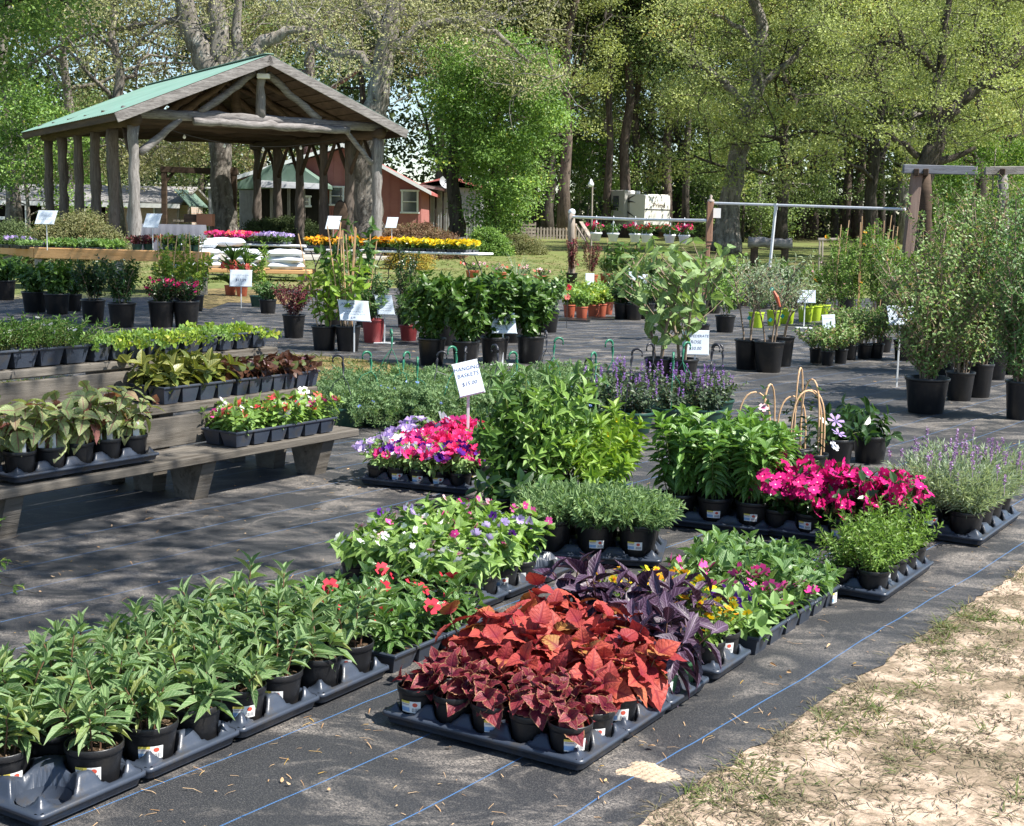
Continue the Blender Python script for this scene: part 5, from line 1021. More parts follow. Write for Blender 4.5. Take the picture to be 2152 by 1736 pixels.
def k_coral(s):
    rg = np.random.RandomState(s+19); ln = stemlines(rg, 5, .135, .058, .03, .35); A = leafy(rg, ln, 4, 2, .074, .072, .35, (-.3, .75), lambda f: 1.15-.35*f, .35, True); return make(s, ln, A, T_COLEUS, G_CORAL, M_STEMR, .003, True)
def k_pers(s):
    rg = np.random.RandomState(s+29); ln = stemlines(rg, 5, .155, .07, .03, .3); A = leafy(rg, ln, 4, 2, .104, .042, .3, (-.4, .6), lambda f: 1.1-.3*f, .35, True); return make(s, ln, A, T_LANCE, G_PERS, M_STEMR, .0028, True)
def k_orange(s):
    rg = np.random.RandomState(s+39); ln = stemlines(rg, 14, .11, .07, .03, .4); A = leafy(rg, ln, 5, 2, .028, .012, .2, (0, .8)); return make(s, ln, A, T_OVAL, G_CUPH, M_STEM, .0015, flowers=topflowers(rg, ln, ['orange', 'yellow', 'org'], .9, .016))
def k_petl(s, kinds=('purple',), pr=.12, r=.026):
    rg = np.random.RandomState(s+49); ln = stemlines(rg, 7, .075, .05, .015, .4); A = leafy(rg, ln, 6, 2, .046, .028, .1, (-.1, .9)); return make(s, ln, A, T_OVAL, G_PALE, M_STEM, .0015, flowers=topflowers(rg, ln, list(kinds), pr, r))
def k_vinca(kinds, pr, mat=None, h=.1, L=.046, W=.02, r=.021):
    def f(s):
        rg = np.random.RandomState(s+59); ln = stemlines(rg, 6, h, .05, .015, .35); A = leafy(rg, ln, 5, 3, L, W, .15, (0, .85)); return make(s, ln, A, T_LANCE, mat or G_VINCA, M_STEM, .0018, flowers=topflowers(rg, ln, kinds, pr, r))
    return f
def k_tor(s):
    rg = np.random.RandomState(s+69); ln = stemlines(rg, 10, .17, .085, .03, .35); A = leafy(rg, ln, 6, 3, .044, .034, .2, (-.15, .75)); return make(s, ln, A, T_HEART, G_TOR, M_STEM, .002, flowers=topflowers(rg, ln, [['palepink', 'pink'], ['white', 'white', 'palepink'], ['violet', 'lilac', 'pink'], ['palepink', 'white']][s % 4], .6, .019, .022))
def k_dian(s):
    rg = np.random.RandomState(s+79); ln = stemlines(rg, 84, .115, .115, .055, .3); A = leafy(rg, ln, 9, 3, .032, .0095, .15, (.2, .9)); return make(s, ln, A, T_SMALL, G_DIAN, M_STEM, .0012)
def k_cuph(s):
    rg = np.random.RandomState(s+89); ln = stemlines(rg, 16, .165, .08, .03, .35); A = leafy(rg, ln, 13, 2, .021, .009, .15, (.1, .7), None, .3, True); return make(s, ln, A, T_SMALL, G_CUPH, M_STEM, .0012)
def k_boug(s):
    rg = np.random.RandomState(s+99); ln = stemlines(rg, 11, .20, .11, .03, .4); A = leafy(rg, ln, 6, 2, .045, .028, .2, (0, .7)); f = []
    for l in ln:
        for _ in range(5): f.append(fl('magenta', l[-1]+rg.randn(3)*.018, SUNV+rg.randn(3)*.6, .022+.006*rg.rand(), rg))
    return make(s, ln, A, T_OVAL, G_DEEP, M_STEMR, .002, flowers=f)
def k_lav(s):
    rg = np.random.RandomState(s+109); ln = stemlines(rg, 70, .19, .12, .04, .3); A = leafy(rg, ln, 13, 2, .030, .0042, .15, (.4, 1.1)); v = make(s, ln, A, T_SMALL, G_SILV, M_STEM, .001)
    mb = MB(); sp = []
    for l in ln[::7]: q = l[-1]+np.array([0, 0, .03])*(.6+rg.rand()); sp.append(q); addtube(mb, [l[-1], q], .0009, 3, False)
    P, D, N = [], [], []
    for q in sp:
        for _ in range(26): d = unit(rg.randn(3)*np.array([1, 1, .5])+np.array([0, 0, .5])); P.append(q+np.array([0, 0, rg.rand()*.03-.005])); D.append(d); N.append(rg.randn(3))
    addleaves(mb, T_SMALL, P, D, N, .0085, .006, rg); v['parts'].append(('flower_spikes', mb.mesh('flower_spikes', leafmat('lavender_bloom', (.22, .12, .28), (.52, .38, .62), rough=.7)) if 'lavm' not in FM else mb.mesh('flower_spikes', FM['lavm']), 'stuff')); FM['lavm'] = v['parts'][-1][1].materials[0]; return v
def k_penta(s):
    rg = np.random.RandomState(s+119); ln = stemlines(rg, 11, .34, .065, .045, .22); A = leafy(rg, ln, 10, 3, .062, .027, .25, (-.35, .8)); return make(s, ln, A, T_LANCE, G_PENTA, M_STEM, .0026)
def k_tall(s):
    rg = np.random.RandomState(s+129); ln = stemlines(rg, 5, .62, .14, .04, .3); 
    side = []
    for l in ln:
        for k in range(9):
            p, ax = lerpP(l, .3+.68*k/9); a = rg.rand()*6.3; d = unit(np.array([math.cos(a), math.sin(a), .55])); side.append(p+d*np.linspace(0, .11*(1.1-.5*k/9), 5)[:, None])
    A = leafy(rg, side, 4, 2, .066, .028, .3, (0, .8)); B = leafy(rg, ln, 12, 2, .07, .03, .2, (-.2, 1.)); A = tuple(np.concatenate([a, b]) for a, b in zip(A, B)); return make(s, ln+side, A, T_LANCE, [G_VINCA, G_TOR, G_MID][s % 3], M_STEM, .0035)
def k_esper(s):
    rg = np.random.RandomState(s+139); ln = stemlines(rg, 8, .36, .2, .04, .3); A = leafy(rg, ln, 11, 4, .075, .026, .2, (-.25, .8)); return make(s, ln, A, T_LANCE, G_YG, M_STEM, .003, flowers=topflowers(rg, ln, ['yellow'], .35, .024))
def k_gard(s):
    rg = np.random.RandomState(s+149); ln = stemlines(rg, 8, .17, .13, .03, .4, arch=.15); A = leafy(rg, ln, 7, 2, .065, .036, .15, (-.5, .5)); return make(s, ln, A, T_OVAL, G_VINCA if s % 2 else G_DEEP, M_STEM, .0025)
def k_pet(kinds, n=16, L=G_PALE):
    def f(s):
        rg = np.random.RandomState(s+159); ln = stemlines(rg, 13, .15, .10, .02, .4, arch=.1); A = leafy(rg, ln, 6, 2, .040, .019, .15, (-.2, .8)); return make(s, ln, A, T_OVAL, L, M_STEM, .0016, flowers=spray(rg, n, .12, .055, .085, kinds, .030))
    return f
def k_basket(s):
    rg = np.random.RandomState(s+169); ln = stemlines(rg, 60, .20, .27, .06, .4, arch=.2)+stemlines(rg, 60, .10, .36, .10, .3, bend=-.1, arch=1.9); A = leafy(rg, ln, 17, 2, .029, .014, .1, (-.1, .7)); return make(s, ln, A, T_SMALL, G_SAGE, M_STEM, .0013, flowers=spray(rg, 3, .25, .15, .02, ['blue'], .013))
def k_plect(s):
    rg = np.random.RandomState(s+179); ln = stemlines(rg, 26, .26, .16, .05, .35); A = leafy(rg, ln, 10, 2, .036, .024, .15, (-.1, .7)); v = make(s, ln, A, T_OVAL, G_PLECT, M_STEMR, .0018); mb = MB(); P, D, N = [], [], []
    for l in ln[::3]:
        for _ in range(34): d = unit(rg.randn(3)*np.array([1, 1, .5])+np.array([0, 0, .3])); P.append(l[-1]+np.array([0, 0, rg.rand()*.085])); D.append(d); N.append(rg.randn(3))
    addleaves(mb, T_SMALL, P, D, N, .014, .008, rg); FM.setdefault('plm', leafmat('violet_bloom', (.24, .10, .44), (.48, .30, .66), rough=.7)); v['parts'].append(('flower_spikes', mb.mesh('flower_spikes', FM['plm']), 'stuff')); return v
variants('sun', 8, k_sun); variants('wine', 4, k_wine); variants('coral', 4, k_coral); variants('pers', 3, k_pers); variants('orange', 3, k_orange); variants('petl', 3, k_petl); variants('vpink', 3, k_vinca(['pink'], .85, None, .09, .040, .018, .027)); variants('vgreen', 3, k_vinca(['white'], .04, G_VIN2, .085, .054, .026, .022)); variants('vred', 3, k_vinca(['red'], .40, None, .12, .052, .022, .026))
variants('tor', 4, k_tor); variants('dian', 3, k_dian); variants('cuph', 3, k_cuph); variants('boug', 3, k_boug); variants('lav', 2, k_lav); variants('penta', 4, k_penta); variants('tall', 3, k_tall); variants('esper', 2, k_esper); variants('gard', 2, k_gard)
variants('petlil', 2, k_pet(['lilac', 'lilac', 'whitepet'], 14)); variants('petrose', 2, k_pet(['rose', 'rose', 'hotpet'], 22)); variants('petmix', 2, k_pet(['purple', 'rose', 'rose', 'hotpet'], 20)); variants('basket', 3, k_basket); variants('plect', 3, k_plect)
def plant_on(root, v, z, rotz, sc, leaf_kind='leaf'):
    Rz = Matrix.Translation((0, 0, z))@Matrix.Rotation(rotz, 4, 'Z')@Matrix.Scale(sc, 4)
    for nm, me, kd in v['parts']: put(nm, me, root, kd, M=Rz)
    for Mx in v['leaves']: put(leaf_kind, v['lm'], root, M=Rz@Mx)
    for kd, Mx in v['flowers']: put('flower', FK[kd], root, M=Rz@Mx)
PR = np.random.RandomState(21)
def potted(nm, label, cat, loc, kind, var, pot, r, h, sc=1., group=None, sticker=None, zrot=None, style='round'):
    t = thing(nm, label, cat, loc, 0, group); P_, S_, T_ = pot_kit(pot, r, h, style); put('pot', P_, t, rotz=PR.rand()*6); put('soil', S_, t)
    if sticker is not None: put('price_label', T_, t, rotz=sticker, loc=(0, 0, PR.uniform(-.006, .008)))
    plant_on(t, V_[kind][var % len(V_[kind])], h*.84, PR.rand()*6.28 if zrot is None else zrot, sc*(.88+.22*PR.rand())); return t
def frame_at(corner, ang):      # maps tray coordinates to the ground: x left of row, y along the row
    u = Vector((math.sin(ang), math.cos(ang), 0)); r = Vector((math.cos(ang), -math.sin(ang), 0)); return lambda x, y, z=0.: Vector((corner[0], corner[1], 0))+r*x+u*y+Vector((0, 0, z))
# ------------------------------------------------------------------ foreground trays of potted plants
def tray_thing(kit, corner, ang, label, group=None, z=0.):
    me, cells, W, Dp = kit; t = thing('shuttle_tray', label, 'tray', (corner[0], corner[1], z), -ang, group, me); return t, frame_at(corner, ang), cells
SIDE = ['right end', 'left end']
def fill(kit, corner, ang, tlabel, tdesc, what, kind, nm, pot=PL_BLACK, r=.060, h=.105, sc=1., skip=(), stick=.0, pick=None, nv=5, nu=2, z=0., group=None, cat='potted plant', hide=0):
    t, f, cells = tray_thing(kit, corner, ang, tlabel, z=z)
    for i, j, x, y in cells:
        if (i, j) in skip: continue
        k, m_, p_, w_ = (kind, nm, pot, what) if pick is None else (pick(i, j) or (kind, nm, pot, what))
        vis = (i == 0 or j == 0)
        if nu <= nv: lab = '%s, %s from right in %s row, %s' % (w_, ORD[j], 'near' if i == 0 else 'far', tdesc)
        else: lab = '%s, %s from front in %s row, %s' % (w_, ORD[i], 'right' if j == 0 else 'left', tdesc)
        loc = f(x, y, z+.0125)+Vector((PR.randn()*.0015, PR.randn()*.0015, 0))
        face = math.atan2(loc.x, loc.y)                       # direction from the camera
        potted(m_, lab, cat, loc, k, PR.randint(9), p_, r, h, sc, group, (-face+PR.uniform(-.5, .35)+stick) if vis and (PR.rand() < .72) else None)
LA = R_(32); SL = Vector((-1.055, 2.915, 0))
TD = ['nearest left tray', 'second left tray', 'third left tray', 'fourth left tray']
for k in range(4):
    c = SL+U*(.329*k); fill(TR8, c, LA, ['slate plastic carrying tray with one empty cell at the lower left corner', 'slate carrying tray of leafy green plants, second from the camera in left row', 'slate carrying tray of leafy green plants, third from the camera in left row', 'slate carrying tray of leafy green plants beside the red-flowered flats'][k], TD[k],
         'narrow-leaved green plant', 'sun', 'potted_impatiens', r=.0715, h=.118, sc=1.0, skip=[(0, 0)] if k == 0 else (), nv=4, group='narrow-leaved green plants in the left row')
O_ = Vector((.193, 3.30, 0)); CR = VR
def oc(u, l=0.): return O_+U*u-VR*l
fill(TR10, oc(0), LA, 'slate carrying tray of small wine-red coleus nearest the camera', 'front red tray', 'small wine-red coleus', 'wine', 'potted_coleus', sc=1.08, group='small wine-red coleus')
fill(TR10, oc(.263), LA, 'slate carrying tray of coral coleus behind the wine-red ones', 'coral tray', 'tall coral-red coleus', 'coral', 'potted_coleus', sc=1.04, group='tall coral-red coleus')
fill(TR10, oc(.530), LA, 'slate carrying tray shared by coral coleus and purple plants', 'mixed coral and purple tray', 'tall coral-red coleus', 'coral', 'potted_coleus', sc=1.08, group='tall coral-red coleus', pick=lambda i, j: ('pers', 'potted_purple_foliage', PL_GREENP, 'purple silver-veined plant in green pot') if (j == 0 or (j == 1 and i == 1)) else None)
fill(TR10, oc(.862), LA, 'slate carrying tray of purple silver-veined plants', 'purple tray', 'purple silver-veined plant', 'pers', 'potted_purple_foliage', sc=1.08, group='purple silver-veined plants', pick=lambda i, j: ('orange', 'potted_calibrachoa', PL_BLACK, 'orange and yellow flowered plant') if (j == 0) or (j == 3 and i == 1) else None)
def flat_fill(corner, ang, nu, nv, W, Dp, label, kinds, z=0., sc=1., h=.062, name='flower_flat', mat=None, zoff=0., jitter=.6):
    me, soil, cells = flat_mesh(nu, nv, W, Dp, h); t = thing(name, label, 'plant tray', (corner[0], corner[1], z), -ang)
    if mat: me.materials[0] = mat
    put('cell_tray', me, t); put('soil', soil, t)
    for i, j, x, y in cells:
        kd = kinds(i, j)
        if kd is None: continue
        v = V_[kd][PR.randint(9) % len(V_[kd])]; s_ = sc*(.88+.24*PR.rand()); Rz = Matrix.Translation((x, y, h-.006+zoff))@Matrix.Rotation(PR.rand()*6.28, 4, 'Z')@Matrix.Scale(s_, 4)
        for nm, me_, kdd in v['parts']: put(nm, me_, t, kdd, M=Rz)
        for Mx in v['leaves']: put('leaf', v['lm'], t, M=Rz@Mx)
        for q, Mx in v['flowers']: put('flower', FK[q], t, M=Rz@Mx)
    return t, frame_at(corner, ang)
def tag_on(t, x, y, z, rz, w_=.03, hh=.038):
    V = [(-w_/2, 0, -hh/2), (w_/2, 0, -hh/2), (w_/2, 0, hh/2), (-w_/2, 0, hh/2)]; me = bpy.data.meshes.new('price_label'); me.from_pydata(V, [], [(0, 1, 2, 3)]); me.materials.append(M_STICK); l = me.uv_layers.new(name='uv')
    for lp, uv in zip(me.loops, [(0, 0), (1, 0), (1, 1), (0, 1)]): l.data[lp.index].uv = uv
    put('price_label', me, t, loc=(x, y, z), rotz=rz)
variants('orangeS', 2, k_orange)
variants('petw', 2, lambda s: k_petl(s+5, ('purple',), .55, .026))
flat_fill(oc(1.185), LA, 2, 5, .54, .27, 'black cell flat of pale-leaved petunias with a few deep purple flowers', lambda i, j: ('petw' if j in (1, 2) else 'petl') if j < 3 else 'orange', sc=1.15)
flat_fill(oc(1.462), LA, 2, 5, .54, .27, 'black cell flat of hot pink vinca beside the petunia flat', lambda i, j: 'vpink' if not (i == 0 and j > 2) else 'petl', sc=1.12)
t, f = flat_fill(oc(1.74), LA, 2, 5, .54, .27, 'black cell flat of glossy green vinca with two white flowers', lambda i, j: 'vgreen', sc=1.1); tag_on(t, .003, .2, .035, math.pi/2-.2)
flat_fill(oc(2.02, .2), LA, 2, 4, .43, .27, 'rear black cell flat of glossy green vinca before the magenta flowers', lambda i, j: 'vgreen', sc=1.1)
# left row continues with red vinca flats
flat_fill(SL+U*1.335, LA, 2, 4, .56, .27, 'black flat of red vinca directly behind the leafy left row', lambda i, j: 'vred', sc=1.15)
flat_fill(SL+U*1.615, LA, 2, 4, .56, .27, 'second black flat of red vinca next to the torenias', lambda i, j: 'vred', sc=1.05)
for k in range(3):
    c = Vector((-.14, 4.68, 0))+U*(.27*k); fill(TR10, c, LA, ['near carrying tray under the bright green torenias', 'middle carrying tray under the bright green torenias', 'rear carrying tray under the bright green torenias'][k], ['near torenia tray', 'middle torenia tray', 'rear torenia tray'][k], 'bright green torenia', 'tor', 'potted_torenia', sc=1.0, group='bright green torenias', skip=((0, 0), (0, 1), (1, 0), (1, 1)) if k == 2 else ())
fill(TR10L, (1.42, 4.97), R_(32.8), 'slate carrying tray of light green cuphea beside the mat edge', 'cuphea tray', 'fine-leaved light green plant', 'cuph', 'potted_cuphea', nv=2, nu=5, sc=1.25, group='fine-leaved light green plants', skip=())
fill(TR8, (1.65, 5.76), R_(33), 'carrying tray hidden under the magenta flowers', 'magenta-flowered tray', 'magenta bougainvillea-like plant', 'boug', 'potted_azalea', r=.070, h=.115, nv=4, sc=1.15, group='magenta-flowered plants')
fill(TR8L, (2.11, 5.93), R_(33), 'slate carrying tray under the lavender plants at right', 'lavender tray', 'silvery lavender with purple spikes', 'lav', 'potted_lavender', r=.08, h=.135, nv=2, nu=4, sc=1.35, group='silvery lavender plants')
fill(TR6, (1.18, 6.04), R_(24), 'carrying tray of tall glossy green plants, nearer one', 'near tall-green tray', 'tall leafy green plant', 'penta', 'potted_penta', r=.084, h=.14, nv=3, sc=1.18, group='tall leafy green plants')
fill(TR6, (1.52, 6.50), R_(24), 'carrying tray of tall glossy green plants, farther one', 'far tall-green tray', 'tall leafy green plant', 'penta', 'potted_penta', r=.084, h=.14, nv=3, sc=.95, group='tall leafy green plants', pick=lambda i, j: ('vred', 'potted_heather', PL_BLACK, 'reddish low plant') if j == 0 else None)
fill(TR6, (.62, 5.42), R_(10), 'carrying tray under the dense blue-green mounds', 'blue-green mound tray', 'dense blue-green mound', 'dian', 'potted_dianthus', r=.086, h=.165, nv=3, sc=1.12, group='dense blue-green mounds')
fill(TR8L, (.215, 5.93), R_(12), 'carrying tray under the tall yellow-green shrubs', 'tall shrub tray', 'tall yellow-green leafy shrub', 'tall', 'potted_duranta', r=.083, h=.155, nv=2, nu=4, sc=1.02, group='tall yellow-green shrubs', pick=lambda i, j: ('gard', 'potted_gardenia', PL_BLACK, 'low glossy drooping shrub') if (i, j) in ((0, 1), (0, 0)) else None)
for n_, (x, y) in enumerate(((.42, 6.20), (.42, 6.48), (.50, 6.68), (.50, 6.95))):
    potted('potted_esperanza', ['yellow-flowered green shrub nearest the dense blue-green mounds', 'yellow-flowered green shrub beside the tall yellow-green shrubs', 'yellow-flowered green shrub in the middle of its group', 'farthest yellow-flowered green shrub near the purple spikes'][n_], 'potted shrub', (x, y, .004), 'esper', n_, PL_BLACK, .09, .16, .9, 'yellow-flowered shrubs')
fill(TR10, (-.22, 6.86), R_(22.7), 'carrying tray under the front petunias', 'front petunia tray', 'petunia in mixed purple and pink', 'petmix', 'potted_petunia', r=.058, h=.10, sc=1.0, group='petunias', pick=lambda i, j: ('petlil', 'potted_petunia', PL_BLACK, 'lilac and white petunia') if j > 3 or (i == 0 and j == 2) else None)
fill(TR10, (-.12, 7.11), R_(22.7), 'carrying tray under the rose-pink petunias', 'middle petunia tray', 'rose-pink petunia', 'petrose', 'potted_petunia', r=.058, h=.10, sc=1.12, group='petunias', pick=lambda i, j: ('petlil', 'potted_petunia', PL_BLACK, 'lilac petunia') if j > 3 else None)
fill(TR10, (-.02, 7.36), R_(22.7), 'carrying tray under the farthest petunias', 'rear petunia tray', 'rose-pink petunia', 'petrose', 'potted_petunia', r=.058, h=.10, sc=1.2, group='petunias', pick=lambda i, j: ('petlil', 'potted_petunia', PL_BLACK, 'lilac petunia') if j > 3 else None)
# deep green mound and the clematis with hoops
for n_, (x, y, lab) in enumerate(((1762, 985, 'low dark green leafy mound left of its twin beside the hoops'), (1835, 978, 'low dark green leafy mound at the right of the hoops'), (1800, 950, 'low dark green leafy mound behind the other two'))):
    potted('potted_gardenia', lab, 'potted shrub', G(x, y)+Vector((0, .1, 0)), 'gard', 0, PL_BLACK, .11, .17, 1.25, 'low dark green mounds')
def hoop_pot(x, y, lab, hoops, fl_=()):
    p = G(x, y); t = thing('clematis', lab, 'potted vine', p, 0, 'clematis on cane hoops'); P_, S_, _ = pot_kit(PL_BLACK, .085, .17); put('pot', P_, t); put('soil', S_, t); rg = np.random.RandomState(int(x))
    for (dx, w_, h, a) in hoops:
        th = np.linspace(0, math.pi, 17); z = np.maximum(np.sin(th), 0)**.72*(h-.14)+.14; X = dx+np.cos(th)*w_/2*(1-.12*np.cos(2*th)); mb = MB(); addtube(mb, np.stack([X*math.cos(a), X*math.sin(a), z], 1), .0052, 7); mb.build('cane_hoop', M_CANE, t)
    lines = [np.array([(rg.randn()*.03+.04*math.sin(q*5+k), rg.randn()*.02, .14+q*(.22+.08*k)) for q in np.linspace(0, 1, 7)]) for k in range(3)]
    A = leafy(rg, lines, 8, 3, .036, .017, .1, (-.4, .5)); mb = MB(); addleaves(mb, T_OVAL, *A, rg); mb.build('foliage', G_DEEP, t, kind='stuff')
    for (dx, z, kd, r) in fl_:
        q = fl(kd, (dx, -.06, z), SUNV+rg.randn(3)*.2, r, rg); put('flower', FK[kd], t, M=q[1])
hoop_pot(1600, 1010, 'clematis with two cane hoops, leftmost of the hooped pots', [(-.06, .22, .50, .1), (.05, .16, .54, .9)], [(-.02, .42, 'palepink', .03)])
hoop_pot(1668, 1000, 'clematis with three overlapping cane hoops in the middle', [(-.03, .20, .46, .2), (.02, .12, .62, 1.), (.07, .2, .50, -.3)])
hoop_pot(1705, 1015, 'clematis with mauve star flowers at the right-hand hoops', [(-.03, .13, .58, -.7), (-.05, .22, .52, .3)], [(.10, .36, 'star', .05), (.12, .29, 'star', .045), (.10, .22, 'white', .035)])
# ------------------------------------------------------------------ hanging baskets on the ground
def hook(t, z0, r, h, mat, rz, lean=0.):
    mb = MB(); top = np.array((lean, 0, h))
    for k in range(3): a = rz+k*2.094; addtube(mb, [(r*math.cos(a), r*math.sin(a), z0), (r*.45*math.cos(a)+lean*.5, r*.45*math.sin(a), z0+(h-z0)*.5), tuple(top-np.array((0, 0, .12)))], .0028, 4, False)
    mb.build('wire', mat, t)
    th = np.linspace(-.5, 3.6, 13); c, s = math.cos(rz), math.sin(rz); X = .038-np.cos(th)*.036; Zz = np.sin(th)*.036; Q = [tuple(top+np.array((0, 0, -.13))), tuple(top+np.array((0, 0, -.06)))]+[tuple(top+np.array((x*c, x*s, z-.012))) for x, z in zip(X, Zz)]
    mb = MB(); addtube(mb, Q, [.005, .010]+[.009]*9+[.006]*4, 6); mb.build('hook', mat, t, True)
bask = [(712, 905, 0), (790, 900, 0), (872, 900, 0), (955, 903, 0), (1035, 905, 0), (690, 878, 0), (765, 876, 0), (845, 878, 0), (925, 876, 0), (1005, 878, 0), (1090, 880, 0), (1180, 905, 0), (1245, 900, 0), (730, 849, 0), (810, 849, 0), (900, 848, 0), (985, 849, 0), (1065, 848, 0), (1150, 865, 0), (1225, 862, 0), (1140, 838, 0), (1205, 830, 0)]
for n_, (x, y, k) in enumerate(bask):
    p = G(x, y)+Vector((0, .12, 0)); row = 'front row' if y > 895 else 'middle row' if y > 850 else 'back row'; same = sorted([b[0] for b in bask if ('front row' if b[1] > 895 else 'middle row' if b[1] > 850 else 'back row') == row]); i = same.index(x)
    t = potted('hanging_basket', 'silvery green trailing basket, %s from the left in the %s of baskets' % (ORD[i], row), 'hanging basket', p, 'basket', n_, PL_DGREEN, .145, .15, 1.0, 'silvery green hanging baskets')
    if n_ % 2 == 0 or n_ in (3, 7): hook(t, .14, .13, .40+.15*PR.rand(), PL_HOOKG if n_ % 4 else PL_HOOKB, PR.rand()*6.28, PR.uniform(-.05, .05))
plx = [(1262, 905), (1335, 915), (1412, 905), (1485, 908), (1290, 880), (1365, 878), (1440, 878), (1508, 885)]
for n_, (x, y) in enumerate(plx):
    t = potted('hanging_basket', 'dark-leaved basket with violet spikes, %s from the left in the %s row' % (ORD[n_ % 4], 'near' if n_ < 4 else 'far'), 'hanging basket', G(x, y)+Vector((0, .12, 0)), 'plect', n_, PL_DGREEN, .135, .15, .95, 'violet-flowered hanging baskets')
    hook(t, .14, .12, .50+.09*PR.rand(), PL_HOOKB if n_ % 2 else PL_HOOKG, PR.rand()*6.28, PR.uniform(-.04, .04))
# ------------------------------------------------------------------ stepped plant bench on the left
BA = R_(34); BC = (-2.15, 5.60); bf = frame_at(BC, BA); bu = Vector((math.sin(BA), math.cos(BA), 0))
bn = thing('plant_bench', 'stepped grey plank bench holding plant trays at the left', 'bench', (BC[0], BC[1], 0), -BA)
def along(x, y, z, off=0.): q = G(x, y, z)-Vector((BC[0], BC[1], z)); return q.dot(bu)
Y0b, Y1b = -1.6, 2.32
W_BENCH = wood('grey_bench_plank', (.075, .066, .055), (.20, .18, .155), 1.3, (1, .07, 1))
TIER = [.245, .455, .665]
for k, zt in enumerate(TIER):
    for q in range(2):
        x = -k*.31-.072-q*.148
        for (a, b) in (((Y0b, .70), (.703, Y1b-.0)) if (k+q) % 2 else ((Y0b, Y1b),)):
            mb = MB(); addbox(mb, .14, b-a, .042, .005, (x, (a+b)/2, zt-.021+PR.randn()*.0015)); mb.build('seat_plank', W_BENCH, bn)
    for yb in (-1.3, .1, 1.22, 2.1):
        mb = MB(); x0, x1 = -k*.31-.03, -k*.31-.29; zb = 0.; poly3(mb, [(x0+.0, yb-.045, zt-.0425), (x1, yb-.045, zt-.0425), (x1+.06, yb-.045, zb), (x0-.07, yb-.045, zb)], Vector((0, .09, 0))); mb.build('support_block', W_BENCH, bn)
    if k == 2: continue
    mb = MB(); addbox(mb, .032, Y1b-Y0b-.05, .150, .004, (-k*.31-.305, (Y0b+Y1b)/2, zt+.075+.004)); mb.build('riser_plank', W_BENCH, bn)
variants('bcol', 3, lambda s: (lambda rg: (lambda ln: make(s, ln, leafy(rg, ln, 5, 2, .082, .060, .35, (-.6, .6), lambda f: 1.15-.35*f, .4, True), T_COLEUS, G_BCOL, M_STEMR, .003, True))(stemlines(rg, 6, .24, .10, .03, .3)))(np.random.RandomState(s+200)))
variants('imp', 3, lambda s: (lambda rg: (lambda ln: make(s, ln, leafy(rg, ln, 4, 3, .034, .019, .2, (-.1, .8)), T_OVAL, G_TOR, M_STEM, .0016, flowers=topflowers(rg, ln, [['coral', 'coral', 'red'], ['coral', 'hotpet', 'red'], ['whitepet', 'white', 'palepink']][s], .8, .02)))(stemlines(rg, 7, .085, .05, .02, .3)))(np.random.RandomState(s+210)))
variants('jenny', 3, lambda s: (lambda rg: (lambda ln: make(s, ln, leafy(rg, ln, 10, 2, .017, .014, .1, (-.1, .5)), T_OVAL, G_LIMEL if s == 1 else G_TOR, M_STEM, .0012))(stemlines(rg, 12, .09, .11, .02, .6, arch=1.1)))(np.random.RandomState(s+220)))
variants('tiny', 2, lambda s: (lambda rg: (lambda ln: make(s, ln, leafy(rg, ln, 9, 2, .014, .005, .2, (.1, .8)), T_SMALL, G_MID, M_STEM, .001, flowers=topflowers(rg, ln, ['white'], .22, .006)))(stemlines(rg, 26, .11, .08, .04, .3, arch=.2)))(np.random.RandomState(s+230)))
variants('croton', 2, lambda s: (lambda rg: (lambda ln: make(s, ln, leafy(rg, ln, 3, 3, .062, .036, .3, (-.3, .7)), T_OVAL, G_CROT, M_STEM, .002))(stemlines(rg, 4, .10, .05, .02, .3)))(np.random.RandomState(s+240)))
variants('bron', 2, lambda s: (lambda rg: (lambda ln: make(s, ln, leafy(rg, ln, 4, 3, .036, .027, .2, (-.2, .6)), T_OVAL, G_BRONZE, M_STEMR, .002, flowers=topflowers(rg, ln, ['palepink'], .08, .014)))(stemlines(rg, 6, .06, .05, .02, .3)))(np.random.RandomState(s+250)))
TRB = tray_mesh(5, 1, .155, .066, m=.010, peak=.088)
t, f_, cells = tray_thing(TRB, tuple(bf(-.012, .09))[:2], BA, 'slate scalloped carrying tray of pale coleus on the bottom bench step', z=TIER[0]+.001)
tagm = MB(); addbox(tagm, .028, .0015, .075, 0, (0, 0, 0)); tagm = tagm.mesh('plant_tag', P_WHITE)
for i, j, x, y in cells:
    pt_ = potted('potted_coleus', 'pale green coleus on bottom bench step, %s from the near end of its tray' % ORD[i], 'potted plant', f_(x, y, TIER[0]+.014), 'bcol', i, PL_BLACK, .070, .125, 1.05, 'pale green coleus on the bench')
    for q in range(1+i % 2): put('plant_tag', tagm, pt_, loc=(.03-.05*q, -.045, .15), rotz=PR.uniform(-.3, .6))
p = bf(-.10, -.03, TIER[0]+.001); potted('potted_coleus', 'yellowish coleus in a loose black pot at the near bench end', 'potted plant', p, 'bcol', 1, PL_BLACK, .066, .135, .72, 'pale green coleus on the bench')
p = bf(-.12, -.28, TIER[0]+.001); potted('potted_coleus', 'small pale coleus standing against the riser by the loose pot', 'potted plant', p, 'bcol', 2, PL_BLACK, .062, .12, .7, 'pale green coleus on the bench')
def bench_flat(tier, y0, y1, x, W, nu, nv, label, kinds, **kw): return flat_fill(tuple(bf(x, y0))[:2], BA, nu, nv, W, y1-y0, label, kinds, z=TIER[tier]+.001, **kw)
bench_flat(0, 1.38, 2.14, -.01, .25, 6, 2, 'black cell flat of coral and white impatiens on the bottom bench step', lambda i, j: 'imp', h=.075, sc=1.45)
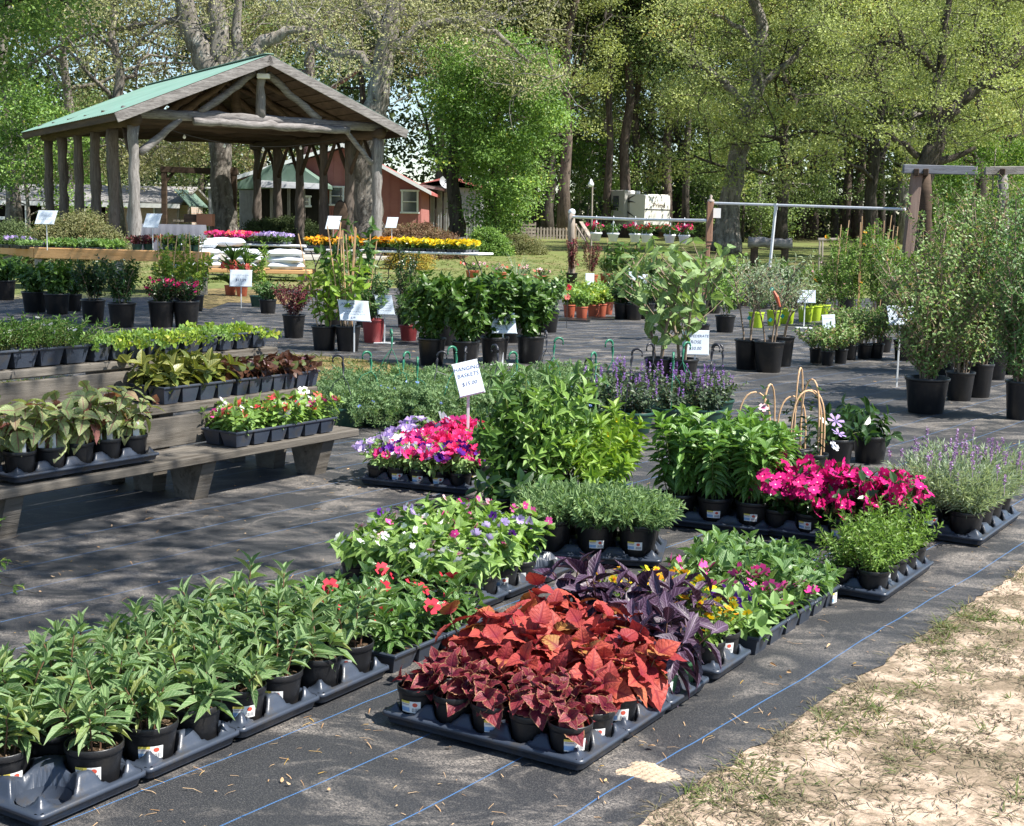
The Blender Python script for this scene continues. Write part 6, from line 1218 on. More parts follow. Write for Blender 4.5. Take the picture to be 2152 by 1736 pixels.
def yat(px, tier, x):
    lo, hi = -3., 4.
    for _ in range(40):
        md = (lo+hi)/2; P = bf(x, md, TIER[tier]); d = np.array(P)-np.array((0, 0, HC)); xx = CX_+F_*(d@_rt)/(d@_fw)
        if xx < px: lo = md
        else: hi = md
    return lo
y = [yat(345, 1, -.32), yat(497, 1, -.32), yat(672, 1, -.32)]
bench_flat(1, y[0], y[1]-.01, -.32, .26, 4, 2, 'black flat of yellow-bronze leaf plants on the middle bench step', lambda i, j: 'croton', h=.085, sc=1.35)
bench_flat(1, y[1]+.01, y[2], -.32, .26, 7, 2, 'black flat of dark bronze begonias on the middle bench step', lambda i, j: 'bron', h=.085, sc=1.4)
y = [yat(198, 2, -.63), yat(385, 2, -.63), yat(566, 2, -.63)]
bench_flat(2, y[0]+.0, y[1]-.01, -.63, .26, 5, 2, 'black and green flat of trailing lime plants, nearer one on the top step', lambda i, j: 'jenny', h=.085, sc=1.55)
bench_flat(2, y[1]+.01, y[2], -.63, .26, 5, 2, 'black and green flat of trailing lime plants, farther one on the top step', lambda i, j: 'jenny', h=.085, sc=1.55)
bench_flat(2, y[0]-.62, y[0]-.02, -.63, .28, 4, 2, 'black flat of tiny white flowers on the top bench step', lambda i, j: 'tiny', h=.085, sc=1.75); bench_flat(2, y[0]-1.25, y[0]-.64, -.63, .28, 4, 2, 'black flat of tiny white flowers at the left picture edge', lambda i, j: 'tiny', h=.085, sc=1.75)
# ------------------------------------------------------------------ middle distance: big pots, shrubs, signs, tables
def bush(seed, h, w, n, m, q, L, W, T, mat, stemm, sr=.005, t0=.15, per=2, up=.5, bl=.5, flowers=None, droop=(-.3, .7), hv=.25):
    rg = np.random.RandomState(seed); ln = stemlines(rg, n, h, w*.42, min(.06, w*.12), hv); side = []
    for l in ln:
        for k in range(m):
            s = t0+(1-t0)*(k+rg.rand())/m; p, ax = lerpP(l, s); a = rg.rand()*6.3; d = unit(np.array([math.cos(a), math.sin(a), up+rg.rand()*.5])); bl_ = w*bl*(.35+.65*rg.rand())*(1.15-.5*s); t = np.linspace(0, 1, 4)[:, None]; side.append(p+d*t*bl_+np.array([0, 0, 1])*(t**2)*bl_*.2)
    A = leafy(rg, side, q, per, L, W, .15, droop, None, .45)
    v = make(seed, ln, A, T, mat, stemm, sr); mb = MB()
    for l in side: addtube(mb, l, np.linspace(sr*.45, sr*.2, 4), 3, False)
    v['parts'].append(('twigs', mb.mesh('twigs', stemm, True), 'stuff'))
    if flowers: k_, nn, r = flowers; v['flowers'] = [fl(k_[rg.randint(len(k_))], side[rg.randint(len(side))][-1], SUNV+rg.randn(3)*.5, r*(.8+.4*rg.rand()), rg) for _ in range(nn)]
    return v
def place(x, y, rim, pot, potk, nm, label, vfun, top, wpx, cat='potted shrub', hr=.95, style='ribbed', group=None, **kw):
    """one potted thing whose pot foot is at photo column x, row y; rim width, top row and foliage width in photo pixels"""
    p = G(x, y); s = mpp(p); r = rim*s/2; p = p+Vector((0, r*.8, 0)); s = mpp(p); hp = potk*s; H = (y-top)*s-hp*.85
    t = thing(nm, label, cat, p, 0, group); P_, S_, _ = pot_kit(pot, r, hp, style); put('pot', P_, t, rotz=PR.rand()*6); put('soil', S_, t)
    v = vfun(int(x*7+y), max(H, .05), wpx*s); plant_on(t, v, hp*.84, 0, 1.); return t
def B(n, m, q, L, W, T=T_OVAL, mat=G_MID, st=M_TWIG, **kw): return lambda s, h, w: bush(s, h, w, n, m, q, L, W, T, mat, st, **kw)
HYD = B(9, 9, 5, .085, .058, T_HEART, G_MID, M_STEM, t0=.1); DRK = B(8, 10, 6, .055, .03, T_OVAL, G_DEEP, M_TWIG); PUR = B(9, 9, 6, .042, .022, T_OVAL, G_REDL, M_TWIG); LIG = B(8, 9, 6, .05, .026, T_OVAL, G_VINCA, M_TWIG)
# shaded row in front of the raised bed
row = [(2, 632, 50, 42, HYD, 560, 90, 'dark broad-leaved shrub cut by the left picture edge'), (66, 658, 55, 44, HYD, 570, 84, 'dark leafy shrub, left of a touching pair under the raised bed'), (113, 662, 55, 44, HYD, 565, 84, 'dark leafy shrub, right of a touching pair under the raised bed'), (152, 655, 34, 36, DRK, 575, 50, 'small dark shrub squeezed behind two bigger pots'),
       (190, 681, 52, 50, DRK, 548, 84, 'dark upright shrub before the orange table edge'), (250, 690, 60, 52, DRK, 552, 90, 'dark airy shrub left of the pink-flowered pots')]
for x, y, rim, ph, vf, top, w_, lab in row: place(x, y, rim, PL_BLACK, ph, 'potted_shrub', lab, vf, top, w_)
PNK = B(9, 9, 6, .04, .024, T_OVAL, G_DEEP, M_TWIG, flowers=(['rose', 'magenta'], 26, .035))
for x, lab in ((334, 'pink-flowered dark shrub, left of two below the staked vines'), (386, 'pink-flowered dark shrub, right of two below the staked vines')): place(x, 690, 58, PL_BLACK, 56, 'potted_rose', lab, PNK, 592, 90)
def staked(x, y, rim, pot, ph, nm, label, vfun, top, wpx, canes, ctop, lean=.1, cat='potted vine', cm=M_CANE):
    t = place(x, y, rim, pot, ph, nm, label, vfun, top, wpx, cat); s = mpp(t.location); hc = (y-ctop)*s
    for k in range(canes): a = PR.rand()*6.28; r_ = rim*s*.38; mb = MB(); addtube(mb, [(r_*math.cos(a)*.6, r_*math.sin(a)*.6, ph*s*.8), (r_*math.cos(a)*(1+lean*4)+PR.randn()*.05, r_*math.sin(a)*(1+lean*4), hc*(1-.1*PR.rand()))], .007, 5); mb.build('cane', cm, t)
    return t
YVIN = B(6, 8, 6, .06, .035, T_OVAL, G_LIMEL, M_STEM)
for x, y, lab in ((345, 655, 'yellow-green vine on canes, left of three behind the pink shrubs'), (378, 650, 'yellow-green vine on canes, middle of three behind the pink shrubs'), (408, 655, 'yellow-green vine on canes, right of three behind the pink shrubs')): staked(x, y, 36, PL_BLACK, 34, 'staked_vine', lab, YVIN, 505, 62, 4, 490)
# amaryllis, bowl and plants beside the first price sign
AMA = lambda s, h, w: (lambda rg: (lambda ln: make(s, ln, leafy(rg, ln[:1]*5, 3, 3, h*.75, .03, .0, (.7, 1.2)), T_LANCE, G_MID, M_STEM, .008, flowers=[fl('coral', ln[i][-1]+np.array([q*.05, -.02, 0]), (q*.8, -1, .1), .075, rg) for i in (0, 1) for q in (-1, 1)]))(stemlines(rg, 2, h, w*.3, .02, .1)))(np.random.RandomState(s))
place(482, 622, 26, PL_TERRA, 22, 'amaryllis', 'red amaryllis in an orange pot, left one beside the price sign', AMA, 548, 46, 'flower', style='round'); place(506, 624, 26, PL_TERRA, 22, 'amaryllis', 'red amaryllis in an orange pot, right one behind the price sign', AMA, 552, 46, 'flower', style='round')
place(541, 646, 40, PL_DGREEN, 24, 'potted_sapling', 'leggy green sapling in a low dark green bowl', B(3, 10, 5, .07, .025, T_LANCE, G_YG, M_STEM, bl=.35), 492, 52, style='round')
place(614, 712, 50, PL_BLACK, 50, 'potted_shrub', 'purplish airy shrub in a black pot, alone on the cloth', B(11, 10, 6, .035, .018, T_OVAL, G_REDL, M_TWIG, flowers=None), 598, 95); place(560, 660, 38, PL_BLACK, 30, 'potted_shrub', 'small green shrub behind the purplish one', LIG, 600, 60)
MAG = B(4, 6, 3, .11, .055, T_OVAL, G_YG, M_TWIG, bl=.45, sr=.009); MAGD = B(3, 7, 3, .13, .075, T_HEART, G_MID, M_TWIG, bl=.45, sr=.009)
staked(678, 738, 56, PL_BLACK, 52, 'magnolia_sapling', 'multi-stemmed magnolia sapling left of the magnolia sign', MAG, 525, 80, 2, 470); staked(728, 740, 56, PL_BLACK, 54, 'magnolia_sapling', 'tall magnolia sapling directly behind the magnolia sign', MAG, 500, 92, 6, 480, .02)
staked(700, 700, 46, PL_BLACK, 40, 'magnolia_sapling', 'dark broad-leaved sapling rising in front of the pavilion', MAGD, 440, 88, 1, 500, .02); staked(765, 690, 46, PL_BLACK, 40, 'magnolia_sapling', 'dark broad-leaved sapling right of the one before the pavilion', MAGD, 455, 84, 3, 495, .02)
place(782, 722, 50, PL_RED, 50, 'potted_shrub', 'leafy shrub in a dull red pot right of the magnolia sign', LIG, 585, 70); place(857, 718, 40, PL_RED, 34, 'potted_shrub', 'green shrub in a small dull red pot left of the big hydrangeas', LIG, 610, 76)
place(852, 690, 44, PL_BLACK, 40, 'potted_shrub', 'tall fine-leaved dark shrub in front of the folding table', B(8, 16, 7, .035, .016, T_OVAL, G_DEEP, M_TWIG, bl=.4), 515, 84)
for x, y, lab in ((905, 770, 'broad-leaved hydrangea in a smooth pot, leftmost of the hydrangeas'), (977, 776, 'broad-leaved hydrangea in a fluted pot, second from left'), (1038, 768, 'broad-leaved hydrangea behind the handwritten sign'), (1114, 766, 'broad-leaved hydrangea, rightmost beside the open cloth')):
    place(x, y, 62, PL_BLACK, 58, 'hydrangea', lab, B(12, 10, 5, .075, .05, T_HEART, G_MID, M_STEM, t0=.05, hv=.1), 588 if x != 1038 else 580, 104, style='round' if x in (905, 1114) else 'ribbed', group='hydrangeas in black pots')
for x, y, lab in ((935, 728, 'bushy green shrub behind the left hydrangeas'), (1010, 722, 'bushy green shrub behind the middle hydrangeas'), (1075, 722, 'bushy green shrub behind the right hydrangeas'), (1150, 700, 'green bush right of the hydrangeas near the herb tray')): place(x, y, 50, PL_BLACK, 44, 'potted_shrub', lab, B(10, 10, 5, .06, .04, T_HEART, G_VINCA, M_STEM, t0=.05), 584, 90)
place(1085, 618, 36, PL_TERRA, 22, 'potted_grass', 'spiky striped grass fountaining behind the hydrangeas', lambda s, h, w: (lambda rg: make(s, [], (lambda a, e: (np.zeros((46, 3)), np.stack([np.cos(a)*np.cos(e), np.sin(a)*np.cos(e), np.sin(e)], 1), np.tile((0, 0, 1.), (46, 1)), np.full(46, h*1.15), np.full(46, .022)))(rg.rand(46)*6.3, .5+rg.rand(46)*1.), T_BLADE, G_SILV))(np.random.RandomState(s)), 535, 90)
for i, (x, y) in enumerate(((992, 585), (1050, 588), (1095, 592), (1135, 596))): place(x, y, 30, PL_TERRA, 16, 'potted_flower', 'low pink-flowered pot, %s from left along the far cloth edge' % ORD[i], B(7, 6, 4, .04, .02, T_OVAL, G_VINCA, M_STEM, flowers=(['coral', 'palepink'], 12, .04)), y-24, 44, 'flower')
# herbs in terracotta-coloured pots on black trays
for i, (x, y) in enumerate(((1196, 668), (1222, 672), (1247, 668), (1262, 666), (1276, 662), (1210, 655), (1240, 652), (1268, 650))):
    place(x, y, 27, PL_TERRA, 27, 'potted_herb', 'herb in a terracotta-coloured pot, %s from left in the %s row' % (ORD[i if i < 5 else i-5], 'near' if i < 5 else 'far'), B(7, 6, 4, .06, .035, T_OVAL, G_TOR if i % 2 else G_LIMEL, M_STEM), 600 if i > 4 else 612, 52, 'potted herb', style='round', group='herbs in terracotta-coloured pots')
for i, (x0, x1, y) in enumerate(((1178, 1238, 675), (1238, 1290, 672))): p, q = G(x0, y), G(x1, y); t = thing('black_tray', ['left black tray under the terracotta-coloured herb pots', 'right black tray under the terracotta-coloured herb pots'][i], 'tray', ((p.x+q.x)/2, p.y+.15, .004), -.1); mb = MB(); addbox(mb, (q-p).length*1.05, .42, .022, .004, (0, 0, .011)); mb.build('tray_body', PL_BLACK, t)
for i, (x, y, kd, c, lab) in enumerate(((1160, 652, 'org', .05, 'orange pinwheel ornament on a wire among the herbs'), (1190, 650, 'coral', .045, 'coral pinwheel ornament on a wire among the herbs'), (1193, 630, 'red', .05, 'red ball ornament on a wire above the herbs'))):
    p = G(x, y+40); s = mpp(p); t = thing('garden_pick', lab, 'ornament', p); h = (y+40-(y-26))*s; mb = MB(); addtube(mb, [(0, 0, 0), (0, 0, h)], .004, 4); mb.build('wire', P_BLACKM, t); q = fl(kd, (0, -.02, h), (0, -1, .2), c, PR); put('flower_disc', FK[kd], t, M=q[1])
for i, (x, y, top) in enumerate(((1308, 672, 600), (1333, 674, 598), (1358, 672, 605), (1300, 640, 578), (1330, 636, 575), (1385, 650, 590))): place(x, y, 38, PL_BLACK, 34, 'potted_shrub', 'dark green shrub in black pot behind the tall rose plants, %s of six from left' % ORD[[1, 3, 4, 0, 2, 5][i]], LIG if i % 2 else DRK, top, 62, group='dark green shrubs behind the tall rose plants')
# staked vines and far plants along the far edge of the cloth
WV = B(5, 14, 6, .05, .022, T_OVAL, G_REDL, M_TWIG, bl=.5, hv=.05, flowers=(['rose'], 4, .03))
staked(1201, 596, 26, PL_BLACK, 22, 'staked_vine', 'dark red vine climbing a stake at the end of the basket rail', WV, 500, 30, 2, 470, .0); staked(1243, 602, 28, PL_TERRA, 24, 'staked_vine', 'dark red vine on a cane beside the blue-lettered sign', WV, 510, 40, 2, 515, .1)
for i, (x, y, pt_, top, vf) in enumerate(((1275, 598, PL_TERRA, 545, LIG), (1290, 600, PL_TERRA, 500, MAGD), (1318, 604, PL_BLACK, 505, MAGD), (1345, 612, PL_BLACK, 530, LIG), (1375, 606, PL_BLACK, 545, DRK))): staked(x, y, 30, pt_, 22, 'potted_sapling', ['low grassy plant in an orange-red pot', 'broad-leaved sapling in an orange-red pot under the rail', 'broad-leaved sapling left of the flowering one', 'white-flowered young plant beneath the rail', 'dark leafy plant at the right of the saplings'][i], vf, top, 52, 1, top-8, .0)
# confederate roses
G_MALL = leafmat('mallow_leaf', (.11, .19, .055), (.30, .42, .16), vein=(.36, .48, .24), rough=.5)
CRV = B(3, 8, 2, .15, .10, T_HEART, G_MALL, M_TWIG, bl=.42, sr=.014, droop=(-1.1, -.2), hv=.1, up=.35)
place(1385, 800, 62, PL_BLACK, 46, 'confederate_rose', 'tall big-leaved rose mallow with woody stems, left of two', B(3, 10, 2, .13, .095, T_HEART, G_MALL, M_TWIG, bl=.48, sr=.015, droop=(-1.1, -.2), hv=.08, up=.35), 515, 235); place(1437, 802, 66, PL_BLACK, 46, 'confederate_rose', 'tall big-leaved rose mallow with woody stems, right one by its sign', B(3, 10, 2, .13, .09, T_HEART, G_MALL, M_TWIG, bl=.48, sr=.015, droop=(-1.1, -.2), hv=.08, up=.35), 522, 235)
place(1470, 720, 46, PL_BLACK, 38, 'confederate_rose', 'leafy tall shrub behind the rose mallow sign', CRV, 512, 150); place(1525, 700, 44, PL_BLACK, 36, 'potted_sapling', 'willowy pale shrub right of the rose mallows', B(5, 10, 5, .08, .035, T_LANCE, G_TOR, M_TWIG, bl=.5), 545, 110)
# three pots with thin tied trunks
OLV = B(3, 12, 5, .05, .013, T_LANCE, G_SILV, M_TWIG, bl=.8, t0=.55, sr=.010)
for x, y, top, lab in ((1573, 779, 545, 'silver-leaved sapling on a thin trunk, left of the tied trio'), (1618, 785, 540, 'silver-leaved sapling tied with green tape, middle of the trio'), (1643, 772, 560, 'silver-leaved sapling leaning right, right of the tied trio')):
    t = place(x, y, 66 if x == 1618 else 58, PL_BLACK, 64 if x != 1618 else 66, 'olive_sapling', lab, OLV, top, 120, style='round'); s = mpp(t.location)
    for z in (.5, .8): mb = MB(); addtube(mb, [(-.01, 0, z), (0.01, 0, z+.03)], .018, 6); mb.build('tie', M_TIE, t)
tg = thing('hang_tag', 'orange ribbon-like tag hanging in the silver sapling', 'tag', AT(1625, 612, 11.5)); mb = MB(); addtube(mb, [(0, 0, 0), (.03, 0, -.05), (.06, .01, -.13)], [.01, .02, .012], 6); mb.build('ribbon', PL_TERRA, tg)
# lime pots
for i, (x, y) in enumerate(((1590, 690), (1628, 686), (1655, 682), (1694, 678), (1712, 676), (1730, 674))): place(x, y, 34, PL_LIME, 33, 'potted_rose', 'small shrub in a bright lime pot, %s from left' % ORD[i], B(6, 8, 5, .035, .02, T_OVAL, G_VINCA if i < 3 else G_ROSEB, M_TWIG), 598, 60, group='shrubs in bright lime pots')
# small black pots with price card, and the pots behind
for i, (x, y, top) in enumerate(((1716, 765, 690), (1740, 770, 702), (1768, 766, 690), (1788, 758, 680), (1818, 756, 650), (1843, 755, 640), (1800, 735, 640), (1765, 730, 650), (1860, 742, 640))): place(x, y, 30 if i < 4 else 34, PL_BLACK, 32, 'potted_azalea', 'small green azalea in black pot right of the tied trio, %s of nine from left' % ORD[[0, 1, 3, 4, 6, 7, 5, 2, 8][i]], B(7, 8, 5, .035, .02, T_OVAL, G_ROSEB, M_TWIG, bl=.6), top, 74, group='small green azaleas right of the tied trio')
# rose thicket on the right
ROS = B(14, 27, 6, .034, .020, T_OVAL, G_ROSEB, M_TWIG, bl=.42, sr=.008, hv=.3, t0=.05); ROS2 = B(14, 27, 6, .038, .022, T_OVAL, G_VINCA, M_TWIG, bl=.42, sr=.008, hv=.3, t0=.05)
for x, y, rim, ph, top, w_, vf, lab in ((1955, 873, 94, 76, 430, 260, ROS, 'huge rose shrub in a big scuffed black pot, nearest of the thicket'), (2022, 845, 62, 62, 385, 210, ROS, 'tall rose shrub half hidden behind the big scuffed pot'), (2062, 838, 60, 72, 365, 210, ROS2, 'tall rose shrub, third pot of the thicket'), (2150, 885, 66, 82, 400, 220, ROS2, 'bright green rose shrub at the right picture edge'),
    (2095, 800, 56, 60, 380, 190, ROS, 'rose shrub deep in the thicket near the edge'), (1985, 790, 56, 50, 385, 200, ROS, 'rose shrub at the back left of the thicket'), (1905, 760, 50, 44, 560, 140, ROS2, 'lower rose shrub at the left side of the thicket'), (2140, 790, 56, 50, 380, 190, ROS, 'rose shrub at the back right of the thicket')):
    place(x, y, rim, PL_BLACK, ph, 'rose_shrub', lab, vf, top, w_, 'rose shrub', group='rose thicket')
# bank of staked citrus-like shrubs before the arbor
STK = B(7, 18, 6, .045, .022, T_OVAL, G_CUPH, M_TWIG, bl=.4, hv=.2, flowers=(['org', 'palepink'], 9, .03))
for i, (x, y, top) in enumerate(((1760, 690, 470), (1800, 685, 465), (1840, 690, 455), (1875, 695, 480), (1780, 660, 500), (1860, 660, 470), (1720, 655, 560))): staked(x, y, 38, PL_BLACK, 34, 'staked_shrub', 'tall yellow-green staked shrub left of the arbor post, %s of seven' % ORD[[1, 3, 4, 6, 2, 5, 0][i]], STK, top, 80, 2, top-8, .03)
for i, (x, y, top) in enumerate(((1400, 640, 560), (1450, 650, 550), (1500, 660, 560), (1545, 650, 560), (1600, 650, 540), (1660, 650, 545))): place(x, y, 36, PL_BLACK, 30, 'potted_shrub', 'mixed shrub in the far row behind the rose mallows, %s from left' % ORD[i], LIG if i % 2 else B(6, 9, 5, .05, .02, T_LANCE, G_SAGE, M_TWIG), top, 70, group='far row shrubs behind the rose mallows')
# hanging baskets on the rail
def railp(x): t = (x-1201)/(1489-1201.); t = t*33/(27+t*6) if False else t; return ra.lerp(rb, min(max((x-1201)/288. * (1/ (1+(1-(x-1201)/288.)*(27./33-1)*-1*0)), 0), 1))
for i, (x, kd, nf) in enumerate(((1253, 'rose', 16), (1289, 'rose', 0), (1335, 'rose', 14), (1359, 'red', 14), (1408, 'coral', 8), (1438, 'rose', 20))):
    lo, hi = 0., 1.
    for _ in range(30):
        md = (lo+hi)/2; P = ra.lerp(rb, md); d = np.array(P)-np.array((0, 0, HC)); xx = CX_+F_*(d@_rt)/(d@_fw)
        if xx < x: lo = md
        else: hi = md
    t = thing('hanging_basket', ['white hanging basket with upright red flowers, first on the rail', 'white hanging basket with only green leaves, second on the rail', 'white hanging basket of red flowers, left of the close pair', 'white hanging basket of red flowers, right of the close pair', 'white hanging basket with few coral flowers, fifth on the rail', 'white hanging basket overflowing with red flowers, nearest the brown post'][i], 'hanging basket', P, 0, 'white hanging baskets on the rail')
    s = mpp(P); hb, rb_ = 18*s, 12*s; zb = -(511-462)*s; mb = MB(); mb.add(*lathe([(0, zb), (rb_*.7, zb), (rb_*.95, zb+hb*.8), (rb_*1.08, zb+hb*.82), (rb_*1.08, zb+hb), (rb_*.98, zb+hb), (rb_*.9, zb+hb*.85), (0, zb+hb*.85)], 20)); mb.build('basket_pot', P_WHITEP, t, True)
    mb = MB(); 
    for k in range(3): a = k*2.09+.4; addtube(mb, [(rb_*math.cos(a), rb_*math.sin(a), zb+hb), (0, 0, -.06)], .006, 4, False)
    addtube(mb, [(0, 0, -.08), (0, 0, -.03), (.0, .03, .02), (0, .0, .045), (0, -.03, .02)], .007, 5); mb.build('hanger', P_WHITEP, t)
    v = bush(50+i, .14, .5, 7, 6, 4, .05, .025, T_OVAL, G_MID, M_STEM, .003, flowers=([kd], nf, .05) if nf else None); plant_on(t, v, zb+hb*.85, i, 1.)
# ------------------------------------------------------------------ raised bed table, its trays; folding tables
def bed():
    A_, B_ = G(72, 520, .80), G(441, 526, .80); A_.y = B_.y = 25.4; A_ = AT(72, 520, 25.4); B_ = AT(441, 526, 24.6); t = thing('raised_table', 'long plant table with a fresh orange lumber edge at left', 'table', (A_.x, A_.y, 0)); a, b = rel(t, A_), rel(t, B_); b.z = a.z; d = (b-a); u_ = d.normalized(); n_ = Vector((-u_.y, u_.x, 0)); bk = Vector((-.55, .83, 0)).normalized()
    beam('front_board', a-Vector((0, 0, .10)), b-Vector((0, 0, .10)), .045, .20, W_ORANGE, t); c = a+bk*2.6; beam('side_board', a+bk*.03-Vector((0, 0, .10)), c-Vector((0, 0, .10)), .045, .19, W_ORANGE, t)
    top = [a+bk*.03+u_*.03, b+bk*.03-u_*.03, b+bk*1.5-u_*.03, c+bk*.0+u_*.03]; mb = MB(); poly3(mb, [q-Vector((0, 0, .05)) for q in top], Vector((0, 0, -.03))); mb.build('tabletop', W_GREY, t)
    for q in (a+u_*.12+bk*.1, b-u_*.1+bk*.1, b-u_*.1+bk*1.3, c-bk*.15+u_*.1, a*.5+b*.5+bk*.1): mb = MB(); addbox(mb, .14, .10, a.z-.21, .008, (q.x, q.y, (a.z-.21)/2)); mb.build('leg', W_GREY, t)
    return A_, u_, bk, A_.z-.045
bA, bU, bB, bz = bed()
def on_bed(x, back): # point above photo column x on the bed, `back` metres behind the front board
    lo, hi = -2., 8.
    for _ in range(40):
        md = (lo+hi)/2; P = bA+bU*md+bB*back; d = np.array(P)-np.array((0, 0, HC)); xx = CX_+F_*(d@_rt)/(d@_fw)
        if xx < x: lo = md
        else: hi = md
    P.z = bz; return P
bang = math.atan2(bU.y, bU.x)
variants('lowg', 2, lambda s: (lambda rg: (lambda ln: make(s, ln, leafy(rg, ln, 4, 3, .06, .03, .2, (0, .9)), T_OVAL, G_VINCA if s else G_TOR, M_STEM, .002))(stemlines(rg, 6, .09, .06, .03, .3)))(np.random.RandomState(s+300)))
def fl_variant(name, kinds, dens=1., L=.035):
    variants(name, 2, lambda s: (lambda rg: (lambda ln: make(s, ln, leafy(rg, ln, 3, 3, L, .016, .2, (0, .8)), T_OVAL, G_MID, M_STEM, .002, flowers=topflowers(rg, ln, kinds, dens, .042)))(stemlines(rg, 7, .11, .07, .04, .3)))(np.random.RandomState(s+310)))
fl_variant('pgarden_y', ['yellow'], .95); fl_variant('pgarden_o', ['org', 'orange'], .9); fl_variant('pgarden_p', ['rose', 'hotpet', 'coral'], .95); fl_variant('pgarden_v', ['lilac'], .35, .045); fl_variant('pgarden_m', ['orange', 'coral'], .6)
def table_flat(P, ang, W, label, kind, nu=2, nv=6, sc=1.3, Dp=.30): return flat_fill((P.x, P.y), -ang, nu, nv, W, Dp, label, kind, z=P.z+.002, sc=sc, h=.06)
for i, (x, w_, bkk, kd, lab) in enumerate(((92, .62, .25, 'petl', 'black flat of pale seedlings at the left end of the raised table'), (158, .62, .25, 'lowg', 'black flat of green seedlings below the table sign'), (222, .60, .25, 'lowg', 'black flat of green seedlings in the middle of the table'), (246, .58, .62, 'lowg', 'black flat of green seedlings behind the front row on the table'), (60, .7, .75, 'pgarden_v', 'black flat of pinkish seedlings at the far left of the table'))):
    P = on_bed(x, bkk); table_flat(P, bang, w_, lab, lambda i, j, kd=kd: kd, nv=5)
HEU = B(7, 5, 4, .05, .035, T_OVAL, G_REDL, M_STEMR)
for i, (x, bk_, kd, lab) in enumerate(((288, .3, 0, 'purple-leaved coral bells in a green pot on the raised table'), (312, .55, 0, 'purple-leaved coral bells behind the green pot on the table'), (352, .35, 1, 'orange begonia in a green pot on the raised table'), (372, .6, 1, 'orange begonia behind its twin on the raised table'), (392, .35, 2, 'white begonia in a green pot at the table end'), (408, .6, 2, 'white begonia behind its twin at the table end'))):
    P = on_bed(x, bk_); t = thing('potted_begonia' if kd else 'potted_heuchera', lab, 'potted plant', P); P_, S_, _ = pot_kit(PL_DGREEN, .10, .15); put('pot', P_, t); put('soil', S_, t)
    plant_on(t, bush(70+i, .13, .34, 8, 5, 4, .05, .035, T_OVAL, G_REDL if kd == 0 else G_MID, M_STEM, .003, flowers=None if kd == 0 else (['org', 'coral'] if kd == 1 else ['white'], 16, .035)), .125, i, 1.)
def folding(A_, B_, depth, label):
    t = thing('folding_table', label, 'table', (A_.x, A_.y, 0)); a = Vector((0, 0, A_.z)); b = rel(t, B_); b.z = a.z; u_ = (b-a).normalized(); n_ = Vector((-u_.y, u_.x, 0)); L = (b-a).length; Mx = Matrix(((u_.x, n_.x, 0, 0), (u_.y, n_.y, 0, 0), (0, 0, 1, 0), (0, 0, 0, 1)))
    mb = MB(); addbox(mb, L, depth, .05, .015, (L/2, depth/2, a.z-.025), Mx); mb.build('tabletop', P_WHITEP, t)
    for xx in (.28, L-.28):
        s = 1 if xx < L/2 else -1
        for y in (.08, depth-.08):
            q = [(xx+s*.16, y, a.z-.06), (xx+s*.04, y, a.z*.62), (xx-s*.03, y, a.z*.42), (xx-s*.02, y, .12), (xx-s*.14, y, .015)]; mb = MB(); addtube(mb, xf(np.array(q), Mx), .013, 6); mb.build('leg', P_BLACKM, t)
        mb = MB()
        for z in (.12, a.z*.55): addtube(mb, xf(np.array([(xx-s*.02, .08, z), (xx-s*.02, depth-.08, z)]), Mx), .011, 6)
        addtube(mb, xf(np.array([(xx, depth/2, a.z*.55), (xx+s*.55, depth/2, a.z-.06)]), Mx), .009, 5); mb.build('leg_brace', P_BLACKM, t)
    return t, a.z, u_, n_, L, Vector((A_.x, A_.y, 0))
def dress(tb, flats, depth):
    t, z, u_, n_, L, base = tb; ang = math.atan2(u_.y, u_.x)
    for (x0, x1, y, kind, lab, nv) in flats:
        P = base+u_*x1+n_*y; P.z = z; table_flat(P, ang, x1-x0-.01, lab, kind, nu=2, nv=nv, sc=1.6)
T3 = folding(AT(764, 525, 30.6), AT(1005, 534, 29.4), .76, 'white folding table of yellow flowers, right end of the table row')
dress(T3, [(.02+.51*k, .51*(k+1), .03, (lambda i, j, k=k: 'pgarden_o' if k < 1 or (k == 1 and j > 2) else 'pgarden_y'), lab, 5) for k, lab in enumerate(('front flat of orange flowers at the left of the right folding table', 'front flat mixing orange and yellow flowers on the right folding table', 'front flat of yellow flowers right of the middle', 'front flat of yellow flowers second from the right table end', 'front flat of yellow flowers at the right table end')) if .51*(k+1) < 2.6]+
      [(.02+.51*k, .51*(k+1), .38, (lambda i, j, k=k: 'pgarden_o' if k == 0 else 'pgarden_y'), lab, 5) for k, lab in enumerate(('rear flat of orange flowers on the right folding table', 'rear flat of yellow flowers left of the middle', 'rear flat of yellow flowers right of the middle', 'rear flat of yellow flowers second from the right end', 'rear flat of yellow flowers at the right end')) if .51*(k+1) < 2.6], .76)
T2 = folding(AT(638, 522, 31.2), AT(762, 526, 30.7), .76, 'white folding table of orange flowers, middle of the table row')
dress(T2, [(.02+.44*k, .44*(k+1), .05, (lambda i, j: 'pgarden_o'), lab, 4) for k, lab in enumerate(('flat of orange flowers at the left end of the middle table', 'flat of orange flowers in the centre of the middle table', 'flat of orange flowers at the right end of the middle table'))], .76)
T1 = folding(AT(452, 510, 33.5), AT(640, 518, 32.0), .76, 'white folding table of pink petunias, left end of the table row')
dress(T1, [(-.35+.5*k, -.35+.5*(k+1), .05, (lambda i, j, k=k: 'pgarden_p' if k < 3 else 'pgarden_v'), lab, 5) for k, lab in enumerate(('flat of pink petunias overhanging the left end of the left table', 'flat of pink petunias second from the left on the left table', 'flat of pink petunias in the middle of the left table', 'flat of pale green and lilac plants on the left table', 'flat of pale green plants at the right end of the left table'))], .76)
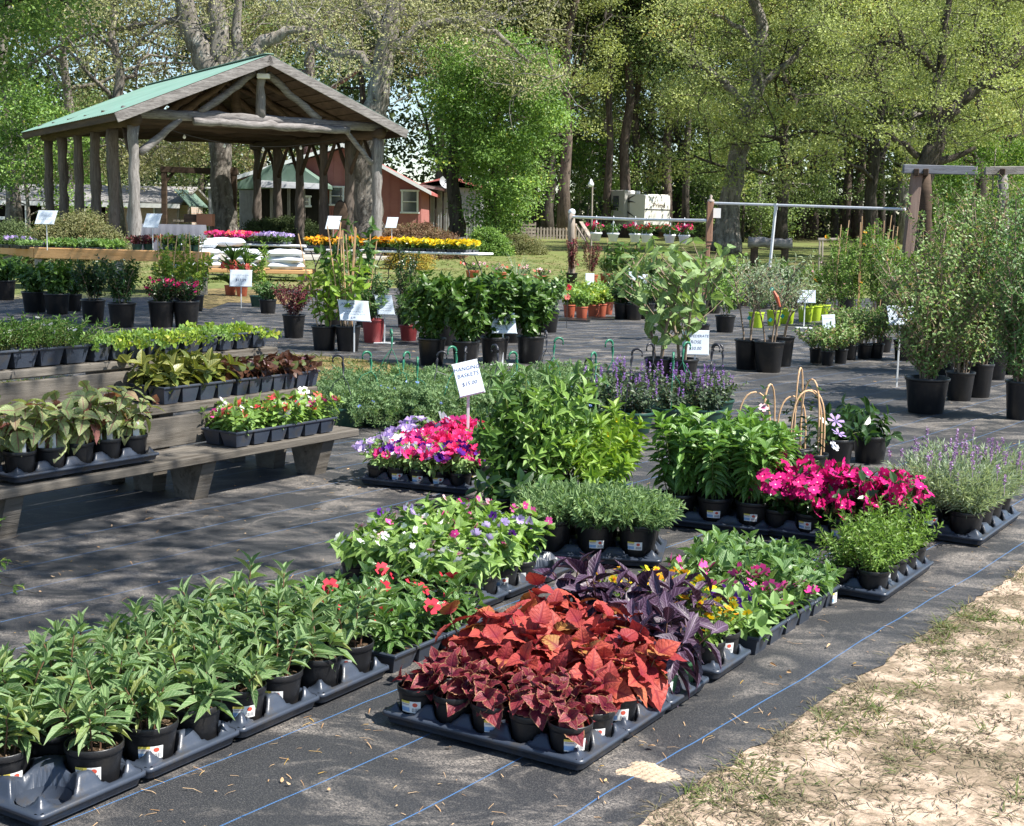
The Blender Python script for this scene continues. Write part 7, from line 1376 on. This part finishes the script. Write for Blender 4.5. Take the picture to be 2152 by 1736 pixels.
# stack of white bags
bg_ = AT(512, 545, 30.8); st = thing('bag_pallet', 'low wooden platform under the white soil bags', 'pallet', (bg_.x, bg_.y, 0)); mb = MB(); addbox(mb, 3.0, 1.1, .09, .01, (0, .4, .22)); mb.build('deck', W_ORANGE, st)
for x in (-1.3, 0, 1.3): mb = MB(); addbox(mb, .12, 1., .17, .01, (x, .4, .085)); mb.build('leg', W_GREY, st)
P_SACK = simple('sack_plastic', (.52, .56, .62), (.66, .68, .72), 5, .5, .4, .3, 12)
def bag(x, y, z, rz, lab, L=.85, W=.5, H=.175):
    n = 14; V, F = [], []
    for s in (1, -1):
        for i in range(n+1):
            for j in range(n+1): a, b = i/n*2-1, j/n*2-1; hh = ((1-abs(a)**3.2)*(1-abs(b)**3.2))**.42; V.append((a*L/2*(1-.04*b*b), b*W/2*(1-.06*a*a), s*H/2*hh*(1+.16*math.sin(a*7+b*4+x*9)+.10*math.sin(b*11+a*5+x*7)))); 
    for s in (0, 1):
        for i in range(n):
            for j in range(n): q = s*(n+1)**2+i*(n+1)+j; f = (q, q+n+1, q+n+2, q+1); F.append(f if s == 0 else f[::-1])
    t = thing('soil_bag', lab, 'bag', (x, y, z), rz, 'white soil bags'); MB().add(V, F).build('sack', P_SACK, t, True)
pos = ['left', 'centre', 'right']
for l_ in range(3):
    for k in range(3): bag(bg_.x-.95+k*.93+PR.uniform(-.07, .07), bg_.y+.12, .345+l_*.14, PR.uniform(-.16, .16), '%s white soil bag in the %s layer of the stack' % (pos[k], ['bottom', 'second', 'third'][l_]))
bag(bg_.x-1.05, bg_.y+.15, .79, .2, 'lone white soil bag second from top at the left of the stack'); bag(bg_.x-.55, bg_.y+.62, .85, .15, 'topmost white soil bag lying across the stack', .95)
bag(bg_.x-1.2, bg_.y-.1, .75, .5, 'small crumpled white bag at the left front of the stack', .55, .42)
# big round shrub and hedges
def shrub(x, y, Y, w_, h_, label, mat, n=420, nl=70, nm='round_shrub', lsz=.05):
    p = onground(x, y, Y); t = thing(nm, label, 'shrub', p); rg = np.random.RandomState(int(x)); d = rg.randn(n, 3); d /= np.linalg.norm(d, axis=1)[:, None]; d[:, 2] = np.abs(d[:, 2]); r = (.78+.22*rg.rand(n))[:, None]
    clumps(MB(), d*r*np.array((w_/2, w_/2*.8, h_))*(1+.06*np.sin(d[:, :1]*9)), nl, .22, lsz, rg).build('foliage', mat, t, kind='stuff'); mb = MB()
    for k in range(14): a = rg.rand()*6.3; addtube(mb, [(0, 0, 0), (math.cos(a)*w_*.15, math.sin(a)*w_*.15, h_*.4), (math.cos(a)*w_*.35, math.sin(a)*w_*.3, h_*.75)], [.04, .03, .01], 4)
    mb.build('branches', B_DARK, t); return t
L_OLV = leafmat('olive_small_leaf', (.12, .13, .05), (.22, .22, .09), rough=.6, trans=.25, c3=(.30, .20, .10))
shrub(163, 480, 31., 2.35, 1.42, 'big round olive-green clipped shrub behind the raised table', L_OLV, 560, 90); shrub(15, 480, 33., 2.3, 1.2, 'dark green shrub at the left edge beside the round one', L_DARK, 400, 80); shrub(880, 480, 50, 3.4, 1.25, 'reddish brown low shrub at the right of the pavilion', leafmat('rusty_leaf', (.16, .08, .05), (.22, .16, .08), rough=.6, c3=(.1, .14, .04)), 380, 70, lsz=.07)
shrub(1025, 480, 54, 1.6, 1.0, 'light green shrub below the grey metal barn', L_BRIGHT, 300, 70, lsz=.08); shrub(600, 480, 56, 4.5, 1.3, 'dark hedge seen between the pavilion posts', L_DARK, 420, 70, lsz=.08); shrub(1085, 480, 56, 2.4, .8, 'low brushy shrub near the picket fence end', L_OLV, 220, 60, lsz=.06)
shrub(860, 480, 40, 1.2, .9, 'orange-yellow leafy shrub behind the right table sign', leafmat('orange_leaf', (.45, .25, .04), (.30, .34, .05), rough=.6), 120, 60, lsz=.06)
# ------------------------------------------------------------------ price signs
def sign(x, y, wpx, hpx, Y, label, lines=(), rz=0., tilt=-12, roll=0., foot=None, base=False, scrib=0, nm='price_sign', skew=0.):
    c = AT(x, y, Y); s = mpp(c); w_, h_ = wpx*s, hpx*s; zb = 0 if foot is None else foot
    t = thing(nm, label, 'sign', (c.x, c.y, zb)); Mx = Matrix.Translation((0, 0, c.z-zb))@Matrix.Rotation(rz, 4, 'Z')@Matrix.Rotation(R_(tilt), 4, 'X')@Matrix.Rotation(R_(roll), 4, 'Y')
    if skew: Mx = Mx@Matrix(((1, 0, -skew, 0), (0, 1, 0, 0), (0, 0, 1, 0), (0, 0, 0, 1)))
    mb = MB(); addbox(mb, w_, .006, h_, .002, M=Mx); mb.build('card', P_CARD, t); mb = MB()
    addbox(mb, w_*1.04, .004, h_*.05, .001, (0, .006, h_*.5), Mx); addbox(mb, w_*1.04, .004, h_*.05, .001, (0, .006, -h_*.5), Mx); mb.build('holder_edge', P_PIPE, t)
    if foot is not None:
        mb = MB(); addbox(mb, .016, .010, c.z-zb-h_*.3, .002, (0, .012, (c.z-zb-h_*.3)/2)); mb.build('stake', P_PIPE, t)
        if base: mb = MB(); addbox(mb, .24, .16, .012, .004, (0, 0, .008)); mb.build('base_plate', P_PIPE, t)
    T0 = Mx@Matrix.Rotation(R_(90), 4, 'X')
    n = len(lines)
    for i, (tx, sz, zz) in enumerate(lines): text(t, tx, sz*h_, T0@Matrix.Translation((PR.uniform(-.02, .02)*w_, zz*h_, .0042))@Matrix.Rotation(PR.uniform(-.04, .04), 4, 'Z'), INKB, shear=.12)
    if scrib:
        mb = MB(); z0, z1 = scrib[1], scrib[2]
        for k in range(scrib[0]):
            zz = (z0+(z1-z0)*k/max(scrib[0]-1, 1))*h_; xs = np.linspace(-.38, .30+.08*PR.rand(), 34)*w_; zs = zz+np.sin(np.arange(34)*2.1+k)*h_*.018+PR.randn(34)*h_*.012
            V = []
            for a, b in zip(xs, zs): V += [(a, -.0042, b-h_*.007), (a, -.0042, b+h_*.007)]
            mb.add(xf(np.array(V), Mx), [(2*q, 2*q+2, 2*q+3, 2*q+1) for q in range(33) if q % 5 != 4])
        mb.build('written_lines', INKB, t)
    return t
P_CARD = simple('sky_tinted_card', (.62, .71, .82), (.72, .79, .87), 4, .35, .5); INKB = simple('marker_ink', (.03, .04, .12), (.05, .07, .2), 5, .6)  # white cards: blue cast of the skylight is put into their colour
sign(984, 795, 54, 70, 7.55, 'tilted handwritten hanging baskets price sign among the green hooks', [('HANGING', .17, .30), ('BASKETS', .17, .10), ('$15.00', .17, -.16)], rz=.1, tilt=-16, roll=-14, foot=.0)
sign(1461, 720, 56, 50, G(1461, 800).y+.0, 'square handwritten confederate rose price sign before the rose mallows', [('CONFEDERATE', .16, .27), ('ROSE', .19, .02), ('$30.00', .19, -.25)], tilt=-8, foot=0.)
sign(744, 653, 64, 42, G(746, 741).y, 'wide handwritten magnolia sign on a stake at the black pots', [('JANE MAGNOLIA', .17, .34), ('TULIP TREE', .17, .14), ('$29.99', .16, -.36)], tilt=-14, roll=2, foot=0., scrib=(2, -.05, -.18), skew=.2)
sign(808, 641, 36, 40, G(800, 722).y, 'small blue-lettered sign on a base beside the dull red pot', [], tilt=-12, foot=0., base=True, scrib=(6, .35, -.3), skew=.2)
sign(1057, 679, 52, 42, G(1062, 768).y, 'handwritten sign in front of the third hydrangea', [('HYDRANGEA', .19, .35)], tilt=-14, foot=0., base=True, scrib=(5, .12, -.32), skew=.15)
sign(506, 585, 46, 34, G(512, 648).y, 'white price card on a leaning stake before the amaryllis', [('$13.99', .24, -.12)], tilt=-10, foot=0., scrib=(1, .2, .2))
sign(97, 457, 40, 28, 25.2, 'blank-looking white sign at the left of the raised table', [], foot=bz, scrib=(2, .1, -.15), skew=-.25); sign(320, 464, 32, 29, 25., 'blank-looking white sign above the coral bells on the table', [], foot=bz, skew=-.25); sign(700, 468, 28, 27, 31.1, 'white sign above the orange flowers on the middle table', [], foot=.74, skew=-.2); sign(823, 468, 23, 22, 30.5, 'white sign above the orange flowers on the right table', [], foot=.74, skew=-.2)
sign(1692, 623, 42, 26, G(1686, 690).y, 'white card on a stake before the lime pots', [], foot=0., base=True, scrib=(2, .15, -.1)); sign(1741, 681, 27, 38, G(1740, 760).y, 'narrow upright price card at the small black pots', [('$18', .2, 0)], foot=0., scrib=(1, .3, .3), roll=-4)
sign(1893, 663, 56, 40, 12.2, 'white sign half covered by leaves at the rose thicket', [], foot=0., skew=.15, scrib=(2, .1, -.1)); sign(365, 572, 28, 34, G(365, 640).y, 'bluish white card among the staked yellow vines', [], foot=0., scrib=(2, .2, -.1)); sign(1239, 588, 18, 26, G(1239, 612).y, 'white card beside the dark red staked vines', [], foot=0.)
for i, (x, y, w_, h_) in enumerate(((1328, 577, 14, 24), (1350, 590, 20, 26), (1378, 597, 30, 18), (1430, 585, 22, 14))): sign(x, y, w_, h_, G(x, 640).y, ['narrow white card at the far left of the rail plants', 'white card with blue streaks at the rail plants', 'small white card shaded in the middle by a leaf', 'small low white card among the mallow leaves'][i], [], foot=0.)
